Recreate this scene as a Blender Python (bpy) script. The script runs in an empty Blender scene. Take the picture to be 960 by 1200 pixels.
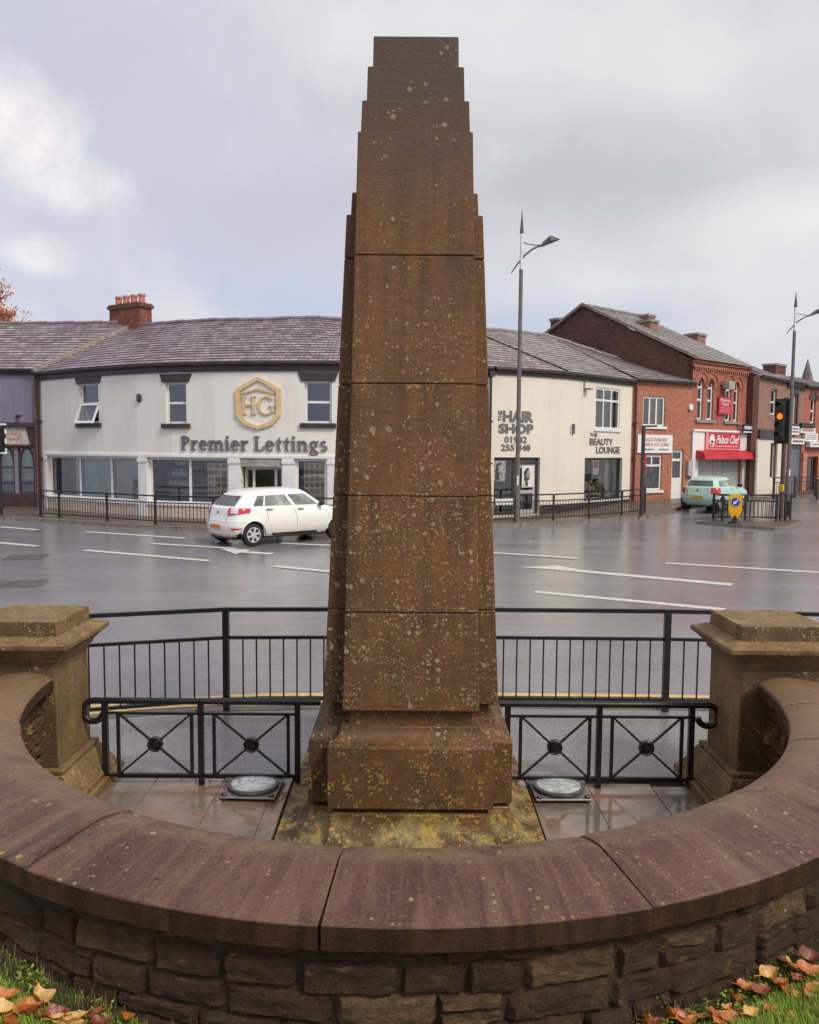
import bpy, bmesh, math, random
from mathutils import Vector, Matrix, noise
random.seed(11)
PI = math.pi
SC = bpy.context.scene
COL = SC.collection
V = Vector
UP = V((0, 0, 1))

# ------------------------------------------------------------------ camera model
FOC = 960.0
PITCH = math.atan(75 / 960)
ROLL = math.radians(0.45)
EYE = V((0, 0, 2.8))
RC = (Matrix.Rotation(PI / 2 - PITCH, 3, 'X') @ Matrix.Rotation(ROLL, 3, 'Z'))

def ray(x, y):
    return RC @ V(((x - 480) / FOC, (600 - y) / FOC, -1.0))
def atz(x, y, z=0.0):
    r = ray(x, y); return EYE + r * ((z - EYE.z) / r.z)
def aty(x, y, Y):
    r = ray(x, y); return EYE + r * (Y / r.y)

def lin(r, g, b):
    f = lambda c: (c / 255 / 12.92) if c / 255 <= 0.04045 else ((c / 255 + 0.055) / 1.055) ** 2.4
    return (f(r), f(g), f(b))

def sm(t):
    t = max(0.0, min(1.0, t)); return t * t * (3 - 2 * t)
def gz(X, Y):
    """height of the street: it climbs a little towards the far right"""
    return 0.42 * sm((Y - 30.0) / 9.0) * sm((X + 3) / 7.0)

# ------------------------------------------------------------------ materials
class NT:
    def __init__(self, name):
        self.m = bpy.data.materials.new(name); self.m.use_nodes = True
        self.t = self.m.node_tree; self.t.nodes.clear()
        self.out = self.n('ShaderNodeOutputMaterial')
    def n(self, typ, ins=None, **props):
        nd = self.t.nodes.new(typ)
        for k, v in props.items(): setattr(nd, k, v)
        for k, v in (ins or {}).items(): self.set(nd.inputs[k], v)
        return nd
    def set(self, sock, v):
        if isinstance(v, bpy.types.NodeSocket): self.t.links.new(v, sock)
        elif isinstance(v, (tuple, list)) and len(v) == 3 and sock.type == 'RGBA': sock.default_value = (*v, 1)
        else: sock.default_value = v
    def coord(self, kind='Object'):
        return self.n('ShaderNodeTexCoord').outputs[kind]
    def mapping(self, vec, scale=(1, 1, 1), loc=(0, 0, 0), rot=(0, 0, 0)):
        return self.n('ShaderNodeMapping', {'Vector': vec, 'Scale': scale, 'Location': loc, 'Rotation': rot}).outputs[0]
    def noise(self, vec, scale, detail=4, rough=0.55, dist=0.0, out='Fac'):
        return self.n('ShaderNodeTexNoise', {'Vector': vec, 'Scale': scale, 'Detail': detail, 'Roughness': rough, 'Distortion': dist}).outputs[out]
    def voro(self, vec, scale, out='Distance', feature='F1', rnd=1.0):
        return self.n('ShaderNodeTexVoronoi', {'Vector': vec, 'Scale': scale, 'Randomness': rnd}, feature=feature).outputs[out]
    def ramp(self, fac, stops, interp='LINEAR'):
        nd = self.n('ShaderNodeValToRGB', {'Fac': fac}); cr = nd.color_ramp; cr.interpolation = interp
        while len(cr.elements) < len(stops): cr.elements.new(0.5)
        for e, (p, c) in zip(cr.elements, stops):
            e.position = p; e.color = (*c, 1) if isinstance(c, (tuple, list)) else (c, c, c, 1)
        return nd.outputs['Color']
    def rng(self, v, a, b, c=0.0, d=1.0):
        return self.n('ShaderNodeMapRange', {'Value': v, 'From Min': a, 'From Max': b, 'To Min': c, 'To Max': d}).outputs[0]
    def math(self, op, a, b=0.0, c=0.0):
        nd = self.n('ShaderNodeMath', operation=op)
        self.set(nd.inputs[0], a); self.set(nd.inputs[1], b); self.set(nd.inputs[2], c)
        return nd.outputs[0]
    def mix(self, fac, a, b, mode='MIX'):
        nd = self.n('ShaderNodeMix', data_type='RGBA', blend_type=mode)
        self.set(nd.inputs[0], fac); self.set(nd.inputs[6], a); self.set(nd.inputs[7], b)
        return nd.outputs[2]
    def sep(self, v):
        nd = self.n('ShaderNodeSeparateXYZ', {0: v}); return nd.outputs
    def comb(self, x, y, z):
        return self.n('ShaderNodeCombineXYZ', {0: x, 1: y, 2: z}).outputs[0]
    def vadd(self, a, b):
        nd = self.n('ShaderNodeVectorMath', operation='ADD'); self.set(nd.inputs[0], a); self.set(nd.inputs[1], b); return nd.outputs[0]
    def vscale(self, a, s):
        nd = self.n('ShaderNodeVectorMath', operation='SCALE'); self.set(nd.inputs[0], a); nd.inputs['Scale'].default_value = s; return nd.outputs[0]
    def bump(self, h, strength=0.3, dist=0.02, normal=None):
        ins = {'Height': h, 'Strength': strength, 'Distance': dist}
        if normal is not None: ins['Normal'] = normal
        return self.n('ShaderNodeBump', ins).outputs[0]
    def pbr(self, color, rough=0.6, normal=None, **kw):
        ins = {'Base Color': color, 'Roughness': rough}
        if normal is not None: ins['Normal'] = normal
        ins.update(kw)
        p = self.n('ShaderNodeBsdfPrincipled', ins)
        self.t.links.new(p.outputs[0], self.out.inputs[0]); return p

MAT = {}
def plain(name, color, rough=0.5, var=0.12, scale=6.0, metallic=0.0, bump=0.05, spec=0.5, coat=0.0, emit=None, dirt=None):
    """painted / plain surface with slight mottling, roughness variation and fine bump"""
    n = NT(name); co = n.coord()
    a = n.noise(co, scale, 5); b = n.noise(co, scale * 7, 3)
    dk = tuple(c * (1 - 2.0 * var) for c in color); lt = tuple(min(1, c * (1 + 1.2 * var)) for c in color)
    col = n.mix(n.rng(a, 0.3, 0.7), dk, lt)
    if dirt: col = n.mix(n.math('MULTIPLY', n.rng(n.noise(co, scale * 0.6, 6, 0.7), 0.45, 0.75), dirt[1]), col, dirt[0])
    kw = {'Metallic': metallic, 'Specular IOR Level': spec, 'Coat Weight': coat, 'Coat Roughness': 0.05}
    if emit: kw['Emission Color'] = (*emit[0], 1); kw['Emission Strength'] = emit[1]
    n.pbr(col, n.rng(b, 0.2, 0.8, max(0.03, rough - 0.12), min(1, rough + 0.12)), n.bump(b, bump, 0.01) if bump else None, **kw)
    MAT[name] = n.m; return n.m

def spots2d(n, vec, scale, prob, rmin, rmax, seed=0.0, power=2.0):
    """round lichen discs on a face: flat cells so every disc is whole"""
    v = n.n('ShaderNodeTexVoronoi', {'Vector': n.vadd(vec, (seed, seed * 0.61, 0)), 'Scale': scale}, voronoi_dimensions='2D', feature='F1')
    cr = n.n('ShaderNodeSeparateColor', {0: v.outputs['Color']}).outputs
    rad = n.math('ADD', n.math('MULTIPLY', n.math('POWER', cr[1], power), rmax - rmin), rmin)
    return n.math('MULTIPLY', n.math('LESS_THAN', cr[0], prob), n.math('LESS_THAN', v.outputs['Distance'], rad))

def face_uv(n, co):
    """(along, up) on upright faces, (x, y) on level ones"""
    x, y, z = n.sep(co); nz = n.math('ABSOLUTE', n.sep(n.n('ShaderNodeNewGeometry').outputs['True Normal'])[2]); lev = n.math('GREATER_THAN', nz, 0.45)
    a = n.comb(n.math('ADD', x, n.math('MULTIPLY', y, 0.93)), z, 0.0); b = n.comb(x, y, 0.0)
    mx = n.n('ShaderNodeMix', data_type='VECTOR'); n.set(mx.inputs[0], lev); n.set(mx.inputs[4], a); n.set(mx.inputs[5], b); return mx.outputs[1]

def sandstone():
    """brown memorial stone: streaks, greyer towards the top, pale lichen discs and ochre lichen low down"""
    n = NT('memorial_sandstone'); co = n.coord(); x, y, z = n.sep(co)
    big = n.noise(co, 1.6, 5, 0.6); fine = n.noise(co, 42, 5, 0.7); grain = n.noise(n.mapping(co, (1, 1, 9)), 9, 5, 0.65)
    col = n.ramp(big, [(0.30, lin(96, 64, 36)), (0.48, lin(122, 82, 46)), (0.60, lin(132, 90, 51)), (0.74, lin(124, 77, 48))])
    col = n.mix(n.rng(grain, 0.40, 0.70, 0, 0.65), col, lin(82, 56, 33))
    streak = n.noise(n.mapping(co, (7, 7, 0.5)), 1.6, 6, 0.65)
    col = n.mix(n.rng(streak, 0.50, 0.72, 0, 0.50), col, lin(68, 48, 29))
    col = n.mix(n.rng(n.noise(co, 2.6, 4), 0.54, 0.68, 0, 0.5), col, lin(132, 80, 55))
    col = n.mix(n.rng(fine, 0.42, 0.70, 0, 0.50), col, lin(58, 40, 24))
    topm = n.math('MULTIPLY', n.rng(z, 4.2, 5.2), n.rng(big, 0.25, 0.6, 0.8, 1))
    col = n.mix(n.math('MULTIPLY', topm, 0.9), col, lin(76, 63, 60))
    lowm = n.math('MULTIPLY', n.rng(z, 1.9, 0.7), n.rng(n.noise(co, 3.3, 6, 0.7), 0.40, 0.62))
    col = n.mix(n.math('MULTIPLY', lowm, 0.75), col, lin(66, 54, 28))
    # left-hand returns: dark algae stain, with the front panel's shade painted in
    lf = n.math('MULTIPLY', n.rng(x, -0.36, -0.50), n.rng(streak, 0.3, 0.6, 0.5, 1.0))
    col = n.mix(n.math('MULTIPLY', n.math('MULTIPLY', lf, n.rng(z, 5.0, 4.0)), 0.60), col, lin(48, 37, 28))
    # drips below the open joints
    for zj in (1.59, 2.39, 3.155, 4.02):
        dr = n.math('MULTIPLY', n.rng(z, zj - 0.55, zj + 0.05), n.math('LESS_THAN', z, zj))
        col = n.mix(n.math('MULTIPLY', n.math('MULTIPLY', dr, n.rng(streak, 0.42, 0.60)), 0.40), col, lin(50, 36, 24))
    warp = n.noise(co, 30, 3, out='Color'); flat = face_uv(n, co)
    flat = n.vadd(n.vadd(flat, n.vscale(warp, 0.022)), n.vscale(n.noise(co, 9, 2, out='Color'), 0.03))
    clus = n.rng(n.noise(co, 2.8, 5, 0.7), 0.42, 0.64, 0.0, 1.5)
    cl2 = n.rng(n.noise(n.mapping(co, (3.5, 3.5, 0.9)), 1.3, 3, 0.6), 0.40, 0.62, 0.1, 1.4)
    for sc_, lo, hi, r0, r1, tint, sd, cl in ((16, 0.06, 0.40, 0.08, 0.27, lin(166, 150, 114), 3.1, cl2), (30, 0.03, 0.38, 0.10, 0.42, lin(150, 132, 92), 7.7, clus), (52, 0.02, 0.42, 0.12, 0.40, lin(170, 154, 116), 2.2, clus), (9, 0.03, 0.16, 0.08, 0.20, lin(152, 140, 108), 1.3, cl2), (34, 0.0, 0.14, 0.12, 0.4, lin(150, 124, 62), 9.3, clus)):
        m = spots2d(n, flat, sc_, n.math('MULTIPLY', n.math('MULTIPLY', n.rng(z, 4.3, 0.9, lo, hi), n.rng(z, 0.92, 1.02, 0.45, 1.15)), cl), r0, r1, sd)
        col = n.mix(n.math('MULTIPLY', m, n.rng(fine, 0.3, 0.65, 0.35, 0.85)), col, tint)
    # ochre lichen on the die and foot
    yl2 = n.noise(co, 6, 6, 0.75)
    ym = n.math('MULTIPLY', spots2d(n, flat, 40, n.rng(yl2, 0.50, 0.76), 0.2, 0.58, 4.4, 1.0), n.rng(z, 0.85, 0.45))
    col = n.mix(n.math('MULTIPLY', ym, 0.80), col, lin(172, 134, 44))
    ft = n.math('MULTIPLY', n.rng(z, 0.30, 0.12), n.rng(n.noise(co, 4.0, 6, 0.72), 0.44, 0.60))
    col = n.mix(n.math('MULTIPLY', ft, n.rng(fine, 0.3, 0.65, 0.95, 0.5)), col, lin(168, 148, 98))
    yy = n.math('MULTIPLY', n.rng(z, 0.32, 0.18), n.math('LESS_THAN', n.noise(co, 26, 5, 0.75), n.rng(n.noise(co, 4.5, 4, 0.7), 0.45, 0.66, 0.30, 0.56)))
    col = n.mix(n.math('MULTIPLY', yy, 0.8), col, lin(182, 148, 52))
    h = n.math('ADD', n.math('MULTIPLY', fine, 0.6), n.math('ADD', n.math('MULTIPLY', n.noise(co, 100, 2), 0.4), n.math('MULTIPLY', grain, 0.3)))
    n.pbr(col, n.rng(big, 0.3, 0.7, 0.5, 0.8), n.bump(h, 0.7, 0.007), **{'Specular IOR Level': 0.4})
    return n.m

def coping_stone_mat():
    n = NT('coping_purple_stone'); co = n.coord(); xyz = n.sep(co)
    ang = n.math('ARCTAN2', xyz[1], xyz[0]); rad = n.math('SQRT', n.math('ADD', n.math('MULTIPLY', xyz[0], xyz[0]), n.math('MULTIPLY', xyz[1], xyz[1])))
    pol = n.comb(n.math('MULTIPLY', ang, 3.0), n.math('MULTIPLY', rad, 0.55), xyz[2])
    st = n.noise(n.mapping(pol, (5, 1.2, 1)), 2.0, 6, 0.65, 0.6); big = n.noise(co, 1.4, 5, 0.6); fine = n.noise(co, 55, 4, 0.65)
    rnd = n.n('ShaderNodeObjectInfo').outputs['Random']
    col = n.ramp(big, [(0.3, lin(76, 46, 40)), (0.5, lin(94, 58, 50)), (0.7, lin(108, 72, 58))])
    col = n.mix(n.math('MULTIPLY', rnd, 0.45), col, n.mix(n.rng(big, 0.4, 0.6), lin(84, 48, 42), lin(112, 84, 62)))
    col = n.mix(n.rng(st, 0.45, 0.72, 0, 0.7), col, lin(148, 112, 84))
    col = n.mix(n.rng(n.noise(n.mapping(pol, (9, 1, 1)), 2.6, 5, 0.6), 0.5, 0.75, 0, 0.5), col, lin(70, 47, 43))
    # greyer, drier weathering where the ring runs towards the piers
    col = n.mix(n.math('MULTIPLY', n.rng(xyz[1], -2.35, -1.0), 0.85), col, lin(140, 108, 78))
    # pale crust along the inner edge
    crust = n.math('MULTIPLY', n.rng(rad, 2.84, 2.76), n.rng(n.noise(co, 6, 6, 0.7), 0.34, 0.60))
    col = n.mix(n.math('MULTIPLY', crust, 0.75), col, lin(140, 112, 82))
    fl = n.vadd(n.comb(xyz[0], xyz[1], 0.0), n.vscale(n.noise(co, 30, 3, out='Color'), 0.012))
    clus = n.rng(n.noise(co, 1.8, 4, 0.7), 0.42, 0.68, 0.0, 1.0)
    clus = n.math('MULTIPLY', clus, n.math('GREATER_THAN', xyz[2], 1.076))
    for sc_, pr, r0, r1, tint, sd in ((14, 0.12, 0.06, 0.20, lin(176, 156, 118), 2.0), (40, 0.24, 0.10, 0.36, lin(160, 136, 100), 5.0), (26, 0.16, 0.08, 0.30, lin(58, 40, 36), 8.0), (22, 0.06, 0.10, 0.30, lin(186, 150, 60), 1.0)):
        col = n.mix(n.math('MULTIPLY', spots2d(n, fl, sc_, n.math('MULTIPLY', clus, pr), r0, r1, sd), 0.75), col, tint)
    col = n.mix(n.rng(n.noise(co, 120, 4, 0.7), 0.42, 0.66, 0, 0.42), col, lin(60, 42, 40))
    col = n.mix(n.rng(fine, 0.50, 0.72, 0, 0.40), col, lin(138, 108, 92))
    pit = n.voro(n.vadd(co, n.vscale(n.noise(co, 14, 3, out='Color'), 0.06)), 9, feature='DISTANCE_TO_EDGE')
    col = n.mix(n.math('MULTIPLY', n.math('LESS_THAN', pit, 0.012), n.rng(n.noise(co, 2.7, 4), 0.55, 0.62, 0, 0.55)), col, lin(58, 40, 36))
    col = n.mix(n.math('MULTIPLY', n.rng(xyz[2], 1.080, 1.068), 0.94), col, n.mix(n.rng(st, 0.35, 0.65), lin(38, 23, 16), lin(70, 44, 31)))  # fascia below the arris: its shade is put into the stone colour
    n.pbr(col, n.rng(n.noise(co, 3, 4), 0.3, 0.7, 0.30, 0.55), n.bump(n.math('ADD', n.noise(co, 90, 5, 0.7), n.math('ADD', fine, n.math('MULTIPLY', st, 0.6))), 0.65, 0.007), **{'Specular IOR Level': 0.32})
    return n.m

def rubble_mat(name, tint=1.0):
    n = NT(name); co = n.coord()
    rnd = n.n('ShaderNodeNewGeometry').outputs['Random Per Island']
    fine = n.noise(co, 30, 6, 0.7); big = n.noise(co, 5, 5, 0.6, 0.5)
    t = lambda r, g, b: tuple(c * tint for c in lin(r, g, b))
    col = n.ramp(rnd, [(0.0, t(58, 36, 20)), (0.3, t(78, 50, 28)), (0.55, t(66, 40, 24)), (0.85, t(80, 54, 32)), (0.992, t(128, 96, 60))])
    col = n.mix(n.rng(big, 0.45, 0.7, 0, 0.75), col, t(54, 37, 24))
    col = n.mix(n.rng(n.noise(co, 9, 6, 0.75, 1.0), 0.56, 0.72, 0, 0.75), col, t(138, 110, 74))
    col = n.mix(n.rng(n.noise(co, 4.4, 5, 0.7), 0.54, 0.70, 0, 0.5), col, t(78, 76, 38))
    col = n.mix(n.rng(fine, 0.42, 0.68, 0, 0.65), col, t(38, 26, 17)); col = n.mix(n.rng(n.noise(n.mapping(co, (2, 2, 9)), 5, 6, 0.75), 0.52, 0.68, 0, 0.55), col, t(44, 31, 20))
    v = n.n('ShaderNodeTexVoronoi', {'Vector': co, 'Scale': 14.0}, feature='F1')
    cr = n.n('ShaderNodeSeparateColor', {0: v.outputs['Color']}).outputs
    sp = n.math('MULTIPLY', n.math('LESS_THAN', cr[0], 0.10), n.math('LESS_THAN', v.outputs['Distance'], n.math('MULTIPLY', cr[1], 0.16)))
    col = n.mix(n.math('MULTIPLY', sp, 0.8), col, lin(186, 172, 140))
    n.pbr(col, n.rng(big, 0.3, 0.7, 0.45, 0.8), n.bump(n.math('ADD', fine, n.math('ADD', n.noise(n.mapping(co, (1, 1, 3)), 12, 6, 0.75), n.math('MULTIPLY', big, 1.2))), 1.0, 0.025))
    return n.m

def pier_stone():
    n = NT('buff_pier_stone'); co = n.coord()
    big = n.noise(co, 2.2, 5, 0.6); fine = n.noise(co, 40, 5, 0.65); st = n.noise(n.mapping(co, (1, 1, 8)), 6, 4, 0.6, 0.4)
    col = n.ramp(big, [(0.3, lin(104, 80, 53)), (0.5, lin(138, 109, 73)), (0.68, lin(164, 134, 90))])
    col = n.mix(n.rng(st, 0.45, 0.75, 0, 0.6), col, lin(112, 82, 46))
    col = n.mix(n.rng(n.noise(n.mapping(co, (6, 6, 0.6)), 2, 5, 0.65), 0.52, 0.72, 0, 0.75), col, lin(70, 54, 34))
    col = n.mix(n.rng(n.noise(co, 5, 5, 0.7), 0.55, 0.72, 0, 0.35), col, lin(116, 98, 60))
    X = n.sep(co); geo = n.n('ShaderNodeNewGeometry').outputs['True Normal']; ny = n.sep(geo)[1]
    # the faces towards the bank never dry out and are stained brown black
    damp = n.math('MULTIPLY', n.rng(ny, -0.5, -0.9), n.rng(n.noise(n.mapping(co, (2, 2, 0.8)), 2.2, 5, 0.7), 0.30, 0.52))
    col = n.mix(n.math('MULTIPLY', damp, 0.72), col, lin(72, 54, 36))
    flat = n.vadd(face_uv(n, co), n.vscale(n.noise(co, 26, 3, out='Color'), 0.02))
    clus = n.rng(n.noise(co, 4, 4, 0.65), 0.42, 0.66, 0.0, 1.0)
    for sc_, pr, r0, r1, tint in ((20, 0.26, 0.1, 0.34, lin(186, 168, 122)), (44, 0.45, 0.14, 0.40, lin(176, 158, 112)), (28, 0.4, 0.1, 0.4, lin(84, 66, 42))):
        col = n.mix(n.math('MULTIPLY', spots2d(n, flat, sc_, n.math('MULTIPLY', clus, pr), r0, r1, sc_ * 0.37), 0.6), col, tint)
    col = n.mix(n.rng(fine, 0.45, 0.8, 0, 0.4), col, lin(84, 64, 38))
    n.pbr(col, 0.68, n.bump(n.math('ADD', fine, n.noise(co, 110, 3, 0.7)), 0.7, 0.008), **{'Specular IOR Level': 0.35})
    return n.m

def asphalt(name, base, rlo=0.16, rhi=0.5, patch=True, spec=0.6, grit_amt=1.0):
    n = NT(name); co = n.coord('Object')
    grit = n.noise(co, 70, 3, 0.7); chip = n.n('ShaderNodeTexVoronoi', {'Vector': co, 'Scale': 85.0}, voronoi_dimensions='2D', feature='F1')
    cv = n.n('ShaderNodeSeparateColor', {0: chip.outputs['Color']}).outputs[0]
    big = n.noise(co, 0.22, 5, 0.6); mid = n.noise(co, 1.1, 6, 0.7, 0.4)
    lane = n.noise(n.mapping(co, (0.10, 0.55, 1), rot=(0, 0, 0.12)), 1.0, 6, 0.65)
    dk = tuple(c * (1 - 0.45 * grit_amt) for c in base); lt = tuple(c * (1 + 0.55 * grit_amt) for c in base)
    col = n.mix(n.rng(grit, 0.35, 0.65), dk, lt)
    col = n.mix(n.math('MULTIPLY', n.rng(cv, 0.55, 1.0), 0.55 * grit_amt), col, tuple(c * 2.1 for c in base))
    col = n.mix(n.rng(mid, 0.40, 0.62, 0, 0.4), col, tuple(c * 0.78 for c in base))
    if patch:
        col = n.mix(n.rng(lane, 0.5, 0.62, 0, 0.5), col, tuple(c * 1.35 for c in base))
        col = n.mix(n.rng(n.noise(n.mapping(co, (0.05, 0.9, 1), rot=(0, 0, 0.12)), 1.3, 4, 0.6), 0.56, 0.66, 0, 0.30), col, tuple(c * 0.6 for c in base))
    w = n.math('ADD', n.math('MULTIPLY', lane, 0.6), n.math('MULTIPLY', mid, 0.4))
    rough = n.math('ADD', n.rng(w, 0.38, 0.62, rlo, rhi), n.rng(grit, 0.3, 0.7, -0.04, 0.06))
    n.pbr(col, rough, n.bump(n.math('ADD', grit, n.math('MULTIPLY', chip.outputs['Distance'], 0.5)), 0.18, 0.006), **{'Specular IOR Level': spec})
    return n.m

def flags_mat():
    n = NT('wet_sandstone_flags'); co = n.coord()
    rnd = n.n('ShaderNodeNewGeometry').outputs['Random Per Island']
    big = n.noise(co, 1.6, 5, 0.6, 0.6); fine = n.noise(co, 45, 4, 0.65)
    col = n.ramp(rnd, [(0.0, lin(128, 108, 94)), (0.35, lin(118, 108, 92)), (0.65, lin(146, 114, 98)), (0.9, lin(112, 104, 90))])
    col = n.mix(n.rng(big, 0.46, 0.62, 0, 0.75), col, lin(164, 118, 98))
    col = n.mix(n.rng(n.noise(co, 3.5, 5, 0.7), 0.5, 0.7, 0, 0.7), col, lin(84, 76, 58))
    col = n.mix(n.rng(fine, 0.5, 0.8, 0, 0.4), col, lin(64, 54, 44))
    w = n.noise(co, 1.1, 4, 0.6, 0.5)
    n.pbr(col, n.rng(w, 0.38, 0.62, 0.03, 0.30), n.bump(fine, n.rng(w, 0.4, 0.6, 0.02, 0.2), 0.006), **{'Specular IOR Level': 0.8})
    return n.m

def render_mat(name, base, stain, amount=0.5):
    """painted render wall with rain streaks and a rusty wash"""
    n = NT(name); co = n.coord()
    z = n.sep(co)[2]
    big = n.noise(co, 0.5, 5, 0.6); st = n.noise(n.mapping(co, (2.4, 2.4, 0.22)), 1.2, 6, 0.65); fine = n.noise(co, 30, 4, 0.6)
    col = n.mix(n.rng(big, 0.35, 0.65), tuple(c * 0.93 for c in base), base)
    col = n.mix(n.rng(st, 0.48, 0.75, 0, amount), col, stain)
    col = n.mix(n.math('MULTIPLY', n.rng(n.noise(co, 1.6, 6, 0.7), 0.55, 0.72), amount * 0.6), col, tuple(c * 0.82 for c in stain))
    col = n.mix(n.math('MULTIPLY', n.rng(z, 0.9, 0.2), n.rng(n.noise(co, 2.4, 5), 0.35, 0.6, 0.1, 0.45)), col, tuple(c * 0.55 for c in stain))
    n.pbr(col, 0.75, n.bump(fine, 0.25, 0.01), **{'Specular IOR Level': 0.3})
    return n.m

def brick_mat(name, c1, c2, mortar, soot=0.3, uv=True, sx=1.0):
    n = NT(name); vec = n.coord('UV')
    br = n.n('ShaderNodeTexBrick', {'Vector': vec, 'Color1': c1, 'Color2': c2, 'Mortar': mortar, 'Scale': 1.0, 'Mortar Size': 0.009, 'Mortar Smooth': 0.2, 'Bias': -0.1, 'Brick Width': 0.225 * sx, 'Row Height': 0.075 * sx})
    big = n.noise(vec, 0.7, 6, 0.7); fine = n.noise(vec, 16, 4, 0.7)
    col = n.mix(n.rng(big, 0.42, 0.68, 0, soot), br.outputs['Color'], tuple(c * 0.45 for c in c2))
    col = n.mix(n.rng(fine, 0.5, 0.8, 0, 0.5), col, tuple(min(1, c * 1.7) for c in c1))
    col = n.mix(n.rng(n.noise(vec, 7, 3), 0.52, 0.7, 0, 0.45), col, tuple(c * 0.55 for c in c2))
    h = n.math('SUBTRACT', fine, n.math('MULTIPLY', br.outputs['Fac'], 1.5))
    n.pbr(col, 0.82, n.bump(h, 0.5, 0.01), **{'Specular IOR Level': 0.25})
    return n.m

def slate_mat(name, c1, c2, wear):
    n = NT(name); vec = n.vadd(n.coord('UV'), n.vscale(n.noise(n.coord('UV'), 1.7, 2, out='Color'), 0.05))
    br = n.n('ShaderNodeTexBrick', {'Vector': vec, 'Color1': (0, 0, 0), 'Color2': (1, 1, 1), 'Mortar': (0, 0, 0), 'Scale': 1.0, 'Mortar Size': 0.016, 'Mortar Smooth': 0.3, 'Brick Width': 0.36, 'Row Height': 0.30})
    big = n.noise(vec, 0.35, 5, 0.65); fine = n.noise(vec, 9, 5, 0.7)
    col = n.mix(br.outputs['Color'], c1, c2)
    col = n.mix(n.rng(big, 0.42, 0.66, 0, 0.55), col, wear)
    col = n.mix(n.rng(fine, 0.50, 0.74, 0, 0.6), col, tuple(c * 1.7 for c in wear))
    col = n.mix(n.rng(n.noise(vec, 3.1, 4, 0.7), 0.52, 0.66, 0, 0.55), col, tuple(c * 0.45 for c in c1))
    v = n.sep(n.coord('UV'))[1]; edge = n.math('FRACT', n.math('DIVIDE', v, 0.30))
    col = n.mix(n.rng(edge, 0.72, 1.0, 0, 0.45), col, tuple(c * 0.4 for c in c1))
    col = n.mix(n.math('MULTIPLY', br.outputs['Fac'], 0.8), col, (0.014, 0.012, 0.013))
    n.pbr(col, n.rng(fine, 0.3, 0.7, 0.30, 0.6), n.bump(n.math('SUBTRACT', fine, n.math('MULTIPLY', br.outputs['Fac'], 2.0)), 0.5, 0.02))
    return n.m

def glass_mat(name, tint=(0.86, 0.9, 0.88), base=0.10):
    n = NT(name)
    tr = n.n('ShaderNodeBsdfTransparent', {'Color': tint}); gl = n.n('ShaderNodeBsdfGlossy', {'Color': (0.95, 0.97, 1.0), 'Roughness': 0.03})
    fr = n.n('ShaderNodeFresnel', {'IOR': 1.5}).outputs[0]
    mx = n.n('ShaderNodeMixShader', {0: n.math('ADD', fr, base), 1: tr.outputs[0], 2: gl.outputs[0]})
    n.t.links.new(mx.outputs[0], n.out.inputs[0]); return n.m

def paint_mat(name, color, dirt):
    n = NT(name); co = n.coord(); z = n.sep(co)[2]
    f = n.noise(co, 3, 5, 0.65)
    col = n.mix(n.math('MULTIPLY', n.rng(z, 0.75, 0.22), n.rng(f, 0.3, 0.7, 0.35, 0.95)), color, dirt)
    n.pbr(col, 0.28, n.bump(n.noise(co, 60, 2), 0.02, 0.002), **{'Coat Weight': 0.8, 'Coat Roughness': 0.06})
    return n.m

M = {}
M['sandstone'] = sandstone(); M['coping'] = coping_stone_mat(); M['rubble'] = rubble_mat('dark_rubble_stone'); M['pier'] = pier_stone()  # rubble: dark wet stone, tones lowered further to carry the outer face's shade
M['rubble_in'] = rubble_mat('inner_rubble_stone', 2.6)
M['asphalt'] = asphalt('wet_asphalt', (0.185, 0.180, 0.186), 0.11, 0.25, True, 1.0); M['footway'] = asphalt('footway_asphalt', (0.185, 0.177, 0.174), 0.16, 0.42, False, 0.8, 1.3)
M['farpave'] = asphalt('wet_far_pavement', (0.115, 0.086, 0.070), 0.2, 0.5, False)
M['flags'] = flags_mat()
M['white_render'] = render_mat('white_render', (0.82, 0.78, 0.725), (0.62, 0.55, 0.47), 0.30)
M['cream_render'] = render_mat('cream_render', (0.80, 0.735, 0.620), (0.62, 0.53, 0.41), 0.34)
M['grey_render'] = render_mat('grey_blue_render', lin(128, 124, 140), lin(96, 86, 88), 0.6)
M['pale_render'] = render_mat('pale_render', lin(226, 218, 204), lin(186, 172, 150), 0.4)
M['brick_red'] = brick_mat('red_brick', lin(186, 112, 84), lin(154, 86, 66), lin(176, 148, 130), 0.28)
M['brick_red2'] = brick_mat('bright_red_brick', lin(188, 112, 94), lin(160, 90, 76), lin(160, 122, 108), 0.25)
M['brick_dark'] = brick_mat('soot_dark_brick', lin(120, 86, 76), lin(96, 68, 60), lin(96, 76, 70), 0.4)
M['brick_brown'] = brick_mat('brown_brick', lin(164, 124, 108), lin(140, 104, 92), lin(150, 126, 114), 0.3)
M['brick_chimney'] = brick_mat('patchy_chimney_brick', lin(158, 94, 76), lin(104, 62, 52), lin(116, 96, 86), 0.7)
M['brick_white'] = brick_mat('painted_pink_white_brick', lin(226, 205, 192), lin(214, 190, 178), lin(178, 156, 146), 0.15)
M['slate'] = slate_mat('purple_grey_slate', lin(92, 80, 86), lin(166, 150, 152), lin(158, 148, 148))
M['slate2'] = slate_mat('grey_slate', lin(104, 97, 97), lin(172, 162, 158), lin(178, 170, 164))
M['glass'] = glass_mat('window_glass', (0.9, 0.93, 0.92), 0.12); M['shop_glass'] = glass_mat('shop_glass', (0.97, 0.98, 0.97), 0.09)
plain('black_iron', (0.012, 0.012, 0.013), 0.32, 0.2, 9, bump=0.12)
plain('guard_black', (0.014, 0.014, 0.015), 0.40, 0.2, 7, bump=0.1)
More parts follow.
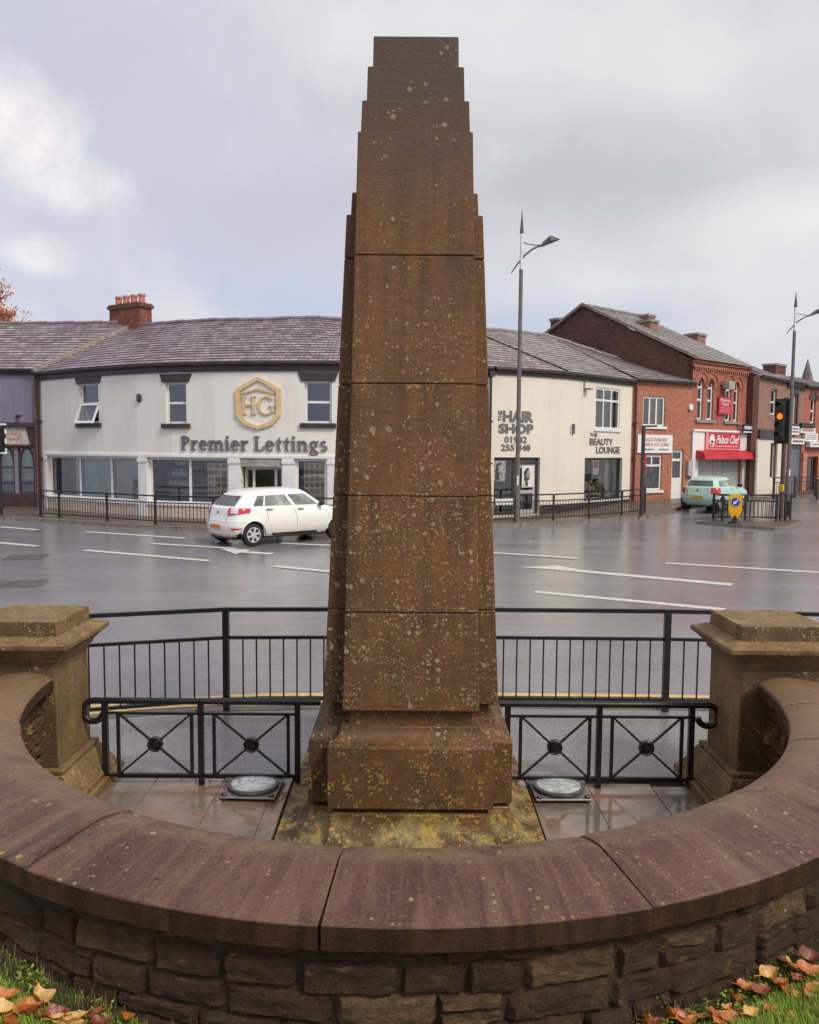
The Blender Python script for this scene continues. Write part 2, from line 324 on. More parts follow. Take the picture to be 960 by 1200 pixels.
plain('upvc_white', (0.80, 0.79, 0.77), 0.35, 0.04, 3, bump=0.0, dirt=((0.45, 0.42, 0.38), 0.25))
plain('dark_paint', lin(58, 50, 50), 0.45, 0.15, 3, dirt=(lin(90, 80, 76), 0.3))
plain('maroon_paint', lin(64, 42, 44), 0.42, 0.15, 3, dirt=(lin(92, 70, 66), 0.3))
plain('charcoal_sign', lin(108, 104, 108), 0.5, 0.08, 4)
plain('gold_sign', lin(222, 190, 142), 0.45, 0.10, 4)
plain('interior_dark', (0.10, 0.096, 0.092), 0.8, 0.3, 2)
plain('interior_mid', (0.34, 0.33, 0.31), 0.8, 0.3, 1.5)
plain('blind_grey', lin(206, 212, 206), 0.7, 0.1, 3)
plain('curtain_pale', lin(176, 172, 164), 0.8, 0.15, 5)
plain('paper', lin(226, 222, 212), 0.6, 0.05, 9)
plain('photo_dark', lin(70, 66, 66), 0.5, 0.6, 18)
plain('photo_tan', lin(170, 146, 104), 0.5, 0.6, 20)
plain('photo_grey', lin(168, 166, 164), 0.5, 0.5, 14)
plain('pale_skin_print', lin(196, 168, 152), 0.5, 0.2, 14)
plain('shutter_grey', lin(176, 176, 178), 0.42, 0.06, 2, dirt=(lin(130, 126, 124), 0.5))
plain('shutter_blue', lin(112, 120, 130), 0.45, 0.08, 2, dirt=(lin(86, 88, 92), 0.5))
plain('red_sign', lin(206, 40, 58), 0.4, 0.08, 4)
plain('red_awning', lin(190, 38, 48), 0.55, 0.15, 3)
plain('pink_print', lin(236, 150, 160), 0.5, 0.05, 3)
plain('navy_sign', lin(44, 48, 84), 0.45, 0.1, 3)
plain('white_sign', (0.80, 0.79, 0.77), 0.4, 0.04, 3, bump=0)
plain('red_print', lin(188, 60, 56), 0.5, 0.08, 3)
plain('dark_print', lin(60, 54, 56), 0.5, 0.08, 3)
plain('terracotta', lin(196, 128, 108), 0.75, 0.2, 6)
plain('lead_mortar', lin(150, 142, 130), 0.8, 0.2, 5)
plain('kerb_stone', lin(128, 118, 108), 0.6, 0.2, 5, bump=0.3)
plain('road_white', lin(222, 216, 206), 0.5, 0.10, 16, bump=0.2, dirt=(lin(118, 115, 116), 0.95))
plain('road_yellow', lin(226, 192, 120), 0.55, 0.10, 9, bump=0.2, dirt=(lin(136, 120, 96), 0.5))
plain('worn_iron', lin(104, 97, 97), 0.35, 0.3, 8, bump=0.3)
plain('cast_iron', lin(70, 62, 62), 0.4, 0.3, 8, bump=0.3)
plain('galvanised', lin(150, 146, 142), 0.42, 0.12, 5, metallic=0.6)
plain('lamp_grey', lin(112, 106, 104), 0.45, 0.12, 5, metallic=0.2)
plain('lamp_white', lin(225, 225, 222), 0.4, 0.05, 5)
plain('brown_pole', lin(84, 66, 56), 0.5, 0.15, 5)
plain('lamp_lens', lin(190, 190, 186), 0.2, 0.05, 5, bump=0)
plain('uplight_metal', lin(96, 94, 92), 0.38, 0.15, 14, metallic=0.4, dirt=(lin(150, 150, 140), 0.4))
plain('rubber', (0.016, 0.016, 0.017), 0.75, 0.2, 10)
plain('alloy', lin(206, 206, 208), 0.3, 0.05, 8, metallic=0.4)
plain('black_plastic', (0.02, 0.02, 0.022), 0.5, 0.15, 8)
plain('car_glass', (0.10, 0.115, 0.112), 0.06, 0.4, 1.6, bump=0, spec=0.9)
plain('car_side_glass', (0.27, 0.30, 0.285), 0.05, 0.45, 2.2, bump=0, spec=0.9)
plain('tail_red', lin(196, 24, 40), 0.15, 0.08, 6, bump=0, coat=0.7)
plain('tail_clear', lin(226, 214, 214), 0.15, 0.05, 6, bump=0, coat=0.7)
plain('plate_yellow', lin(214, 160, 60), 0.4, 0.05, 6, bump=0)
plain('plate_orange', lin(206, 128, 52), 0.4, 0.05, 6, bump=0)
plain('bollard_yellow', lin(240, 176, 16), 0.4, 0.06, 4, bump=0)
plain('sign_blue', lin(42, 62, 146), 0.4, 0.05, 4, bump=0)
plain('signal_black', (0.018, 0.017, 0.018), 0.5, 0.15, 8)
plain('signal_lens_off', (0.03, 0.022, 0.02), 0.25, 0.1, 8, bump=0)
plain('signal_amber', lin(255, 120, 10), 0.3, 0.02, 8, bump=0, emit=(lin(255, 120, 14), 0.9))
plain('pushbox_yellow', lin(222, 170, 60), 0.45, 0.06, 6)
plain('bark', lin(150, 118, 104), 0.9, 0.3, 12, bump=0.6)
plain('autumn_orange', lin(232, 152, 118), 0.7, 0.4, 1.4)
plain('spire_stone', lin(116, 112, 112), 0.85, 0.2, 0.8)
plain('weed_green', lin(96, 110, 52), 0.6, 0.3, 30)
plain('joint_dark', lin(40, 29, 20), 0.9, 0.3, 12, bump=0.3)
plain('mortar_dark', lin(58, 42, 28), 0.9, 0.35, 14, bump=0.5)
plain('pebble', lin(150, 140, 124), 0.6, 0.2, 30)
plain('car_badge', lin(150, 150, 154), 0.25, 0.05, 8, metallic=0.8, bump=0)
M['car_white'] = paint_mat('white_car_paint', lin(236, 234, 230), lin(204, 194, 178)); M['car_mint'] = paint_mat('mint_car_paint', lin(176, 210, 196), lin(132, 152, 140))
M.update(MAT)

def lens_mat():
    n = NT('speckled_uplight_lens'); co = n.coord(); xyz = n.sep(co)
    v = n.voro(co, 58); f = n.noise(co, 20, 4, 0.7)
    rad = n.math('SQRT', n.math('ADD', n.math('MULTIPLY', xyz[0], xyz[0]), n.math('MULTIPLY', xyz[1], xyz[1])))
    spk = n.math('MULTIPLY', n.rng(v, 0.45, 0.2), n.rng(rad, 0.15, 0.09))
    col = n.mix(spk, lin(176, 178, 176), lin(246, 246, 244)); col = n.mix(n.rng(f, 0.5, 0.75, 0, 0.5), col, lin(112, 116, 108))
    n.pbr(col, 0.08, None, **{'Coat Weight': 1.0, 'Coat Roughness': 0.03}); return n.m
def lens_mat2():
    n = NT('clouded_uplight_lens'); co = n.coord(); f = n.noise(co, 9, 4, 0.6)
    col = n.mix(n.rng(f, 0.35, 0.65), lin(128, 136, 126), lin(196, 202, 194))
    n.pbr(col, 0.07, None, **{'Coat Weight': 1.0, 'Coat Roughness': 0.03}); return n.m
M['lens_a'] = lens_mat(); M['lens_b'] = lens_mat2()

def leafy(name, cols, rough=0.6, transl=0.25):
    n = NT(name); rnd = n.n('ShaderNodeNewGeometry').outputs['Random Per Island']
    col = n.ramp(rnd, [(i / (len(cols) - 1), c) for i, c in enumerate(cols)])
    n.pbr(col, rough, None, **{'Subsurface Weight': 0.0}); return n.m
M['grass'] = leafy('grass_blades', [lin(92, 118, 34), lin(136, 166, 44), lin(160, 188, 60), lin(112, 134, 40), lin(170, 166, 92)])
M['dry_grass'] = leafy('dry_grass_stems', [lin(120, 104, 66), lin(92, 84, 46), lin(146, 126, 84)])
def ground_mat():
    n = NT('mossy_soil'); co = n.coord(); a = n.noise(co, 9, 6, 0.7); b = n.noise(co, 60, 3)
    col = n.mix(n.rng(a, 0.4, 0.62), lin(52, 40, 24), lin(88, 96, 38)); col = n.mix(n.rng(b, 0.4, 0.7, 0, 0.6), col, lin(38, 32, 18))
    n.pbr(col, 0.9, n.bump(b, 0.8, 0.02)); return n.m
M['soil'] = ground_mat()
def leaf_mat(name, c1, c2):
    n = NT(name); co = n.coord(); rnd = n.n('ShaderNodeObjectInfo').outputs['Random']
    a = n.noise(co, 26, 4, 0.7); col = n.mix(rnd, c1, c2)
    x, y, z = n.sep(co); col = n.mix(n.rng(a, 0.46, 0.68, 0, 0.8), col, tuple(c * 0.40 for c in c1)); col = n.mix(n.rng(n.noise(co, 60, 3), 0.5, 0.7, 0, 0.6), col, tuple(c * 0.6 for c in c2))
    vein = n.math('ABSOLUTE', n.math('SINE', n.math('MULTIPLY', n.math('SUBTRACT', x, n.math('ABSOLUTE', y)), 210.0))); col = n.mix(n.rng(vein, 0.18, 0.0, 0, 0.22), col, tuple(min(1, c * 1.5) for c in c2)); n.pbr(col, 0.45, n.bump(n.math('ADD', a, n.math('MULTIPLY', vein, 0.3)), 0.25, 0.004)); return n.m
M['leaf_orange'] = leaf_mat('orange_leaf', lin(198, 122, 58), lin(176, 88, 44)); M['leaf_yellow'] = leaf_mat('yellow_leaf', lin(220, 178, 108), lin(206, 152, 78)); M['leaf_brown'] = leaf_mat('brown_leaf', lin(150, 84, 52), lin(118, 62, 42))

# ------------------------------------------------------------------ mesh builder
class MB:
    def __init__(self): self.v = []; self.f = []; self.uv = {}
    def add(self, verts, faces, uvs=None):
        o = len(self.v); self.v.extend(V(p) for p in verts)
        for i, f in enumerate(faces):
            if uvs: self.uv[len(self.f)] = uvs[i]
            self.f.append([o + k for k in f])
        return self
    def quad(self, a, b, c, d, uv=None): return self.add([a, b, c, d], [(0, 1, 2, 3)], [uv] if uv else None)
    def hexa(self, p, uv=False):
        return self.add(p, [(0, 3, 2, 1), (4, 5, 6, 7), (0, 1, 5, 4), (1, 2, 6, 5), (2, 3, 7, 6), (3, 0, 4, 7)])
    def box(self, x0, x1, y0, y1, z0, z1):
        return self.hexa([(x0, y0, z0), (x1, y0, z0), (x1, y1, z0), (x0, y1, z0), (x0, y0, z1), (x1, y0, z1), (x1, y1, z1), (x0, y1, z1)])
    def frust(self, cx, cy, ax, ay, z0, bx, by, z1, cx1=None, cy1=None):
        ex = cx if cx1 is None else cx1; ey = cy if cy1 is None else cy1
        return self.hexa([(cx - ax, cy - ay, z0), (cx + ax, cy - ay, z0), (cx + ax, cy + ay, z0), (cx - ax, cy + ay, z0),
                          (ex - bx, ey - by, z1), (ex + bx, ey - by, z1), (ex + bx, ey + by, z1), (ex - bx, ey + by, z1)])
    def bar(self, p, q, w, h=None, up=UP):
        p = V(p); q = V(q); h = h or w; d = (q - p)
        if d.length < 1e-6: return self
        d.normalize(); s = d.cross(up)
        if s.length < 1e-4: s = d.cross(V((1, 0, 0)))
        s.normalize(); u = s.cross(d); s *= w / 2; u *= h / 2
        return self.hexa([p - s - u, p + s - u, p + s + u, p - s + u, q - s - u, q + s - u, q + s + u, q - s + u])
    def tube(self, pts, r, n=8, cap=True):
        pts = [V(p) for p in pts]; rs = r if isinstance(r, (list, tuple)) else [r] * len(pts)
        base = len(self.v); prev = None
        for i, p in enumerate(pts):
            t = (pts[min(i + 1, len(pts) - 1)] - pts[max(i - 1, 0)]).normalized()
            s = t.cross(UP) if prev is None else prev - t * prev.dot(t)
            if s.length < 1e-3: s = t.cross(V((1, 0, 0)))
            s.normalize(); prev = s; u = t.cross(s)
            for k in range(n):
                a = 2 * PI * k / n; self.v.append(p + (s * math.cos(a) + u * math.sin(a)) * rs[i])
        for i in range(len(pts) - 1):
            for k in range(n):
                a = base + i * n + k; b = base + i * n + (k + 1) % n
                self.f.append([a, b, b + n, a + n])
        if cap:
            self.f.append([base + k for k in range(n)][::-1]); e = base + (len(pts) - 1) * n
            self.f.append([e + k for k in range(n)])
        return self
    def lathe(self, prof, n=24, c=(0, 0, 0), axis='z'):
        base = len(self.v); c = V(c)
        for (r, h) in prof:
            for k in range(n):
                a = 2 * PI * k / n; x, y = r * math.cos(a), r * math.sin(a)
                self.v.append(c + (V((x, y, h)) if axis == 'z' else V((x, h, y)) if axis == 'y' else V((h, x, y))))
        for i in range(len(prof) - 1):
            for k in range(n):
                a = base + i * n + k; b = base + i * n + (k + 1) % n
                self.f.append([a, b, b + n, a + n])
        return self
    def prism(self, poly, vec):
        n = len(poly); vec = V(vec); P = [V(p) for p in poly]
        o = len(self.v); self.v.extend(P); self.v.extend([p + vec for p in P])
        self.f.append([o + i for i in range(n)][::-1]); self.f.append([o + n + i for i in range(n)])
        for i in range(n):
            j = (i + 1) % n; self.f.append([o + i, o + j, o + n + j, o + n + i])
        return self
    def blob(self, c, r, seed=0, n=2):
        bm = bmesh.new(); bmesh.ops.create_icosphere(bm, subdivisions=n, radius=1.0)
        rx, ry, rz = (r, r, r) if not isinstance(r, (tuple, list)) else r
        vs = [V((v.co.x * rx, v.co.y * ry, v.co.z * rz)) * (1 + 0.25 * noise.noise(v.co * 1.3 + V((seed, 0, 0)))) + V(c) for v in bm.verts]
        fs = [[v.index for v in f.verts] for f in bm.faces]; bm.free(); return self.add(vs, fs)

def build(mb, name, mat, parent=None, smooth=None, bevel=0.0, seg=1, recalc=True):
    me = bpy.data.meshes.new(name)
    off = V(parent['_o']) if parent is not None and '_o' in parent else V((0, 0, 0))
    p = parent
    me.from_pydata([tuple(v - off) for v in mb.v], [], mb.f)
    if recalc:
        bm = bmesh.new(); bm.from_mesh(me); bmesh.ops.recalc_face_normals(bm, faces=bm.faces); bm.to_mesh(me); bm.free()
    if mb.uv:
        uvl = me.uv_layers.new(name='UVMap')
        for pi, poly in enumerate(me.polygons):
            uv = mb.uv.get(pi)
            if not uv: continue
            # recalc may have flipped the loop order: match by vertex
            orig = mb.f[pi]; m = {vi: uv[k] for k, vi in enumerate(orig)}
            for li in poly.loop_indices: uvl.data[li].uv = m[me.loops[li].vertex_index]
    me.materials.append(M[mat] if isinstance(mat, str) else mat)
    if smooth is not None:
        me.polygons.foreach_set('use_smooth', [True] * len(me.polygons)); me.set_sharp_from_angle(angle=math.radians(smooth))
    o = bpy.data.objects.new(name, me); COL.objects.link(o)
    if parent is not None:
        o.parent = parent
        if '_o' in parent: o['_o'] = parent['_o']
    if bevel:
        b = o.modifiers.new('bevel', 'BEVEL'); b.width = bevel; b.segments = seg; b.limit_method = 'ANGLE'; b.angle_limit = math.radians(35)
    return o

def thing(name, label, cat, loc=(0, 0, 0), rotz=0.0, group=None, world=True):
    """an Empty at the thing's base; with world=True its parts are given in world coordinates"""
    o = bpy.data.objects.new(name, None); COL.objects.link(o); o.location = loc; o.rotation_euler = (0, 0, rotz)
    o.empty_display_size = 0.3
    o['label'] = label; o['category'] = cat
    if group: o['group'] = group
    if world: o['_o'] = list(loc)
    return o

def tag(o, label, cat, group=None, kind=None):
    o['label'] = label; o['category'] = cat
    if group: o['group'] = group
    if kind: o['kind'] = kind
    return o

def struct(mb, name, mat, label=None, **kw):
    o = build(mb, name, mat, None, **kw); o['kind'] = 'structure'
    if label: o['label'] = label
    return o

def copy_tree(o, parent=None):
    c = o.copy(); COL.objects.link(c)
    if parent is not None: c.parent = parent
    for ch in [x for x in COL.objects if x.parent == o]: copy_tree(ch, c)
    return c

# ------------------------------------------------------------------ facades
class Facade:
    """a (possibly curved) street front: s runs along it, z up, d outward towards the street"""
    def __init__(self, pts, zb=0.1):
        self.p = [V((x, y, 0)) for x, y in pts]; self.zb = zb
        self.cum = [0.0]
        for a, b in zip(self.p, self.p[1:]): self.cum.append(self.cum[-1] + (b - a).length)
        seg = [(b - a).normalized() for a, b in zip(self.p, self.p[1:])]
        sn = [V((t.y, -t.x, 0)) for t in seg]
        self.vn = []
        for i in range(len(self.p)):
            if i == 0: n = sn[0]
            elif i == len(self.p) - 1: n = sn[-1]
            else:
                n = (sn[i - 1] + sn[i]).normalized(); n = n / max(0.3, n.dot(sn[i]))
            self.vn.append(n)
        self.seg = seg
    @property
    def L(self): return self.cum[-1]
    def P(self, s, z, d=0.0):
        n = len(self.seg)
        i = 0
        while i < n - 1 and s > self.cum[i + 1]: i += 1
        l = self.cum[i + 1] - self.cum[i]; t = (s - self.cum[i]) / l
        tc = max(0.0, min(1.0, t))
        p = self.p[i].lerp(self.p[i + 1], t) if 0 <= t <= 1 else self.p[i] + self.seg[i] * (s - self.cum[i])
        nn = self.vn[i].lerp(self.vn[i + 1], tc)
        return V((p.x, p.y, z)) + nn * d
    def px(self, x, y, d=0.0):
        r = ray(x, y); best = None
        n = len(self.seg)
        for i in range(n):
            a = self.p[i] + self.vn[i] * d; b = self.p[i + 1] + self.vn[i + 1] * d
            e = b - a; det = e.x * (-r.y) + r.x * e.y
            if abs(det) < 1e-9: continue
            # a + e*u = r*t (camera stands at the origin of the plan)
            u = (-a.x * -r.y + -r.x * a.y) / det if False else None
            t = (a.x * e.y - a.y * e.x) / (r.x * e.y - r.y * e.x)
            q = r * t; u = ((q.x - a.x) * e.x + (q.y - a.y) * e.y) / (e.x ** 2 + e.y ** 2)
            lo = -9 if i == 0 else -1e-6; hi = 9 if i == n - 1 else 1 + 1e-6
            if lo <= u <= hi and t > 0:
                pen = max(0, -u, u - 1)
                if best is None or pen < best[0]: best = (pen, self.cum[i] + u * (self.cum[i + 1] - self.cum[i]), EYE.z + r.z * t)
        return best[1], best[2]
    def rect(self, xl, xr, yt, yb, d=0.0):
        xm = (xl + xr) / 2; ym = (yt + yb) / 2
        return (self.px(xl, ym, d)[0], self.px(xr, ym, d)[0], self.px(xm, yb, d)[1], self.px(xm, yt, d)[1])
    def cuts(self, s0, s1):
        return [s0] + [c for c in self.cum[1:-1] if s0 + 1e-4 < c < s1 - 1e-4] + [s1]

def fbox(mb, fac, s0, s1, z0, z1, d0, d1, z0b=None, z1b=None):
    """a box in facade coordinates, split at the bends of the front (z may slope from s0 to s1)"""
    cs = fac.cuts(s0, s1); o = len(mb.v); z0b = z0 if z0b is None else z0b; z1b = z1 if z1b is None else z1b
    for s in cs:
        t = (s - s0) / (s1 - s0) if s1 > s0 else 0; za = z0 + (z0b - z0) * t; zc = z1 + (z1b - z1) * t
        for d, z in ((d1, za), (d1, zc), (d0, zc), (d0, za)): mb.v.append(fac.P(s, z, d))
    def F(idx, uv): mb.uv[len(mb.f)] = uv; mb.f.append([o + k for k in idx])
    for i in range(len(cs) - 1):
        a = 4 * i; b = a + 4; u, w = cs[i], cs[i + 1]
        F((a, b, b + 1, a + 1), [(u, z0), (w, z0), (w, z1), (u, z1)])
        F((a + 1, b + 1, b + 2, a + 2), [(u, z1), (w, z1), (w, z1 + d1 - d0), (u, z1 + d1 - d0)])
        F((a + 2, b + 2, b + 3, a + 3), [(u, z1), (w, z1), (w, z0), (u, z0)])
        F((a + 3, b + 3, b, a), [(u, z0), (w, z0), (w, z0 + d1 - d0), (u, z0 + d1 - d0)])
    F((0, 1, 2, 3), [(0, z0), (0, z1), (d1 - d0, z1), (d1 - d0, z0)])
    e = 4 * (len(cs) - 1); F((e + 3, e + 2, e + 1, e), [(0, z0), (0, z1), (d1 - d0, z1), (d1 - d0, z0)])
    return mb

def fpoly(mb, fac, poly, d0, d1):
    """extruded polygon drawn in (s, z)"""
    n = len(poly); o = len(mb.v)
    for s, z in poly: mb.v.append(fac.P(s, z, d1))
    for s, z in poly: mb.v.append(fac.P(s, z, d0))
    mb.uv[len(mb.f)] = list(poly); mb.f.append([o + i for i in range(n)])
    mb.uv[len(mb.f)] = list(poly)[::-1]; mb.f.append([o + n + i for i in range(n)][::-1])
    for i in range(n):
        j = (i + 1) % n; mb.uv[len(mb.f)] = [poly[i], poly[j], poly[j], poly[i]]; mb.f.append([o + i, o + n + i, o + n + j, o + j])
    return mb

def fwall(fac, s0, s1, z0, z1, holes, depth=0.22, extra_s=()):
    """front wall with real openings and reveals"""
    mb = MB(); ss = set(fac.cuts(s0, s1)); zs = {z0, z1}
    for a, b, c, d in holes: ss |= {a, b}; zs |= {c, d}
    ss = sorted(s for s in ss if s0 - 1e-6 <= s <= s1 + 1e-6); zs = sorted(z for z in zs if z0 - 1e-6 <= z <= z1 + 1e-6)
    for i in range(len(ss) - 1):
        for j in range(len(zs) - 1):
            sm_, zm = (ss[i] + ss[i + 1]) / 2, (zs[j] + zs[j + 1]) / 2
            if ss[i + 1] - ss[i] < 1e-5 or zs[j + 1] - zs[j] < 1e-5: continue
            if any(a < sm_ < b and c < zm < d for a, b, c, d in holes): continue
            q = [(ss[i], zs[j]), (ss[i + 1], zs[j]), (ss[i + 1], zs[j + 1]), (ss[i], zs[j + 1])]
            mb.quad(*[fac.P(s, z, 0) for s, z in q], uv=q)
    for a, b, c, d in holes:
        cs = fac.cuts(a, b)
        for u, w in zip(cs, cs[1:]):
            for z in (c, d):
                if z <= z0 + 1e-6 or z >= z1 - 1e-6: continue
                mb.quad(fac.P(u, z, 0), fac.P(w, z, 0), fac.P(w, z, -depth), fac.P(u, z, -depth), uv=[(u, z), (w, z), (w, z - depth), (u, z - depth)])
        for s in (a, b):
            mb.quad(fac.P(s, c, 0), fac.P(s, d, 0), fac.P(s, d, -depth), fac.P(s, c, -depth), uv=[(s, c), (s, d), (s - depth, d), (s - depth, c)])
    # closing ends so the front reads as a thick wall from the side
    for s in (s0, s1):
        mb.quad(fac.P(s, z0, 0), fac.P(s, z1, 0), fac.P(s, z1, -0.3), fac.P(s, z0, -0.3), uv=[(0, z0), (0, z1), (0.3, z1), (0.3, z0)])
    return mb

def room(fac, s0, s1, z0, z1, dep, d=-0.2):
    """the dim room behind an opening"""
    mb = MB(); cs = fac.cuts(s0 - 0.05, s1 + 0.05)
    for u, w in zip(cs, cs[1:]):
        mb.quad(fac.P(u, z0 - .02, d - dep), fac.P(w, z0 - .02, d - dep), fac.P(w, z1 + .02, d - dep), fac.P(u, z1 + .02, d - dep))
        for z in (z0 - .02, z1 + .02): mb.quad(fac.P(u, z, d), fac.P(w, z, d), fac.P(w, z, d - dep), fac.P(u, z, d - dep))
    for s in (cs[0], cs[-1]): mb.quad(fac.P(s, z0 - .02, d), fac.P(s, z1 + .02, d), fac.P(s, z1 + .02, d - dep), fac.P(s, z0 - .02, d - dep))
    return mb

def window(root, fac, R, fw=0.06, vs=(), hs=(), frame='upvc_white', d=-0.12, inner='interior_dark', dep=0.8, glass='glass', name='window', curtain=None, label=None, fd=0.06):
    """frame (the part), pane and the room behind it as its pieces. vs / hs: mullions as fractions, hs bottom-up"""
    s0, s1, z0, z1 = R; fr = MB()
    fbox(fr, fac, s0, s0 + fw, z0, z1, d - fd, d); fbox(fr, fac, s1 - fw, s1, z0, z1, d - fd, d)
    fbox(fr, fac, s0 + fw, s1 - fw, z0, z0 + fw, d - fd, d - .002); fbox(fr, fac, s0 + fw, s1 - fw, z1 - fw, z1, d - fd, d - .002)
    W = s1 - s0; H = z1 - z0
    for v in vs: fbox(fr, fac, s0 + W * v - fw * .5, s0 + W * v + fw * .5, z0 + fw, z1 - fw, d - fd, d - .004)
    for h in hs:
        h0, a, b = h if isinstance(h, tuple) else (h, 0, 1)
        fbox(fr, fac, s0 + max(fw, W * a), s1 - max(fw, W * (1 - b)), z0 + H * h0 - fw * .5, z0 + H * h0 + fw * .5, d - fd, d - .007)
    w = build(fr, name, frame, root)
    if label: w['label'] = label
    g = MB(); cs = fac.cuts(s0 + fw * .5, s1 - fw * .5)
    for u, x in zip(cs, cs[1:]): g.quad(fac.P(u, z0 + fw * .5, d - fd * .5), fac.P(x, z0 + fw * .5, d - fd * .5), fac.P(x, z1 - fw * .5, d - fd * .5), fac.P(u, z1 - fw * .5, d - fd * .5))
    build(g, 'pane', glass, w, recalc=False)
    build(room(fac, s0, s1, z0, z1, dep), 'interior', inner, w)
    if curtain:
        kind, a, b, mat_ = curtain; c = MB()
        if kind == 'blind':
            n = max(3, int((b - a) * W / 0.11))
            for i in range(n):
                u = s0 + W * (a + (b - a) * i / n); x = u + W * (b - a) / n * .74
                c.quad(fac.P(u, z0 + .03, d - .16), fac.P(x, z0 + .03, d - .20), fac.P(x, z1 - .03, d - .20), fac.P(u, z1 - .03, d - .16))
            build(c, 'vertical_blind', mat_, w)
        else:
            n = 14
            for i in range(n):
                u = s0 + W * (a + (b - a) * i / n); x = s0 + W * (a + (b - a) * (i + 1) / n); k0 = .05 * math.sin(i * 1.9); k1 = .05 * math.sin((i + 1) * 1.9)
                c.quad(fac.P(u, z0, d - .2 + k0), fac.P(x, z0, d - .2 + k1), fac.P(x, z1, d - .2 + k1), fac.P(u, z1, d - .2 + k0))
            build(c, 'curtain', mat_, w, smooth=60)
    return w

def roof(root, name, mat, eave, ridge, courses=17, thick=0.020, n=1, ridge_tile='slate', back=None, pitch_u=0.0):
    """slated slope between an eave polyline and a ridge polyline (same count), laid in overlapping courses"""
    mb = MB(); E = [V(p) for p in eave]; G = [V(p) for p in ridge]
    cum = [0]
    for a, b in zip(E, E[1:]): cum.append(cum[-1] + (b - a).length)
    for i in range(len(E) - 1):
        nrm = (E[i + 1] - E[i]).cross(G[i] - E[i]).normalized()
        if nrm.z < 0: nrm = -nrm
        la = (G[i] - E[i]).length; lb = (G[i + 1] - E[i + 1]).length
        for k in range(courses):
            t0, t1 = k / courses, (k + 1) / courses
            a = E[i].lerp(G[i], t0) + nrm * thick * 1.6; b = E[i + 1].lerp(G[i + 1], t0) + nrm * thick * 1.6
            c = E[i + 1].lerp(G[i + 1], t1) + nrm * thick * .3; d = E[i].lerp(G[i], t1) + nrm * thick * .3
            L = 0.30 * courses; uv = [(cum[i], t0 * L), (cum[i + 1], t0 * L), (cum[i + 1], t1 * L), (cum[i], t1 * L)]
            mb.quad(a, b, c, d, uv=uv)
            a2 = a - nrm * thick * 1.5; b2 = b - nrm * thick * 1.5
            mb.quad(a2, b2, b, a, uv=[(0, 0.002), (0.01, 0.002), (0.01, 0.004), (0, 0.004)])
    r = build(mb, name, mat, root, recalc=False)
    t = MB()
    for i in range(len(G) - 1):
        m = max(1, int((G[i + 1] - G[i]).length / 0.45))
        for k in range(m):
            a = G[i].lerp(G[i + 1], k / m); b = G[i].lerp(G[i + 1], (k + .96) / m)
            t.tube([a + V((0, 0, .02 + .012 * (k % 3))), b + V((0, 0, .02 + .012 * (k % 3)))], 0.11, 7)
    build(t, 'ridge_tile', ridge_tile if ridge_tile != 'slate' else mat, r)
    if back:
        bm_ = MB(); B = [V(p) for p in back]
        for i in range(len(G) - 1): bm_.quad(G[i], G[i + 1], B[i + 1], B[i], uv=[(cum[i], 0), (cum[i + 1], 0), (cum[i + 1], 5), (cum[i], 5)])
        build(bm_, 'rear_slope', mat, root)
        wl = MB()
        for i in range(len(B) - 1): wl.quad(B[i], B[i + 1], V((B[i + 1].x, B[i + 1].y, 0)), V((B[i].x, B[i].y, 0)), uv=[(cum[i], 6), (cum[i + 1], 6), (cum[i + 1], 0), (cum[i], 0)])
        build(wl, 'rear_wall', 'brick_dark', root)
    return r

# ------------------------------------------------------------------ lettering
def text_polys(txt, bold=0.0, spacing=1.0):
    cu = bpy.data.curves.new('lettering', 'FONT'); cu.body = txt; cu.offset = bold; cu.extrude = 0.0; cu.resolution_u = 3; cu.space_character = spacing
    ob = bpy.data.objects.new('lettering', cu); COL.objects.link(ob)
    dg = bpy.context.evaluated_depsgraph_get(); dg.update()
    me = bpy.data.meshes.new_from_object(ob.evaluated_get(dg))
    vs = [(v.co.x, v.co.y) for v in me.vertices]; fs = [list(p.vertices) for p in me.polygons]
    bpy.data.objects.remove(ob); bpy.data.curves.remove(cu); bpy.data.meshes.remove(me)
    return vs, fs
def ftext(mb, fac, txt, R, d, bold=0.0, depth=0.0, vertical=False, shear=0.0, spacing=1.0):
    """lettering fitted to a rectangle of the facade"""
    vs, fs = text_polys(txt, bold, spacing)
    if vertical: vs = [(-y, x) for x, y in vs]
    x0 = min(v[0] for v in vs); x1 = max(v[0] for v in vs); y0 = min(v[1] for v in vs); y1 = max(v[1] for v in vs)
    s0, s1, z0, z1 = R
    def q(v, dd):
        fy = (v[1] - y0) / (y1 - y0); fx = (v[0] - x0) / (x1 - x0)
        return fac.P(s0 + (s1 - s0) * (fx * (1 - shear) + shear * fy), z0 + (z1 - z0) * fy, dd)
    o = len(mb.v); mb.v.extend(q(v, d) for v in vs); mb.f.extend([[o + k for k in f] for f in fs])
    if depth:
        edges = {}
        for f in fs:
            for a, b in zip(f, f[1:] + f[:1]):
                k = (min(a, b), max(a, b)); edges[k] = edges.get(k, 0) + 1
        o2 = len(mb.v); mb.v.extend(q(v, d - depth) for v in vs)
        for (a, b), c in edges.items():
            if c == 1: mb.f.append([o + a, o + b, o2 + b, o2 + a])
    return mb

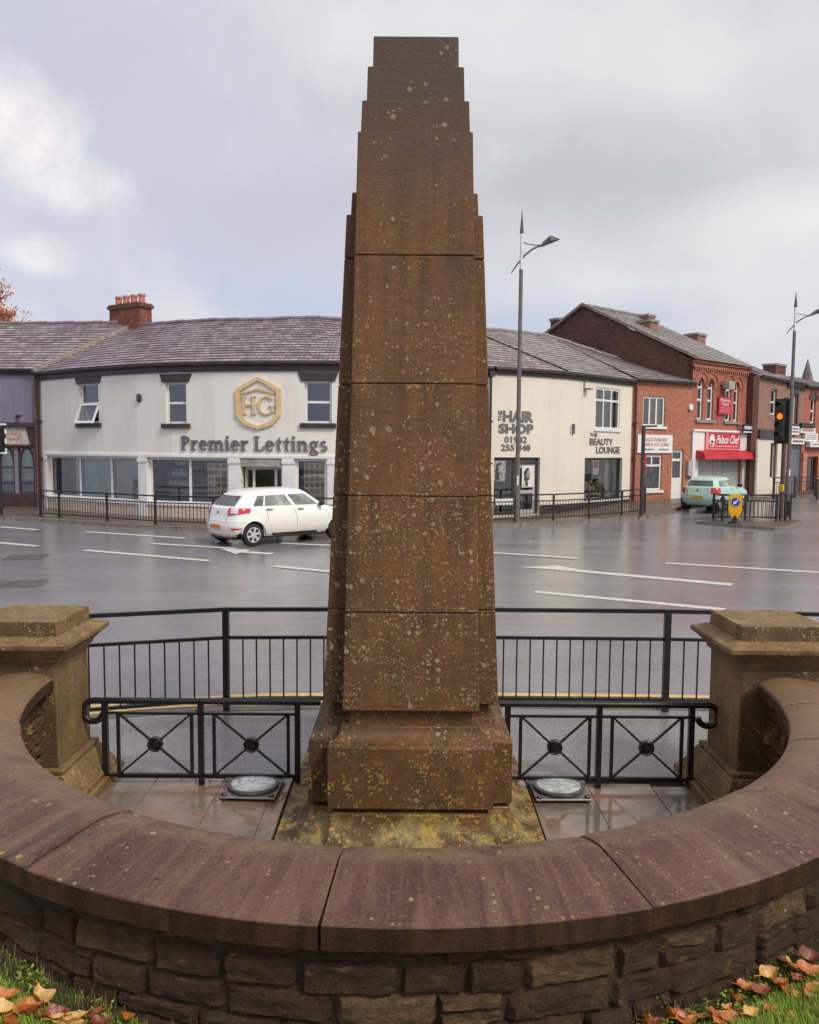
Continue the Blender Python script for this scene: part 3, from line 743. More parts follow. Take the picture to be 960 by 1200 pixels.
def ring_poly(cx, cy, rx, ry, ix, iy, a0, a1, n=14):
    A = [math.radians(a0 + (a1 - a0) * i / n) for i in range(n + 1)]
    return [[(cx + rx * math.cos(a), cy + ry * math.sin(a)), (cx + rx * math.cos(b), cy + ry * math.sin(b)), (cx + ix * math.cos(b), cy + iy * math.sin(b)), (cx + ix * math.cos(a), cy + iy * math.sin(a))] for a, b in zip(A, A[1:])]
def bx(x0, y0, x1, y1): return [[(x0, y0), (x1, y0), (x1, y1), (x0, y1)]]
def dot(cx, cy, r, n=12): return [[(cx + r * math.cos(2 * PI * i / n), cy + r * math.sin(2 * PI * i / n)) for i in range(n)]]
def stem(x0, h, w=.13, foot=(.06, .06), head=.06, y0=0.0):
    r = bx(x0, y0, x0 + w, h)
    if foot: r += bx(x0 - foot[0], y0, x0, y0 + .05) + bx(x0 + w, y0, x0 + w + foot[1], y0 + .05)
    if head: r += [[(x0 - head, h - .05), (x0, h - .07), (x0, h), (x0 - head, h - .02)]]
    return r
SERIF = {
    'P': (stem(.06, .72) + bx(.19, .67, .23, .72) + bx(.19, .33, .23, .38) + ring_poly(.23, .525, .25, .195, .11, .145, -90, 90), .53),
    'r': (stem(.06, .50, .12, (.06, .08)) + ring_poly(.31, .33, .13, .17, .08, .10, 85, 175, 8) + dot(.36, .44, .06), .44),
    'e': (ring_poly(.24, .25, .23, .265, .105, .215, 0, 318, 22) + bx(.13, .255, .46, .30), .50),
    'm': (stem(.06, .50, .12, (.06, .05)) + stem(.36, .34, .12, (.05, .05), 0) + stem(.66, .34, .12, (.05, .06), 0) + ring_poly(.30, .32, .18, .19, .06, .12, 0, 165, 10) + ring_poly(.60, .32, .18, .19, .06, .12, 0, 165, 10), .88),
    'i': (stem(.06, .50, .12) + dot(.12, .655, .075), .27),
    'L': (stem(.06, .72) + bx(.19, .67, .26, .72) + bx(0, .67, .06, .72) + bx(.25, 0, .44, .05) + [[(.40, .05), (.46, .05), (.48, .22), (.45, .22)], [(.44, 0), (.46, 0), (.46, .05), (.44, .05)]], .52),
    't': (bx(.10, .13, .22, .5) + [[(.10, .5), (.22, .5), (.22, .66), (.19, .66)]] + bx(.02, .45, .10, .50) + bx(.22, .45, .34, .50) + ring_poly(.235, .13, .135, .14, .02, .08, 180, 300, 8), .37),
    'n': (stem(.06, .50, .12, (.06, .05)) + stem(.37, .34, .12, (.05, .06), 0) + ring_poly(.305, .32, .185, .19, .065, .12, 0, 165, 10), .58),
    'g': (ring_poly(.22, .33, .20, .185, .09, .135, 0, 360, 22) + [[(.36, .43), (.46, .46), (.48, .51), (.37, .48)]] + ring_poly(.23, -.10, .23, .135, .15, .075, 0, 360, 22) + [[(.07, .10), (.15, .17), (.24, .04), (.12, .0)]] + bx(.13, -.01, .33, .05), .50),
    's': (ring_poly(.19, .375, .17, .135, .075, .085, 35, 265, 14) + ring_poly(.19, .135, .185, .145, .075, .09, 215, 445, 14) + [[(.12, .29), (.20, .25), (.27, .21), (.19, .26)]], .42),
    'H': (stem(.06, .72, .09, (.06, .06), 0) + stem(.44, .72, .09, (.06, .06), 0) + bx(0, .67, .06, .72) + bx(.15, .67, .21, .72) + bx(.38, .67, .44, .72) + bx(.53, .67, .59, .72) + bx(.15, .34, .44, .40), .62),
    'G': (ring_poly(.34, .36, .34, .375, .24, .315, 42, 322, 26) + bx(.54, .08, .64, .34) + bx(.45, .30, .54, .345) + bx(.64, .30, .69, .345), .72),
    ' ': ([], .22)}
def fserif(mb, fac, txt, R, d0, d1, gap=.03):
    x = 0; polys = []
    for ch in txt:
        g, w = SERIF[ch]; polys += [[(px + x, py) for px, py in p] for p in g]; x += w + gap
    x -= gap; s0, s1, z0, z1 = R    # z0 = baseline, z1 = cap height
    for i, p in enumerate(polys):
        fpoly(mb, fac, [(s0 + (s1 - s0) * a / x, z0 + (z1 - z0) * b / .72) for a, b in p], d0, d1 + .0012 * (i % 5))
    return mb

def scribble(mb, fac, R, rows, d, seed=0, word=(0.05, 0.2), fill=0.55):
    """rows of small print too far away to read"""
    rr = random.Random(seed); s0, s1, z0, z1 = R; H = (z1 - z0) / rows
    for i in range(rows):
        s = s0
        while s < s1:
            w = min(rr.uniform(*word), s1 - s)
            fbox(mb, fac, s, s + w * .8, z0 + H * (i + .5 - fill / 2), z0 + H * (i + .5 + fill / 2), d - .004, d); s += w
    return mb

def downpipe(root, fac, s, z0, z1, d=0.09, r=0.045, mat='dark_paint', name='downpipe', hopper=True):
    m = MB(); m.tube([fac.P(s, z0, d), fac.P(s, z1, d)], r, 8)
    for z in [z0 + .4 + i * 1.6 for i in range(int((z1 - z0) / 1.6))]: fbox(m, fac, s - .09, s + .09, z, z + .06, 0, d + .05)
    if hopper: fbox(m, fac, s - .1, s + .1, z1 - .22, z1 - .02, .0, d + .1)
    build(m, name, mat, root)

def gutter(root, fac, s0, s1, z, d=0.16, mat='dark_paint'):
    m = MB(); cs = fac.cuts(s0, s1); pts = [fac.P(s, z, d) for s in cs]
    m.tube(pts, 0.07, 8); build(m, 'gutter', mat, root)

# ================================================================== BUILDINGS
def facade_from(px_y, zb=0.1):
    out = []
    for x, Y in px_y:
        p = aty(x, 430, Y); out.append((p.x, p.y))
    return Facade(out, zb)

FW = facade_from([(45, 35.4), (82, 33.8), (120, 32.6), (160, 31.6), (200, 30.9), (250, 30.4), (300, 30.1), (350, 29.95), (397, 29.9), (440, 30.0), (485, 30.3), (530, 30.8), (577, 31.4), (618, 32.1), (660, 33.1), (700, 34.7), (742, 36.8)])
S_MID = FW.px(577, 480)[0]
EAVE = 5.88
def eave_z(s): return EAVE - 0.0 * s
RIDGE_PX = [(155, 383), (240, 377.5), (300, 376), (360, 373), (397, 376), (486, 382), (575, 388), (660, 396), (715, 404)]
F_RIDGE = Facade([(p.x, p.y) for p in [FW.P(s, 0, -4.6) for s in FW.cum]])
def ridge_at(s_frac_list):
    pts = []
    for x, y in RIDGE_PX:
        s, z = F_RIDGE.px(x, y); pts.append((s, z))
    return pts
_rp = ridge_at(None)
def ridge_z(s):   # ridge height above a point s of the front
    sr = s / FW.L * F_RIDGE.L
    if sr <= _rp[0][0]: return _rp[0][1]
    for (a, za), (b, zb_) in zip(_rp, _rp[1:]):
        if sr <= b: return za + (zb_ - za) * (sr - a) / (b - a)
    return _rp[-1][1]

# ---- the white corner building with the lettings sign
b0 = FW.P(0, 0)
prem = thing('corner_shop_building', 'white rendered two storey corner building with slate roof and hexagon emblem above its shop windows', 'building', (b0.x, b0.y, 0))
up = [FW.rect(93, 115.5, 449, 496), FW.rect(194, 218.5, 447.5, 496.5), FW.rect(357, 389, 446, 496)]
A = FW.rect(57, 163, 536, 590); B = FW.rect(174, 268, 537, 592); Cd = FW.rect(283, 330, 540, 616); D = FW.rect(346, 383, 541, 594)
zt = 2.30
shop_top = FW.px(220, 536)[1]
A = (A[0], A[1], 0.62, shop_top); B = (B[0], B[1], 0.62, shop_top); Cd = (Cd[0], Cd[1], 0.10, shop_top); D = (D[0], D[1], 0.62, shop_top)
E2 = (FW.px(400, 560)[0], FW.px(470, 560)[0], 0.62, shop_top); E3 = (FW.px(490, 560)[0], FW.px(560, 560)[0], 0.62, shop_top)
up_hidden = [(FW.px(452, 470)[0], FW.px(482, 470)[0], up[2][2], up[2][3]), (FW.px(535, 470)[0], FW.px(560, 470)[0], up[2][2], up[2][3])]
build(fwall(FW, 0.0, S_MID, -0.2, EAVE, up + up_hidden + [A, B, Cd, D, E2, E3]), 'wall', 'white_render', prem)
# painted brick plinth under the shop windows
m = MB()
for (a, b) in ((A[0] - .25, Cd[0] - .1), (Cd[1] + .1, S_MID - .1)): fbox(m, FW, a, b, -0.15, 0.575, 0.0, 0.05)
build(m, 'plinth', 'brick_white', prem)
m = MB(); fbox(m, FW, A[0] - .3, S_MID - .1, shop_top, shop_top + .09, 0.0, 0.08); build(m, 'shopfront_cornice', 'upvc_white', prem)
m = MB()
for (a, b) in ((A[0] - .2, A[0] - .02), (A[1] + .03, B[0] - .03), (B[1] + .03, Cd[0] - .05), (Cd[1] + .05, D[0] - .04), (D[1] + .03, D[1] + .3)):
    m = MB(); fbox(m, FW, a, b, 0.0, shop_top - .002, 0.004, 0.07); fbox(m, FW, a - .03, b + .03, shop_top - .2, shop_top - .06, 0.004, 0.10); build(m, 'shopfront_pilaster', 'upvc_white', prem)
for R_ in (A, B, D, E2, E3): m = MB(); fbox(m, FW, R_[0] - .05, R_[1] + .05, .555, .625, -.1, .09); build(m, 'shop_sill', 'upvc_white', prem)
fx = lambda R_, x: (FW.px(x, 560)[0] - R_[0]) / (R_[1] - R_[0])
w1 = window(prem, FW, A, 0.10, vs=(fx(A, 91), fx(A, 128)), inner='interior_dark', dep=1.6, glass='shop_glass', name='shop_window', curtain=('blind', .10, .98, 'blind_grey'))
w2 = window(prem, FW, B, 0.10, vs=(fx(B, 221),), inner='interior_mid', dep=2.0, glass='shop_glass', name='shop_window')
w3 = window(prem, FW, D, 0.10, inner='interior_mid', dep=2.0, glass='shop_glass', name='shop_window')
for R_ in (E2, E3): window(prem, FW, R_, 0.10, vs=(.5,), inner='interior_mid', dep=1.5, glass='shop_glass', name='shop_window')
def cards(root, fac, R_, nx, nz, d=-.20):
    s0, s1, z0, z1 = R_; w = (s1 - s0) / nx; h = (z1 - z0) / nz; m = MB(); fbox(m, fac, s0, s1, z0, z1, d - .02, d - .01); build(m, 'display_board', 'paper', root)
    for i in range(nx):
        for j in range(nz): m = MB(); fbox(m, fac, s0 + w * i + w * .12, s0 + w * (i + 1) - w * .12, z0 + h * j + h * .22, z0 + h * (j + 1) - h * .10, d - .009, d); build(m, 'property_card', 'photo_tan', root)
cards(w2, FW, (FW.px(240, 560)[0], FW.px(264, 560)[0], .95, shop_top - .2), 3, 5)
cards(w3, FW, (FW.px(355, 560)[0], FW.px(381, 560)[0], .80, shop_top - .15), 4, 6)
m = MB()
for i, (xa, xb, za, zc) in enumerate(((192, 214, .9, 1.15), (190, 214, 1.3, 1.5), (194, 213, 1.65, 1.95), (197, 212, 2.1, 2.3))): fbox(m, FW, FW.px(xa, 560)[0], FW.px(xb, 560)[0], za, zc, -.42, -.40)
build(m, 'window_poster', 'photo_grey', w2)
m = MB(); fbox(m, FW, FW.px(151, 580)[0], FW.px(162, 580)[0], .70, 1.48, -.22, -.21); p_ = build(m, 'portrait_poster', 'photo_dark', w1)
m = MB(); s_a = FW.px(156.5, 580)[0]; fpoly(m, FW, [(s_a + .13 * math.cos(i * PI / 8), 1.0 + .17 * math.sin(i * PI / 8)) for i in range(16)], -.209, -.205); build(m, 'poster_print', 'pale_skin_print', p_)
# door recess
window(prem, FW, (Cd[0], Cd[1], .12, shop_top - .32), 0.10, vs=(.24, .80), inner='interior_dark', dep=1.6, glass='shop_glass', name='shop_door', d=-.35, curtain=('c', .78, 1.0, 'curtain_pale'))
m = MB(); fbox(m, FW, Cd[0], Cd[1], shop_top - .32, shop_top - .02, -.3, .03)
for i in range(5): fbox(m, FW, Cd[0] + .02, Cd[1] - .02, shop_top - .30 + i * .055, shop_top - .265 + i * .055, .03, .04)
build(m, 'shutter_box', 'curtain_pale', prem)
# upper windows: plain sashes with heavy dark lintels
for i, R_ in enumerate(up + up_hidden):
    w = window(prem, FW, R_, 0.085, hs=(.50,), frame='upvc_white', inner='interior_dark', dep=1.2, name='upper_window', curtain=('c', .72, 1.0, 'curtain_pale') if i == 1 else None)
    if i == 0:   # lower light pushed open at its foot
        s0, s1, z0, z1 = R_; zm = z0 + (z1 - z0) * .50; m = MB(); q = lambda s, z: FW.P(s, z, -.10 + .34 * (zm - z) / (zm - z0))
        for (a, b, c, d_) in ((s0 + .02, s0 + .10, z0, zm), (s1 - .10, s1 - .02, z0, zm), (s0 + .1, s1 - .1, z0, z0 + .09), (s0 + .1, s1 - .1, zm - .09, zm)):
            m.hexa([q(a, c), q(b, c), q(b, d_), q(a, d_)] + [q(x, z) + FW.vn[1] * .05 for x, z in ((a, c), (b, c), (b, d_), (a, d_))])
        sash = build(m, 'open_sash', 'upvc_white', w); m = MB(); m.quad(q(s0 + .1, z0 + .09), q(s1 - .1, z0 + .09), q(s1 - .1, zm - .09), q(s0 + .1, zm - .09)); build(m, 'sash_pane', 'glass', sash, recalc=False)
    s0, s1, z0, z1 = R_
    m = MB(); fpoly(m, FW, [(s0 - .12, z1 - .02), (s1 + .12, z1 - .02), (s1 + .24, z1 + .30), (s0 - .24, z1 + .30)], 0.003, .05); build(m, 'lintel', 'dark_paint', prem)
    m = MB(); fbox(m, FW, s0 - .16, s1 + .16, z0 - .17, z0, -.1, .10); build(m, 'sill', 'dark_paint', prem)
m = MB(); fbox(m, FW, 0.0, S_MID, EAVE - .34, EAVE - .02, .004, .06); build(m, 'fascia', 'dark_paint', prem)
gutter(prem, FW, 0.05, S_MID - .05, EAVE - .05)
def roof_lines(sa, sb, n=10, over=.22):
    ss = sorted(set(FW.cuts(sa, sb))); e = [FW.P(s, EAVE, over) for s in ss]; g = []; bk = []
    for s in ss:
        p = FW.P(s, 0, -4.6); g.append(V((p.x, p.y, ridge_z(s)))); q = FW.P(s, 0, -8.2); bk.append(V((q.x, q.y, EAVE)))
    return e, g, bk
e, g, bk = roof_lines(0, S_MID); roof(prem, 'roof', 'slate', e, g, 17, back=bk)
# verge mortar between the two roofs
m = MB(); m.bar(e[0] + V((-.05, 0, .08)), g[0] + V((-.05, 0, .08)), .34, .16); build(m, 'verge', 'lead_mortar', prem)
# chimney on the party wall
c0 = g[0]; m = MB(); ax = (FW.seg[0] * 1.0); ay = V((-ax.y, ax.x, 0))
cc = aty(153, 372, c0.y + .1); cx, cy = cc.x, c0.y + .1
def obox(mb, cx, cy, a, hw, hd, z0, z1):
    b = V((-a.y, a.x, 0)); P_ = [V((cx, cy, 0)) + a * (sx * hw) + b * (sy * hd) for sx, sy in ((-1, -1), (1, -1), (1, 1), (-1, 1))]
    return mb.hexa([p + V((0, 0, z0)) for p in P_] + [p + V((0, 0, z1)) for p in P_])
ca = V((.86, -.5, 0)).normalized()
zc = lambda y: EYE.z + ray(153, y).z * (cy / ray(153, y).y)
def uvbox(mb, cx, cy, a, hw, hd, z0, z1):
    b = V((-a.y, a.x, 0)); P_ = [V((cx, cy, 0)) + a * (sx * hw) + b * (sy * hd) for sx, sy in ((-1, -1), (1, -1), (1, 1), (-1, 1))]; o = 0
    for i in range(4):
        p, q = P_[i], P_[(i + 1) % 4]; l = (q - p).length
        mb.quad(p + UP * z0, q + UP * z0, q + UP * z1, p + UP * z1, uv=[(o, z0), (o + l, z0), (o + l, z1), (o, z1)]); o += l
    mb.quad(*[p + UP * z1 for p in P_], uv=[(0, 0), (.3, 0), (.3, .3), (0, .3)])
m = MB(); uvbox(m, cx, cy, ca, 1.02, .36, EAVE + .6, zc(357)); ch = build(m, 'chimney', 'brick_chimney', prem)
m = MB(); uvbox(m, cx, cy, ca, 1.10, .43, zc(362.5), zc(359)); build(m, 'chimney_cap', 'brick_dark', ch); m = MB(); uvbox(m, cx, cy, ca, 1.06, .40, zc(359) + .002, zc(357.5)); build(m, 'chimney_cap', 'brick_dark', ch)
for i in range(4):
    p = V((cx, cy, 0)) + ca * (-.78 + .52 * i); m = MB(); z0 = zc(357.5); h = (zc(346) - z0)
    m.lathe([(.0, z0), (.16, z0), (.14, z0 + h * .72), (.175, z0 + h * .76), (.175, z0 + h * .95), (.13, z0 + h), (.10, z0 + h * .7), (0, z0 + h * .6)], 14, (p.x, p.y, 0)); build(m, 'chimney_pot', 'terracotta', ch, smooth=40)
downpipe(prem, FW, FW.px(576, 480)[0] - .08, .2, EAVE - .15)
downpipe(prem, FW, .12, .2, EAVE - .1, mat='maroon_paint', hopper=False)
# gable closing the far end of the block
m = MB(); m.add([e[0], g[0], bk[0], V((bk[0].x, bk[0].y, 0)), V((e[0].x, e[0].y, 0))], [(0, 1, 2, 3, 4)], [[(0, 6), (4, 8), (8, 6), (8, 0), (0, 0)]]); build(m, 'gable_wall', 'brick_dark', prem)

# signs fixed on it
s0, z0 = FW.px(213, 527.5); s1, z1 = FW.px(385, 527)
zb = (z0 + z1) / 2 - .02; cap = FW.px(216, 511.5)[1] - FW.px(216, 528)[1]
sg = thing('shop_sign', 'large grey serif letters reading Premier Lettings above the white shop windows', 'sign', FW.P(s0, zb, .05))
m = MB(); fserif(m, FW, 'Premier Lettings', (s0, s1, zb, zb + cap), .012, .07); build(m, 'lettering', 'charcoal_sign', sg)
em = thing('emblem_sign', 'cream hexagon emblem with the letters HG on the white wall', 'sign', FW.P(FW.px(303, 472)[0], 4.0, .05))
es, ez = FW.px(302.8, 472.5); hw = (FW.px(329.5, 472)[0] - FW.px(276.5, 472)[0]) / 2; hh = (FW.px(303, 441.5)[1] - FW.px(303, 503.5)[1]) / 2
hexo = [(0, 1), (.52, .77), (1, .52), (1, 0), (1, -.46), (.62, -.82), (0, -1), (-.62, -.82), (-1, -.46), (-1, 0), (-1, .52), (-.52, .77)]
m = MB()
for a, b in zip(hexo, hexo[1:] + hexo[:1]):
    k = .80; fpoly(m, FW, [(es + a[0] * hw, ez + a[1] * hh), (es + b[0] * hw, ez + b[1] * hh), (es + b[0] * hw * k, ez + b[1] * hh * .86), (es + a[0] * hw * k, ez + a[1] * hh * .86)], .01, .09)
build(m, 'hexagon_frame', 'gold_sign', em)
m = MB(); yo = ez + hh * .38
fpoly(m, FW, [(es - hw * .76, yo), (es, yo + hh * .22), (es + hw * .76, yo - .0), (es + hw * .62, yo - .02), (es, yo + hh * .12), (es - hw * .62, yo - .02)], .01, .07); build(m, 'chevron', 'gold_sign', em)
m = MB(); fserif(m, FW, 'HG', (es - hw * .74, es + hw * .78, ez - hh * .42, ez + hh * .27), .01, .07); build(m, 'lettering', 'gold_sign', em)
al = thing('alarm_box', 'small dark oval alarm box on the white wall between two upper windows', 'alarm', FW.P(FW.px(164, 467)[0], FW.px(164, 467)[1], 0))
a_s, a_z = FW.px(164, 466.5); m = MB(); fpoly(m, FW, [(a_s + .11 * math.cos(i * PI / 8), a_z + .17 * math.sin(i * PI / 8)) for i in range(16)], 0, .10); build(m, 'casing', 'dark_paint', al, bevel=.02)
m = MB(); fpoly(m, FW, [(a_s + .06 * math.cos(i * PI / 8), a_z + .10 * math.sin(i * PI / 8)) for i in range(16)], .10, .115); build(m, 'cover', 'uplight_metal', al)

# ---- the cream building with the hairdresser's
b1 = FW.P(S_MID, 0)
hair = thing('hairdresser_building', 'cream rendered building with slate roof, hairdresser doorway and beauty salon window', 'building', (b1.x, b1.y, 0))
Ho = FW.rect(578, 632.5, 536, 600); Ho = (S_MID + .12, Ho[1], .22, Ho[3]); Hu = FW.rect(698, 726.5, 455, 503); Hg = FW.rect(685, 729, 536.5, 586)
build(fwall(FW, S_MID, FW.L, -.2, EAVE, [Ho, Hu, Hg]), 'wall', 'cream_render', hair)
m = MB(); cs_ = [(Ho[1] + .02, FW.L - .02)]
for a, b in cs_: fbox(m, FW, a, b, -.2, Hg[2] - .05, 0, .03)
build(m, 'plinth', 'dark_paint', hair)
hx = lambda x: (FW.px(x, 570)[0] - Ho[0]) / (Ho[1] - Ho[0])
hw_ = window(hair, FW, Ho, .12, vs=(hx(604),), hs=(.88,), frame='dark_paint', inner='interior_dark', dep=2.2, glass='shop_glass', name='shop_window')
sd0 = FW.px(608, 570)[0]; sd1 = FW.px(628, 570)[0]; m = MB(); dz = Ho[2] + (Ho[3] - Ho[2]) * .87
for a, b, c, d_ in ((sd0, sd0 + .1, .25, dz), (sd1 - .1, sd1, .25, dz), (sd0 + .1, sd1 - .1, .25, .42), (sd0 + .1, sd1 - .1, dz - .12, dz), (sd0 + .1, sd1 - .1, 1.05, 1.18)): fbox(m, FW, a, b, c, d_, -.15, -.07)
dr = build(m, 'door', 'shutter_grey', hair); m = MB(); m.quad(FW.P(sd0 + .1, .4, -.12), FW.P(sd1 - .1, .4, -.12), FW.P(sd1 - .1, dz - .1, -.12), FW.P(sd0 + .1, dz - .1, -.12)); build(m, 'door_pane', 'shop_glass', dr, recalc=False)
def poster(root, fac, R_, d, seed, name='poster', col='paper'):
    m = MB(); fbox(m, fac, *R_, d - .008, d); p = build(m, name, col, root); s0, s1, z0, z1 = R_; W = s1 - s0; H = z1 - z0; m = MB(); rr = random.Random(seed)
    pts = [(s0 + W * (.42 + .26 * math.cos(t) * rr.uniform(.85, 1.15)), z0 + H * (.60 + .32 * math.sin(t) * rr.uniform(.9, 1.1))) for t in [i * PI / 9 for i in range(18)]]
    fpoly(m, fac, pts, d, d + .004); fpoly(m, fac, [(s0 + W * .12, z0 + H * .02), (s0 + W * .5, z0 + H * .04), (s0 + W * .42, z0 + H * .7), (s0 + W * .18, z0 + H * .55)], d, d + .003); build(m, 'poster_hair', 'photo_dark', p)
    m = MB(); fpoly(m, fac, [(s0 + W * (.52 + .15 * math.cos(i * PI / 8)), z0 + H * (.60 + .19 * math.sin(i * PI / 8))) for i in range(16)], d + .004, d + .007); build(m, 'poster_face', 'photo_grey', p)
    return p
poster(dr, FW, (FW.px(612.5, 560)[0], FW.px(626.5, 560)[0], FW.px(619, 571)[1], FW.px(619, 546)[1]), -.04, 4)
poster(hw_, FW, (FW.px(580, 560)[0], FW.px(594, 560)[0], FW.px(587, 564)[1], FW.px(587, 540)[1]), -.1, 9, col='photo_grey')
m = MB()
for x, y in ((588, 574), (600, 572), (591, 586)): s, z = FW.px(x, y); fbox(m, FW, s - .25, s + .2, z - .35, z + .1, -1.2, -.8)
build(m, 'salon_furniture', 'photo_dark', hw_)
m = MB(); fbox(m, FW, Ho[0] + .15, FW.px(603, 590)[0], .62, .86, -.16, -.10); build(m, 'window_board', 'white_sign', hw_)
window(hair, FW, Hu, .085, vs=(.345, .665), hs=(.70,), inner='interior_mid', dep=1.0, name='upper_window', curtain=('blind', .05, .95, 'curtain_pale'), d=-.04)
m = MB(); fbox(m, FW, Hu[0] - .08, Hu[1] + .08, Hu[2] - .1, Hu[2], -.05, .06); build(m, 'sill', 'upvc_white', hair)
hgw = window(hair, FW, Hg, .07, frame='dark_paint', inner='interior_dark', dep=2.0, glass='shop_glass', name='shop_window')
gx = lambda x, y=560: FW.px(x, y)[0]; gzv = lambda y, x=707: FW.px(x, y)[1]
m = MB(); fbox(m, FW, gx(718), gx(726), Hg[2] + .05, Hg[3] - .05, -.7, -.4); build(m, 'pillar', 'curtain_pale', hgw)
m = MB(); fbox(m, FW, gx(699), gx(706), gzv(556), gzv(539.5), -.2, -.19); fbox(m, FW, gx(690), gx(709), gzv(584), gzv(578), -.2, -.19); wp = build(m, 'window_poster', 'white_sign', hgw)
m = MB(); fbox(m, FW, gx(700), gx(705), gzv(548), gzv(541), -.19, -.186); build(m, 'poster_print', 'red_print', wp)
m = MB(); scribble(m, FW, (gx(706.8), gx(712), gzv(554), gzv(540)), 5, -.19, 3, (.08, .22)); scribble(m, FW, (gx(692), gx(708), gzv(583), gzv(579)), 1, -.185, 5, (.2, .34), .8); build(m, 'poster_lettering', 'dark_print', wp)
m = MB()
for i, (x, y, w_) in enumerate(((698, 569, .13), (703, 565, .09), (701, 573, .15), (706, 573, .11), (696, 574, .10))): s, z = FW.px(x, y); m.blob(FW.P(s, z, -.5), (w_, .15, w_ * 1.3), i)
build(m, 'flower_display', 'pale_skin_print', hgw, smooth=60)
m = MB()
for i, (x, y, w_) in enumerate(((714, 572, .25), (715, 563, .2))): s, z = FW.px(x, y); m.blob(FW.P(s, z, -.6), (w_, .2, w_ * 1.8), i + 9)
build(m, 'house_plant', 'weed_green', hgw, smooth=60)
m = MB(); fbox(m, FW, S_MID, FW.L, EAVE - .26, EAVE - .02, .004, .06); build(m, 'fascia', 'dark_paint', hair)
gutter(hair, FW, S_MID + .05, FW.L - .05, EAVE - .05)
e, g, bk = roof_lines(S_MID, FW.L); ROOF_END = (e[-1], g[-1], bk[-1]); roof(hair, 'roof', 'slate2', e, g, 17, back=bk)
i_ = 2; m = MB(); m.bar(e[i_].lerp(g[i_], .0) + UP * .05, e[i_ - 1].lerp(g[i_ - 1], 1) + UP * .06, .1, .05); build(m, 'roof_seam', 'dark_paint', hair)
hs = thing('wall_lettering', 'dark hairdresser lettering with telephone number painted on cream wall', 'sign', FW.P(FW.px(604, 505)[0], 4, .02))
r_ = lambda xl, xr, yt, yb: FW.rect(xl, xr, yt, yb)
m = MB(); ftext(m, FW, 'THE', r_(584, 588.3, 481, 493.5), .022, .02, .016, vertical=True); ftext(m, FW, 'HAIR', r_(589.3, 625, 481.5, 494.8), .022, .045, .016); ftext(m, FW, 'SHOP', r_(584, 625, 496.5, 508.2), .022, .045, .016)
ftext(m, FW, '01942', r_(591, 617.5, 511.3, 519.2), .022, .03, .016); ftext(m, FW, '255 448', r_(587, 621.5, 520.8, 528.4), .022, .03, .016); build(m, 'lettering', 'charcoal_sign', hs)
bs = thing('wall_lettering', 'dark beauty lounge lettering painted above the salon display window', 'sign', FW.P(FW.px(708, 520)[0], 3.5, .02))
m = MB(); ftext(m, FW, 'THE', r_(691.2, 700, 507.4, 511.8), .022, .02, .016); ftext(m, FW, 'BEAUTY', r_(690.8, 718.3, 513.8, 521.8), .022, .03, .016); ftext(m, FW, 'LOUNGE', r_(698.5, 726.3, 523.4, 531.3), .022, .035, .016); build(m, 'lettering', 'charcoal_sign', bs)
br = thing('wall_bracket', 'small white bracket arm high on the cream wall beside the upper window', 'bracket', FW.P(FW.px(685, 452)[0], FW.px(685, 452)[1], 0))
s, z = FW.px(684.5, 451); m = MB(); fbox(m, FW, s - .03, s + .03, z - .22, z + .25, 0, .05); fbox(m, FW, s - .02, s + .22, z - .2, z - .14, .05, .3); build(m, 'arm', 'lead_mortar', br)
br = thing('junction_box', 'small grey junction box with hanging cable on the cream wall', 'cable box', FW.P(FW.px(669, 503)[0], FW.px(669, 503)[1], 0))
s, z = FW.px(670, 502.5); m = MB(); fbox(m, FW, s + .02, s + .12, z - .2, z + .2, 0, .09); build(m, 'box', 'charcoal_sign', br); m = MB(); m.tube([FW.P(s + .05, z + .18, .05), FW.P(s - .12, z + .1, .06), FW.P(s - .1, z - .25, .04)], .012, 5); build(m, 'cable', 'lead_mortar', br)

# ---- red brick shop to its right
q0 = FW.P(FW.L, 0)
pB = aty(812, 447, 38.9)
FB = Facade([(q0.x, q0.y), (pB.x, pB.y)])
gb = 0.35
bk_ = thing('brick_shop_building', 'low red brick shop with white door and slate roof beside the cream building', 'building', (q0.x, q0.y, 0))
EB = FB.px(780, 446)[1]
Bu = FB.rect(753.7, 779.5, 464.5, 499.5); Bl = FB.rect(752.5, 775.5, 533, 574.5); Bd = FB.rect(787, 800.5, 527, 590); Bd = (Bd[0], Bd[1], gb + .1, Bd[3])
build(fwall(FB, 0.0, FB.L, -.2, EB, [Bu, Bl, Bd]), 'wall', 'brick_red', bk_)
window(bk_, FB, Bu, .09, vs=(.33, .64), inner='interior_mid', dep=1.0, name='upper_window', curtain=('c', .35, 1.0, 'curtain_pale'), d=-.06)
m = MB(); fbox(m, FB, Bu[0] - .1, Bu[1] + .1, Bu[2] - .12, Bu[2], -.06, .07); fbox(m, FB, Bl[0] - .1, Bl[1] + .1, Bl[2] - .12, Bl[2], -.06, .07); build(m, 'sill', 'upvc_white', bk_)
lw = window(bk_, FB, Bl, .09, vs=(), hs=(.70,), inner='interior_mid', dep=1.2, glass='shop_glass', name='shop_window', d=-.06)
m = MB(); W_ = Bl[1] - Bl[0]; H_ = Bl[3] - Bl[2]; fbox(m, FB, Bl[0] + W_ * .52 - .04, Bl[0] + W_ * .52 + .04, Bl[2] + H_ * .72, Bl[3] - .09, -.118, -.064); build(m, 'transom_mullion', 'upvc_white', lw)
m = MB(); rr = random.Random(3)
for i in range(9): u = Bl[0] + W_ * rr.uniform(.12, .8); z = Bl[2] + H_ * rr.uniform(.1, .6); m.bar(FB.P(u, z, -.2), FB.P(u + rr.uniform(-.1, .35), z + rr.uniform(.05, .3), -.2), .05, .03)
build(m, 'window_display', 'pushbox_yellow', lw)
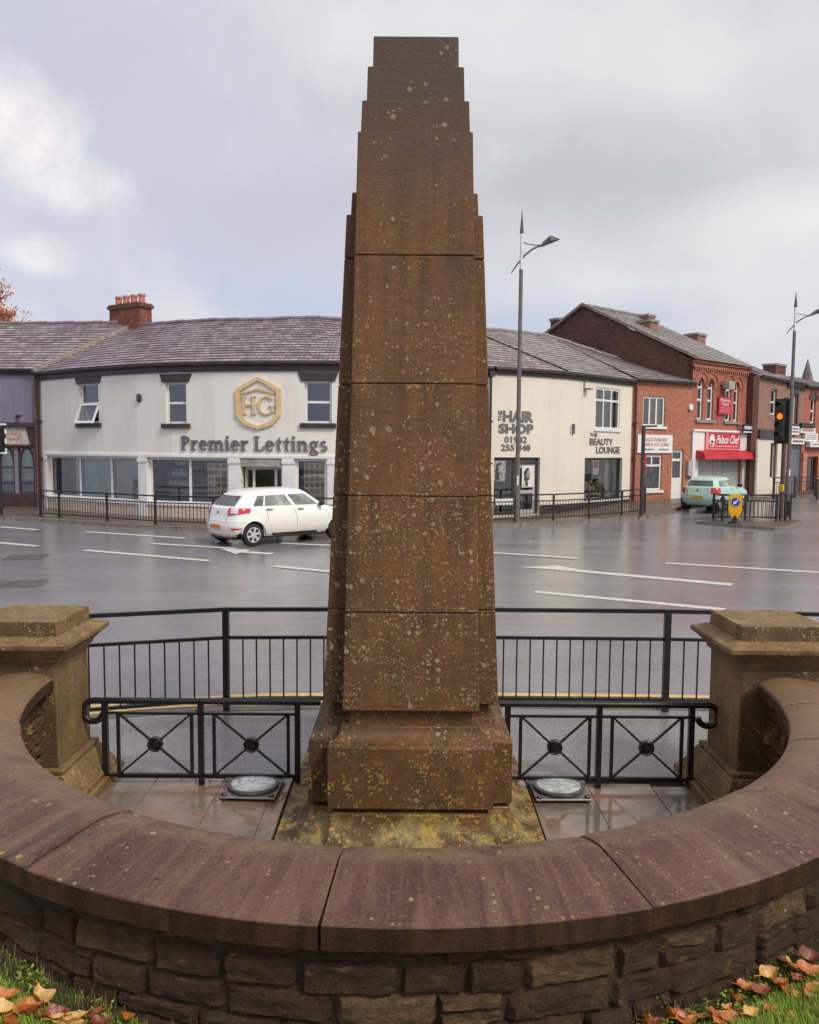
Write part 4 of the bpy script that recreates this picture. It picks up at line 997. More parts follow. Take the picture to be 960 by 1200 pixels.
m = MB(); fbox(m, FB, Bl[0] + .02, Bl[0] + .28, Bl[3] - .55, Bl[3] + .05, -.04, -.02); m.blob(FB.P(Bl[0] + W_ * .35, Bl[2] + H_ * .52, -.25), .16, 4); build(m, 'window_ornament', 'red_sign', lw)
dw = window(bk_, FB, Bd, .12, hs=(.80, .42), inner='interior_mid', dep=.6, name='door', d=-.08)
m = MB(); fbox(m, FB, Bd[0] + .1, Bd[1] - .1, Bd[2] + .08, Bd[2] + (Bd[3] - Bd[2]) * .40, -.12, -.09); build(m, 'door_panel', 'upvc_white', dw)
downpipe(bk_, FB, .16, gb, EB - .1, mat='maroon_paint', hopper=False)
gutter(bk_, FB, 0.02, FB.L + .1, EB - .05)
eB = [FB.P(0, EB, .2), FB.P(FB.L, EB, .25)]
gB = [V(ROOF_END[1]), None]; q = FB.P(FB.L, 0, -3.9); zr = aty(812, 441, q.y).z; gB[1] = V((q.x, q.y, max(EB + .6, EB + 1.2)))
roof(bk_, 'roof', 'slate2', eB, gB, 14)
sgn = thing('shop_sign', 'white board with faded red lettering on the red brick wall', 'sign', FB.P(FB.px(766, 520)[0], 3.2, .05))
RS = FB.rect(746.3, 787, 509.5, 531); m = MB(); fbox(m, FB, *RS, .01, .07); build(m, 'board', 'white_sign', sgn, bevel=.008)
fr_ = lambda a, b, c, d_: (RS[0] + (RS[1] - RS[0]) * a, RS[0] + (RS[1] - RS[0]) * b, RS[2] + (RS[3] - RS[2]) * c, RS[2] + (RS[3] - RS[2]) * d_)
m = MB(); ftext(m, FB, 'GOLD STANDARD', fr_(.20, .84, .64, .82), .074, .02); ftext(m, FB, 'HAIR & LOC CLINIC', fr_(.16, .90, .38, .57), .074, .02); build(m, 'lettering', 'red_print', sgn)
m = MB(); scribble(m, FB, fr_(.2, .46, .14, .26), 1, .075, 2, (.1, .2)); scribble(m, FB, fr_(.6, .88, .14, .26), 1, .075, 6, (.1, .2)); build(m, 'small_print', 'dark_print', sgn)

# ---- taller brick building with the takeaway
e0 = aty(876.5, 430, 42.3); FPc = Facade([(pB.x, pB.y), (e0.x, e0.y)])
pal = thing('takeaway_building', 'tall red brick takeaway with four arched windows and a dark brick gable', 'building', (pB.x, pB.y, 0))
EP = FPc.px(845, 426)[1]; gp = .42
arch = [FPc.rect(817.3, 824.3, 442.5, 491), FPc.rect(829, 836.2, 443.5, 491.5), FPc.rect(850, 857, 447, 493.5), FPc.rect(860, 865.6, 448.5, 494)]
za_b = min(a[2] for a in arch); za_t = sum(a[3] for a in arch) / 4
arch = [(a[0], a[1], za_b, za_t) for a in arch]
Ps = FPc.rect(811.5, 871, 504, 592); Ps = (.12, Ps[1], gp - .3, Ps[3])
Sh = FPc.rect(815, 867.5, 538, 590); Sh = (FPc.px(816, 560)[0], FPc.px(867.5, 560)[0], gp, FPc.px(842, 536)[1])
build(fwall(FPc, 0.0, FPc.L, -.2, EP, arch + [Sh]), 'wall', 'brick_red2', pal)
for R_ in arch:
    s0, s1, z0, z1 = R_; r0 = (s1 - s0) / 2; cxs = (s0 + s1) / 2; zs_ = z1 - r0 * 1.5
    w = window(pal, FPc, (s0, s1, z0, z1), .09, hs=(.48, .78), inner='interior_dark', dep=.8, name='arched_window', d=-.09)
    m = MB(); N_ = 10
    for sg_ in (-1, 1):
        arc = [(cxs + sg_ * r0 * math.cos(t * PI / 2 / N_), zs_ + r0 * 1.5 * math.sin(t * PI / 2 / N_)) for t in range(N_ + 1)]
        for p, q in zip(arc, arc[1:]): fpoly(m, FPc, [p, q, (q[0], z1 + .001), (p[0], z1 + .001)], -.20, -.003)
    build(m, 'arch_spandrel', 'brick_red2', pal)
    m = MB()
    for t in range(2 * N_):
        a, b = PI * t / (2 * N_), PI * (t + 1) / (2 * N_); f = lambda a, k: (cxs + (r0 + k) * math.cos(a), zs_ + (r0 * 1.5 + k) * math.sin(a))
        fpoly(m, FPc, [f(a, .02), f(a, .26), f(b, .26), f(b, .02)], .003, .05 + .004 * (t % 2)); fpoly(m, FPc, [f(a, .262), f(a, .33), f(b, .33), f(b, .262)], .003, .10)
    build(m, 'arch_hood', 'brick_red', pal)
m = MB()
for a, b in ((arch[0], arch[1]), (arch[2], arch[3])): fbox(m, FPc, a[0] - .12, b[1] + .12, za_b - .14, za_b, -.1, .09)
build(m, 'sill', 'lead_mortar', pal)
m = MB(); fbox(m, FPc, -.05, FPc.L + .05, EP - .32, EP - .02, .003, .10); fbox(m, FPc, -.08, FPc.L + .08, EP - .12, EP - .015, .10, .20)
for i in range(26): u = FPc.L * (i + .3) / 26; fbox(m, FPc, u, u + .09, EP - .46, EP - .322, .003, .10)
build(m, 'brick_cornice', 'brick_red', pal)
m = MB()
for a, b in ((.02, Sh[0] - .02), (Sh[1] + .02, FPc.px(871.5, 560)[0])): fbox(m, FPc, a, b, gp - .3, Ps[3] - .1, .003, .10)
fbox(m, FPc, .02, FPc.px(871.5, 520)[0], Sh[3] + .01, Ps[3] - .1, .003, .085); fbox(m, FPc, 0, FPc.px(872, 520)[0], Ps[3] - .1, Ps[3], .003, .16); build(m, 'shopfront_surround', 'white_sign', pal)
m = MB(); fbox(m, FPc, Sh[0], Sh[1], gp, Sh[3], -.2, -.12)
W_ = Sh[1] - Sh[0]
for k in (.40, .62): fbox(m, FPc, Sh[0] + W_ * k - .03, Sh[0] + W_ * k + .03, gp, Sh[3], -.12, -.07)
n_ = 24
for i in range(n_): z = gp + (Sh[3] - gp) * i / n_; fbox(m, FPc, Sh[0] + .01, Sh[1] - .01, z + .02, z + (Sh[3] - gp) / n_ - .01, -.12, -.105)
build(m, 'roller_shutter', 'shutter_grey', pal)
m = MB(); aw = FPc.rect(814, 872.5, 531, 538); zA = FPc.px(842, 530.5)[1]; zB_ = FPc.px(842, 538)[1]; cs = (aw[0] - .05, aw[1] + .05)
m.hexa([FPc.P(cs[0], zB_, .1), FPc.P(cs[1], zB_, .1), FPc.P(cs[1], zB_, .60), FPc.P(cs[0], zB_, .60), FPc.P(cs[0], zA + .12, .1), FPc.P(cs[1], zA + .12, .1), FPc.P(cs[1], zA, .50), FPc.P(cs[0], zA, .50)]); build(m, 'awning', 'red_awning', pal)
# gable wall, roofs and stacks
gd = V((-FPc.seg[0].y, FPc.seg[0].x, 0)); t_ = 6.4; pg = V((pB.x, pB.y, 0))
apex = aty(684.5, 358.5, (pg + gd * t_).y); dep2 = 2 * t_
apex = V(((pg + gd * t_).x, (pg + gd * t_).y, apex.z)); rear = pg + gd * dep2
m = MB(); m.add([pg + UP * -.2, pg + UP * EP, apex, rear + UP * EP, rear + UP * -.2], [(0, 1, 2, 3, 4)], [[(0, 0), (0, EP), (t_, apex.z), (dep2, EP), (dep2, 0)]]); build(m, 'gable_wall', 'brick_dark', pal)
ux = FPc.seg[0]; Lp = FPc.L
roof(pal, 'roof', 'slate2', [pg + UP * EP - gd * .3 - ux * .12, pg + ux * (Lp + .1) + UP * EP - gd * .3], [apex - ux * .12, apex + ux * (Lp + .1)], 24, back=[rear + UP * EP, rear + ux * Lp + UP * EP])
m = MB(); m.bar(pg + UP * (EP + .06) - gd * .3 - ux * .12, apex + UP * .08 - ux * .12, .16, .14); m.bar(apex + UP * .08 - ux * .12, rear + UP * (EP + .06) - ux * .12, .16, .14); build(m, 'verge', 'lead_mortar', pal)
def stack(root, px_, yt, yb, Y, hw, hd, mat='brick_brown'):
    p = aty(px_, yt, Y); q = aty(px_, yb, Y); m = MB(); uvbox(m, p.x, p.y, ux, hw, hd, q.z - .6, p.z - .14); c = build(m, 'chimney', mat, root); m = MB(); uvbox(m, p.x, p.y, ux, hw + .06, hd + .06, p.z - .14, p.z); build(m, 'chimney_cap', 'lead_mortar', c)
stack(pal, 759, 375.5, 392, 43.8, .34, .42); stack(pal, 756, 369.5, 380, 46.6, .34, .42)
stack(pal, 657, 374, 388, 46.5, .5, .3, 'brick_dark')
sgn = thing('shop_sign', 'pink red fascia sign reading Palace Chef above the red awning', 'sign', FPc.P(FPc.px(845, 517)[0], 3.4, .12))
RS = FPc.rect(824, 864.5, 507.5, 527); m = MB(); fbox(m, FPc, *RS, .09, .15); build(m, 'board', 'red_sign', sgn)
m = MB(); ftext(m, FPc, 'Palace Chef', fr_(.29, .98, .36, .88), .156, .02, .004, shear=.06); build(m, 'lettering', 'white_sign', sgn)
m = MB(); scribble(m, FPc, fr_(.26, .97, .14, .28), 1, .155, 3, (.1, .2), .8); fbox(m, FPc, *fr_(0, 1, 0, .06), .15, .154); fbox(m, FPc, *fr_(0, .08, .06, 1), .15, .154); build(m, 'small_print', 'pink_print', sgn)
m = MB(); a, b, c, d_ = fr_(.10, .25, .14, .92); fpoly(m, FPc, [((a + b) / 2 + (b - a) / 2 * math.cos(i * PI / 10), (c + d_) / 2 + (d_ - c) / 2 * math.sin(i * PI / 10)) for i in range(20)], .15, .157); oval = build(m, 'oval_logo', 'white_sign', sgn)
m = MB(); fbox(m, FPc, *fr_(.14, .21, .38, .54), .157, .16); fbox(m, FPc, *fr_(.13, .19, .22, .32), .157, .16); build(m, 'logo_mark', 'dark_print', oval)
sgn = thing('wall_sign', 'small faded red Palace Chef panel between the arched windows', 'sign', FPc.P(FPc.px(847, 475)[0], 5.2, .05))
RS = FPc.rect(840.2, 854.3, 465, 485.5); m = MB(); fbox(m, FPc, *RS, .07, .12); build(m, 'board', 'red_sign', sgn); m = MB(); ftext(m, FPc, 'Palace', fr_(.12, .9, .72, .9), .124, .02); ftext(m, FPc, 'Chef', fr_(.2, .8, .50, .68), .124, .02); build(m, 'lettering', 'paper', sgn)
m = MB(); scribble(m, FPc, fr_(.12, .9, .08, .42), 3, .124, 8, (.1, .25), .35); build(m, 'small_print', 'pink_print', sgn)
fl = thing('floodlight', 'pale floodlight fixed between the arched windows of the takeaway', 'light', FPc.P(FPc.px(847, 451)[0], FPc.px(847, 451)[1], 0))
s, z = FPc.px(847.5, 451); m = MB(); m.hexa([FPc.P(s - .3, z - .18, .15), FPc.P(s + .25, z - .18, .15), FPc.P(s + .25, z - .26, .5), FPc.P(s - .3, z - .26, .5), FPc.P(s - .3, z + .2, .15), FPc.P(s + .25, z + .2, .15), FPc.P(s + .25, z + .14, .5), FPc.P(s - .3, z + .14, .5)]); build(m, 'lamp_head', 'curtain_pale', fl, bevel=.02); m = MB(); m.bar(FPc.P(s, z, 0), FPc.P(s, z, .2), .06); m.tube([FPc.P(s, z - .2, .05), FPc.P(s - .1, z - .6, .03), FPc.P(s - .1, z - 1.0, .03)], .012, 5); build(m, 'arm', 'dark_paint', fl)
ab = thing('alarm_box', 'round white alarm box on brick wall beside the arched windows', 'alarm', FB.P(FB.px(808, 477.5)[0], FB.px(808, 477.5)[1], 0))
s, z = FB.px(808.5, 477.5); m = MB(); fpoly(m, FB, [(s + .13 * math.cos(i * PI / 8), z + .16 * math.sin(i * PI / 8)) for i in range(16)], 0, .12); build(m, 'casing', 'white_sign', ab, bevel=.02)
mb_ = thing('meter_box', 'grey meter box low on brick pier beside the roller shutter', 'meter box', FPc.P(.06, 1.6, .1))
s, z = FB.px(806.5, 549); m = MB(); fbox(m, FB, s - .16, s + .16, z - .35, z + .35, .003, .16); build(m, 'casing', 'shutter_grey', mb_, bevel=.01)

# ---- next along: three more fronts of the terrace
def terrace(pA, x1, Y1, name, label, wall, eave_px, zbase, roofmat='slate2', ridge_px=None, proj=None, depth=6.2):
    e1 = aty(x1, eave_px[1], Y1); F_ = Facade([(pA.x, pA.y), (e1.x, e1.y)]); r = thing(name, label, 'building', (pA.x, pA.y, 0))
    E_ = F_.px((eave_px[0] + x1) / 2, eave_px[1])[1]
    return F_, r, E_, e1
pC = V((e0.x, e0.y, 0)) - gd * .62 + ux * .05
e1 = aty(922.5, 447, 45.0); FT = Facade([(pC.x, pC.y), (e1.x, e1.y)])
t1 = thing('terrace_building', 'brown brick terrace house with cream shopfront behind the traffic light', 'building', (pC.x, pC.y, 0))
ET = FT.px(905, 443)[1]
Tw = FT.rect(903, 910.5, 456, 486); Tg = FT.rect(901, 909, 519, 561)
build(fwall(FT, 0, FT.L, -.2, ET, [Tw, Tg]), 'wall', 'brick_brown', t1)
window(t1, FT, Tw, .08, hs=(.5,), dep=.8, name='upper_window'); window(t1, FT, Tg, .06, hs=(), dep=.8, name='shop_window', glass='shop_glass', inner='interior_mid', frame='white_sign')
m = MB(); zT = FT.px(900, 515)[1]
def fhole(mb, fac, s0, s1, z0, z1, hole, d0, d1):
    a, b, c, d_ = hole
    for q in ((s0, a, z0, z1), (b, s1, z0, z1), (a, b, z0, c), (a, b, d_, z1)):
        if q[1] > q[0] and q[3] > q[2]: fbox(mb, fac, *q, d0, d1)
fhole(m, FT, FT.px(886, 540)[0], FT.L - .02, .2, zT, Tg, .003, .08); build(m, 'shopfront_surround', 'pale_render', t1)
m = MB(); fbox(m, FT, .02, FT.px(885, 540)[0], .2, zT, .003, .05); build(m, 'side_panel', 'curtain_pale', t1)
m = MB(); fbox(m, FT, 0.02, FT.L - .02, zT + .005, zT + .5, .003, .14); build(m, 'fascia', 'dark_paint', t1)
m = MB(); m.add([pC + UP * -.2, pC + UP * ET, pC + gd * 4.6 + UP * (ET + 2.2), pC + gd * 4.6 - UP * .2], [(0, 1, 2, 3)], [[(0, 0), (0, ET), (5, ET + 2), (5, 0)]]); build(m, 'side_wall', 'brick_dark', t1)
uT = FT.seg[0]; gT = V((-uT.y, uT.x, 0))
def slope(root, F_, E_, run, rise, back=True, mat='slate2', rise2=None):
    u = F_.seg[0]; g_ = V((-u.y, u.x, 0)); a = F_.P(0, E_, .25); b = F_.P(F_.L, E_, .25); G0 = F_.P(0, E_ + rise, -run); G1 = F_.P(F_.L, E_ + (rise2 if rise2 is not None else rise), -run)
    roof(root, 'roof', mat, [a, b], [G0, G1], 18, back=[F_.P(0, E_, -2 * run), F_.P(F_.L, E_, -2 * run)]); gutter(root, F_, 0, F_.L, E_ - .04)
slope(t1, FT, ET, 5.2, 2.55, rise2=2.3)
stack(t1, 815, 391.5, 405, 48.6, .45, .42)
ns = thing('projecting_sign', 'small navy hanging sign on the dark brick corner beside the takeaway', 'sign', FPc.P(FPc.L, 4.2, .2))
RS = FPc.rect(870.6, 882.6, 497, 507, .3); m = MB(); fbox(m, FPc, *RS, .28, .34); build(m, 'board', 'navy_sign', ns); m = MB(); scribble(m, FPc, fr_(.1, .95, .35, .8), 1, .346, 4, (.12, .25), .8); fbox(m, FPc, *fr_(0, 1, 0, .14), .34, .345); build(m, 'lettering', 'white_sign', ns); m = MB(); m.bar(FPc.P(RS[0], RS[3] - .1, 0), FPc.P(RS[0] + .1, RS[3] - .1, .3), .05); build(m, 'arm', 'dark_paint', ns)
e2 = aty(943, 450.5, 47.4); F3 = Facade([(e1.x, e1.y), (e2.x, e2.y)])
t2 = thing('terrace_building', 'narrow grey brown terrace house with blue grey roller shutter behind the tall lamp post', 'building', (e1.x, e1.y, 0))
E3_ = F3.px(932, 448)[1]; T3 = F3.rect(928.5, 933.5, 461, 497); T3 = (T3[0], T3[1], T3[2], T3[3]); S3 = F3.rect(925, 938.5, 521, 578); S3 = (S3[0], S3[1], .3, S3[3])
build(fwall(F3, 0, F3.L, -.2, E3_, [T3, S3]), 'wall', 'brick_brown', t2); window(t2, F3, T3, .1, hs=(.66,), dep=.8, name='upper_window', frame='upvc_white')
m = MB(); fbox(m, F3, T3[0] - .1, T3[1] + .25, T3[2], T3[3] + .2, .003, .04); fhole(m, F3, T3[0] - .18, T3[1] + .18, T3[2] - .2, T3[3] + .25, T3, .04, .06) if False else None
m = MB(); fhole(m, F3, T3[0] - .16, T3[1] + .2, T3[2] - .15, T3[3] + .25, T3, .003, .06); build(m, 'window_surround', 'dark_paint', t2)
m = MB(); fbox(m, F3, S3[0], S3[1], .3, S3[3], -.2, -.1)
for i in range(26): z = .3 + (S3[3] - .3) * i / 26; fbox(m, F3, S3[0] + .01, S3[1] - .01, z + .02, z + (S3[3] - .3) / 26 - .01, -.1, -.08)
build(m, 'roller_shutter', 'shutter_blue', t2); m = MB()
for i in range(12): u = F3.L * (i + .2) / 12; fbox(m, F3, u, u + .11, E3_ - .42, E3_ - .2, .003, .1)
fbox(m, F3, 0, F3.L, E3_ - .2, E3_ - .02, .003, .12); build(m, 'brick_cornice', 'dark_paint', t2)
slope(t2, F3, E3_, 5.2, 1.9, rise2=1.5)
uT = F3.seg[0]; pD = V((e2.x, e2.y, 0)); pE = pD + V((.80, .60, 0)) * 9.5; F4 = Facade([(pD.x, pD.y), (pE.x, pE.y)])
t3 = thing('terrace_building', 'red brick terrace with arched upper window above stacked white shop boards', 'building', (pD.x, pD.y, 0))
E4 = F4.px(951, 453)[1]; W4 = F4.rect(950, 956, 467, 496); S4 = F4.rect(944, 958, 535, 578); S4 = (S4[0], S4[1], .45, S4[3])
build(fwall(F4, 0, F4.L, -.2, E4, [W4, S4]), 'wall', 'brick_red2', t3); window(t3, F4, W4, .1, hs=(.5,), dep=.8, name='arched_window'); window(t3, F4, S4, .08, vs=(.35, .7), dep=1.0, name='shop_window', frame='maroon_paint', inner='interior_mid')
m = MB(); cxs = (W4[0] + W4[1]) / 2; r0 = (W4[1] - W4[0]) / 2
for t in range(14):
    a, b = PI * t / 14, PI * (t + 1) / 14; f = lambda a, k: (cxs + (r0 + k) * math.cos(a), W4[3] - .05 + (r0 + k) * math.sin(a)); fpoly(m, F4, [f(a, 0), f(a, .24), f(b, .24), f(b, 0)], .003, .06)
build(m, 'arch_hood', 'brick_dark', t3)
fpm = MB(); fpoly(fpm, F4, [(cxs + r0 * math.cos(PI * t / 10), W4[3] - .05 + r0 * math.sin(PI * t / 10)) for t in range(11)], .003, .02); build(fpm, 'arch_spandrel', 'interior_dark', t3)
m = MB(); fbox(m, F4, .05, F4.px(945, 550)[0] - .1, .3, S4[3] + .2, .003, .1); build(m, 'pilaster', 'terracotta', t3)
slope(t3, F4, E4, 5.2, 1.35, rise2=1.2)
stack(t3, 908, 427, 433, 57.5, .75, .45, 'brick_dark')
def board(F_, x, label, mat, ytop, print_mat=None, d=.16, rows=2, seed=1):
    RS_ = F_.rect(x[0], x[1], ytop[0], ytop[1], d); t = thing('shop_sign', label, 'sign', F_.P((RS_[0] + RS_[1]) / 2, RS_[2], d)); m = MB(); fbox(m, F_, *RS_, .02, d); build(m, 'board', mat, t)
    if print_mat:
        m = MB(); s0, s1, z0, z1 = RS_; scribble(m, F_, (s0 + (s1 - s0) * .12, s1 - (s1 - s0) * .1, z0 + (z1 - z0) * .18, z1 - (z1 - z0) * .15), rows, d + .005, seed, (.1, .3), .5); build(m, 'lettering', print_mat, t)
board(F3, (928, 937), 'square white shop board beside the lamp post above the blue shutter', 'white_sign', (499.5, 509.5), 'dark_print', seed=2)
board(F3, (927.6, 943), 'long white board with dark emblem lettering just above the blue shutter', 'white_sign', (514, 520.5), 'dark_print', .2, 1, 3)
board(F4, (938.5, 956), 'white and red board along the red brick terrace front', 'white_sign', (501.5, 507.5), 'red_print', .22, 1, 4)
board(F4, (940, 955.5), 'dark brown board under the arched window of the red terrace', 'dark_paint', (496, 501.2), None, .3)
board(F4, (944, 958.5), 'tall white board with faint print below the red lettered board', 'white_sign', (507.8, 517.5), 'photo_grey', .2, 3, 6)
board(F4, (950, 968), 'lowest white board at the edge of the red terrace shopfront', 'white_sign', (518, 524), 'photo_grey', .3, 1, 7)

# ---- grey rendered building at the other end
p45 = FW.P(0, 0); FG = Facade([(p45.x - 15.2, p45.y + .75), (p45.x - .06, p45.y + .1)])
gr = thing('grey_shop_building', 'grey lilac rendered building with dark arched shopfront windows and slate roof', 'building', (p45.x - 7, p45.y, 0))
EG = FG.px(20, 433)[1]; Lg = FG.L
gsx = lambda x, y=560: FG.px(x, y)[0]
zS1 = FG.px(20, 503)[1]; zS2 = FG.px(20, 520.5)[1]; zW1 = FG.px(20, 523.5)[1]; zW0 = FG.px(20, 578.5)[1]
wins = []; wdt = gsx(43) - gsx(19.5); sR = gsx(43)
holes = [(sR - wdt * (i + 1) + .08, sR - wdt * i - .08, zW0, zW1) for i in range(5)]
holes_up = [(gsx(-3) - 0, gsx(3.2), FG.px(0, 468)[1], FG.px(0, 447)[1])]
holes_up = [(holes_up[0][0] - .5, holes_up[0][1], holes_up[0][2], holes_up[0][3])]
build(fwall(FG, 0, Lg, -.2, EG, holes + holes_up), 'wall', 'grey_render', gr)
window(gr, FG, holes_up[0], .09, hs=(.5,), dep=.9, name='upper_window')
m = MB(); zb0 = zW0 - .05
fbox(m, FG, sR - wdt * 5 - .2, Lg - .02, -.15, zW0 - .004, .003, .09); fbox(m, FG, sR + .02, Lg - .02, zW0, zS1 + .1, .003, .12); fbox(m, FG, sR - wdt * 5 - .2, Lg - .02, zS1 + .1, zS1 + .28, .003, .22)
fbox(m, FG, sR - wdt * 5 - .2, sR + .018, zW1 + .004, zS2 - .02, .003, .11)
fpoly(m, FG, [(gsx(33), zS1 + .098), (sR + .018, zS1 + .098), (sR + .018, zS2), (gsx(38), zS2)], .003, .12); build(m, 'shopfront', 'maroon_paint', gr)
m = MB(); fpoly(m, FG, [(sR - wdt * 5, zS2 - .015), (gsx(37.6), zS2 - .015), (gsx(32.8), zS1 + .09), (sR - wdt * 5, zS1 + .09)], .003, .10); sb = build(m, 'sign_board', 'curtain_pale', gr)
m = MB(); scribble(m, FG, (gsx(6), gsx(28), zS2 + .1, zS1 - .08), 2, .106, 5, (.12, .4), .35); build(m, 'faded_lettering', 'terracotta', sb)
for i, R_ in enumerate(holes):
    s0, s1, z0, z1 = R_; w = window(gr, FG, R_, .07, vs=(.5,) if False else (), hs=(.56, .22, .02), frame='maroon_paint', inner='interior_mid', dep=1.0, glass='glass', name='arched_window', d=-.05, curtain=('c', .0, 1.0, 'blind_grey'))
    m = MB(); cx_ = (s0 + s1) / 2; rx = (s1 - s0) / 2 - .04; zc_ = z0 + (z1 - z0) * .60; ry = z1 - zc_ - .03
    for t in range(16):
        a, b = PI * t / 16, PI * (t + 1) / 16; f = lambda a, k: (cx_ + (rx + k) * math.cos(a), zc_ + (ry + k) * math.sin(a)); fpoly(m, FG, [f(a, -.05), f(a, .03), f(b, .03), f(b, -.05)], -.1, -.04)
    build(m, 'arch_bar', 'maroon_paint', w)
    m = MB(); fbox(m, FG, s0 + .07, s1 - .07, z0 + .07, z0 + (z1 - z0) * .30, -.14, -.12); build(m, 'lower_panel', 'maroon_paint', w)
eG = [FG.P(0, EG, .25), FG.P(Lg, EG, .25)]
G0 = FG.P(0, 0, -4.6); G1 = FG.P(Lg, 0, -4.6); G1 = V((c0.x - .12, c0.y + .05, aty(126, 378.5, c0.y).z)); G0 = V((G0.x, G0.y, aty(0, 385.5, G0.y).z + .05))
roof(gr, 'roof', 'slate', eG, [G0, G1], 18, back=[FG.P(0, EG, -8.4), FG.P(Lg, EG, -8.4)]); gutter(gr, FG, 0, Lg, EG - .04)
m = MB(); fbox(m, FG, 0, Lg, EG - .24, EG - .02, .004, .05); build(m, 'fascia', 'dark_paint', gr)
wb = thing('wall_bracket', 'black angled bracket on the grey rendered wall above the dark shopfront', 'bracket', FG.P(gsx(20, 492), FG.px(20, 492)[1], 0))
m = MB(); s, z = FG.px(19, 487.5); fbox(m, FG, s, s + .24, z, z + .05, .02, .07); m.bar(FG.P(s + .04, z, .05), FG.P(s + .1, z - .3, .05), .05); build(m, 'arm', 'dark_paint', wb)

# ================================================================== STREET
def gridsheet(xs, ys, zf):
    m = MB(); n = len(ys)
    for x in xs:
        for y in ys: m.v.append(V((x, y, zf(x, y))))
    for i in range(len(xs) - 1):
        for j in range(n - 1): m.f.append([i * n + j, (i + 1) * n + j, (i + 1) * n + j + 1, i * n + j + 1])
    return m
xs = [-700, -300, -120, -60, -40, -28] + [-20 + 2 * i for i in range(26)] + [36, 44, 60, 90, 150, 300, 700]
ys = [-500, -150, -50, -10, 4, 8] + [10 + 2 * i for i in range(28)] + [70, 90, 130, 200, 400, 900]
struct(gridsheet(xs, ys, gz), 'road', 'asphalt', 'wet dark asphalt road junction', recalc=False, smooth=60)

def kerbed_strip(front, back, h, name, mat, label, n=60, zf=gz):
    """pavement between its kerb line and its back line, kerb stones as a separate sheet"""
    def resample(P, n):
        P = [V((x, y, 0)) for x, y in P]; cum = [0]
        for a, b in zip(P, P[1:]): cum.append(cum[-1] + (b - a).length)
        out = []
        for i in range(n + 1):
            s = cum[-1] * i / n; k = 0
            while k < len(P) - 2 and s > cum[k + 1]: k += 1
            out.append(P[k].lerp(P[k + 1], (s - cum[k]) / (cum[k + 1] - cum[k])))
        return out
    Fp = resample(front, n); Bp = resample(back, n); m = MB(); kb = MB(); K = 5
    ins = [f.lerp(b, min(.45, .15 / max(.2, (b - f).length))) for f, b in zip(Fp, Bp)]
    for i in range(n + 1):
        for k in range(K + 1):
            p = ins[i].lerp(Bp[i], k / K); m.v.append(V((p.x, p.y, zf(p.x, p.y) + h)))
    for i in range(n):
        for k in range(K): a = i * (K + 1) + k; m.f.append([a, a + 1, a + K + 2, a + K + 1])
    struct(m, name, mat, label, recalc=False)
    L = 0
    for i in range(n):
        a, b, c, d = Fp[i], Fp[i + 1], ins[i + 1], ins[i]
        q = lambda p, dz: V((p.x, p.y, zf(p.x, p.y) + dz)); a2 = a.lerp(b, .012); b2 = a.lerp(b, .988); d2 = d.lerp(c, .012); c2 = d.lerp(c, .988)
        kb.hexa([q(a2, -.1), q(b2, -.1), q(c2, -.1), q(d2, -.1), q(a2, h + .005), q(b2, h + .005), q(c2, h + .005), q(d2, h + .005)])
    struct(kb, 'kerb', 'kerb_stone', 'pale stone kerb along the ' + name.replace('_', ' '))

near_kerb = [(-60, -14), (-25, -1), (-12, 4.6), (-6, 7.05), (-2.9, 8.15), (-1.7, 8.42), (.4, 8.50), (2.7, 8.50), (5, 8.38), (9, 7.6), (20, 4.4), (60, -10)]
kerbed_strip(near_kerb, [(-60, -16.5), (-25, -3.5), (-12, 2.2), (-6.5, 4.0), (-3.4, 6.60), (-1.7, 6.60), (.4, 6.60), (2.9, 6.60), (5.6, 5.5), (9, 4.0), (20, 1.4), (60, -13)], .1, 'footway', 'footway', 'damp asphalt footway between the memorial and the road', 80, lambda x, y: 0)
far_kerb = [(-60, 52), (-34, 37.5), (-22, 33.2), (-14.6, 30.4), (-11.5, 28.9), (-8.7, 27.5), (-4.5, 26.7), (0, 27.3), (3.2, 29.2), (6.4, 30.7), (9.7, 32.7), (12.0, 35.6), (15.6, 38.9), (19.5, 41.4), (26, 46.4), (60, 72)]
far_back = [(-60, 57), (-34, 38.8), (-23, 36.2), (-15.8, 36.0), (-12, 33.3), (-8.7, 31.3), (-4, 30.3), (1, 30.8), (3.6, 31.9), (6.6, 33.6), (9.9, 37.2), (13.0, 39.2), (17.4, 42.9), (22.0, 48.0), (30, 54.5), (64, 80)]
kerbed_strip(far_kerb, far_back, .12, 'pavement', 'farpave', 'wet pavement in front of the shops', 90)

MARKS = [0]
def mark(name, quads, mat='road_white'):
    m = MB()
    for q in quads:
        MARKS[0] += 1; lift = .005 + .0011 * (MARKS[0] % 9); m.quad(*[V((p[0], p[1], gz(p[0], p[1]) + lift)) for p in q])
    return struct(m, 'road_marking', mat, name, recalc=False)
def line(p, q, w):
    a = atz(*p); b = atz(*q); d = (b - a); d.z = 0; d.normalize(); s = V((-d.y, d.x, 0)) * (w / 2)
    return [(a - s), (b - s), (b + s), (a + s)]
LW = .24
for i, (p, q) in enumerate((((0, 617.5), (45, 621)), ((-40, 632.5), (44, 640.2)), ((100, 623.2), (218, 631)), ((100, 645), (245, 657.5)), ((177, 637.2), (276, 643)), ((322, 664), (400, 671.5)), ((329, 637), (400, 640)), ((575, 648), (677, 655)), ((626, 693.5), (850, 714.5)), ((781, 660), (1010, 674)))):
    mark('white painted lane line on the wet road', [line(p, q, LW)])
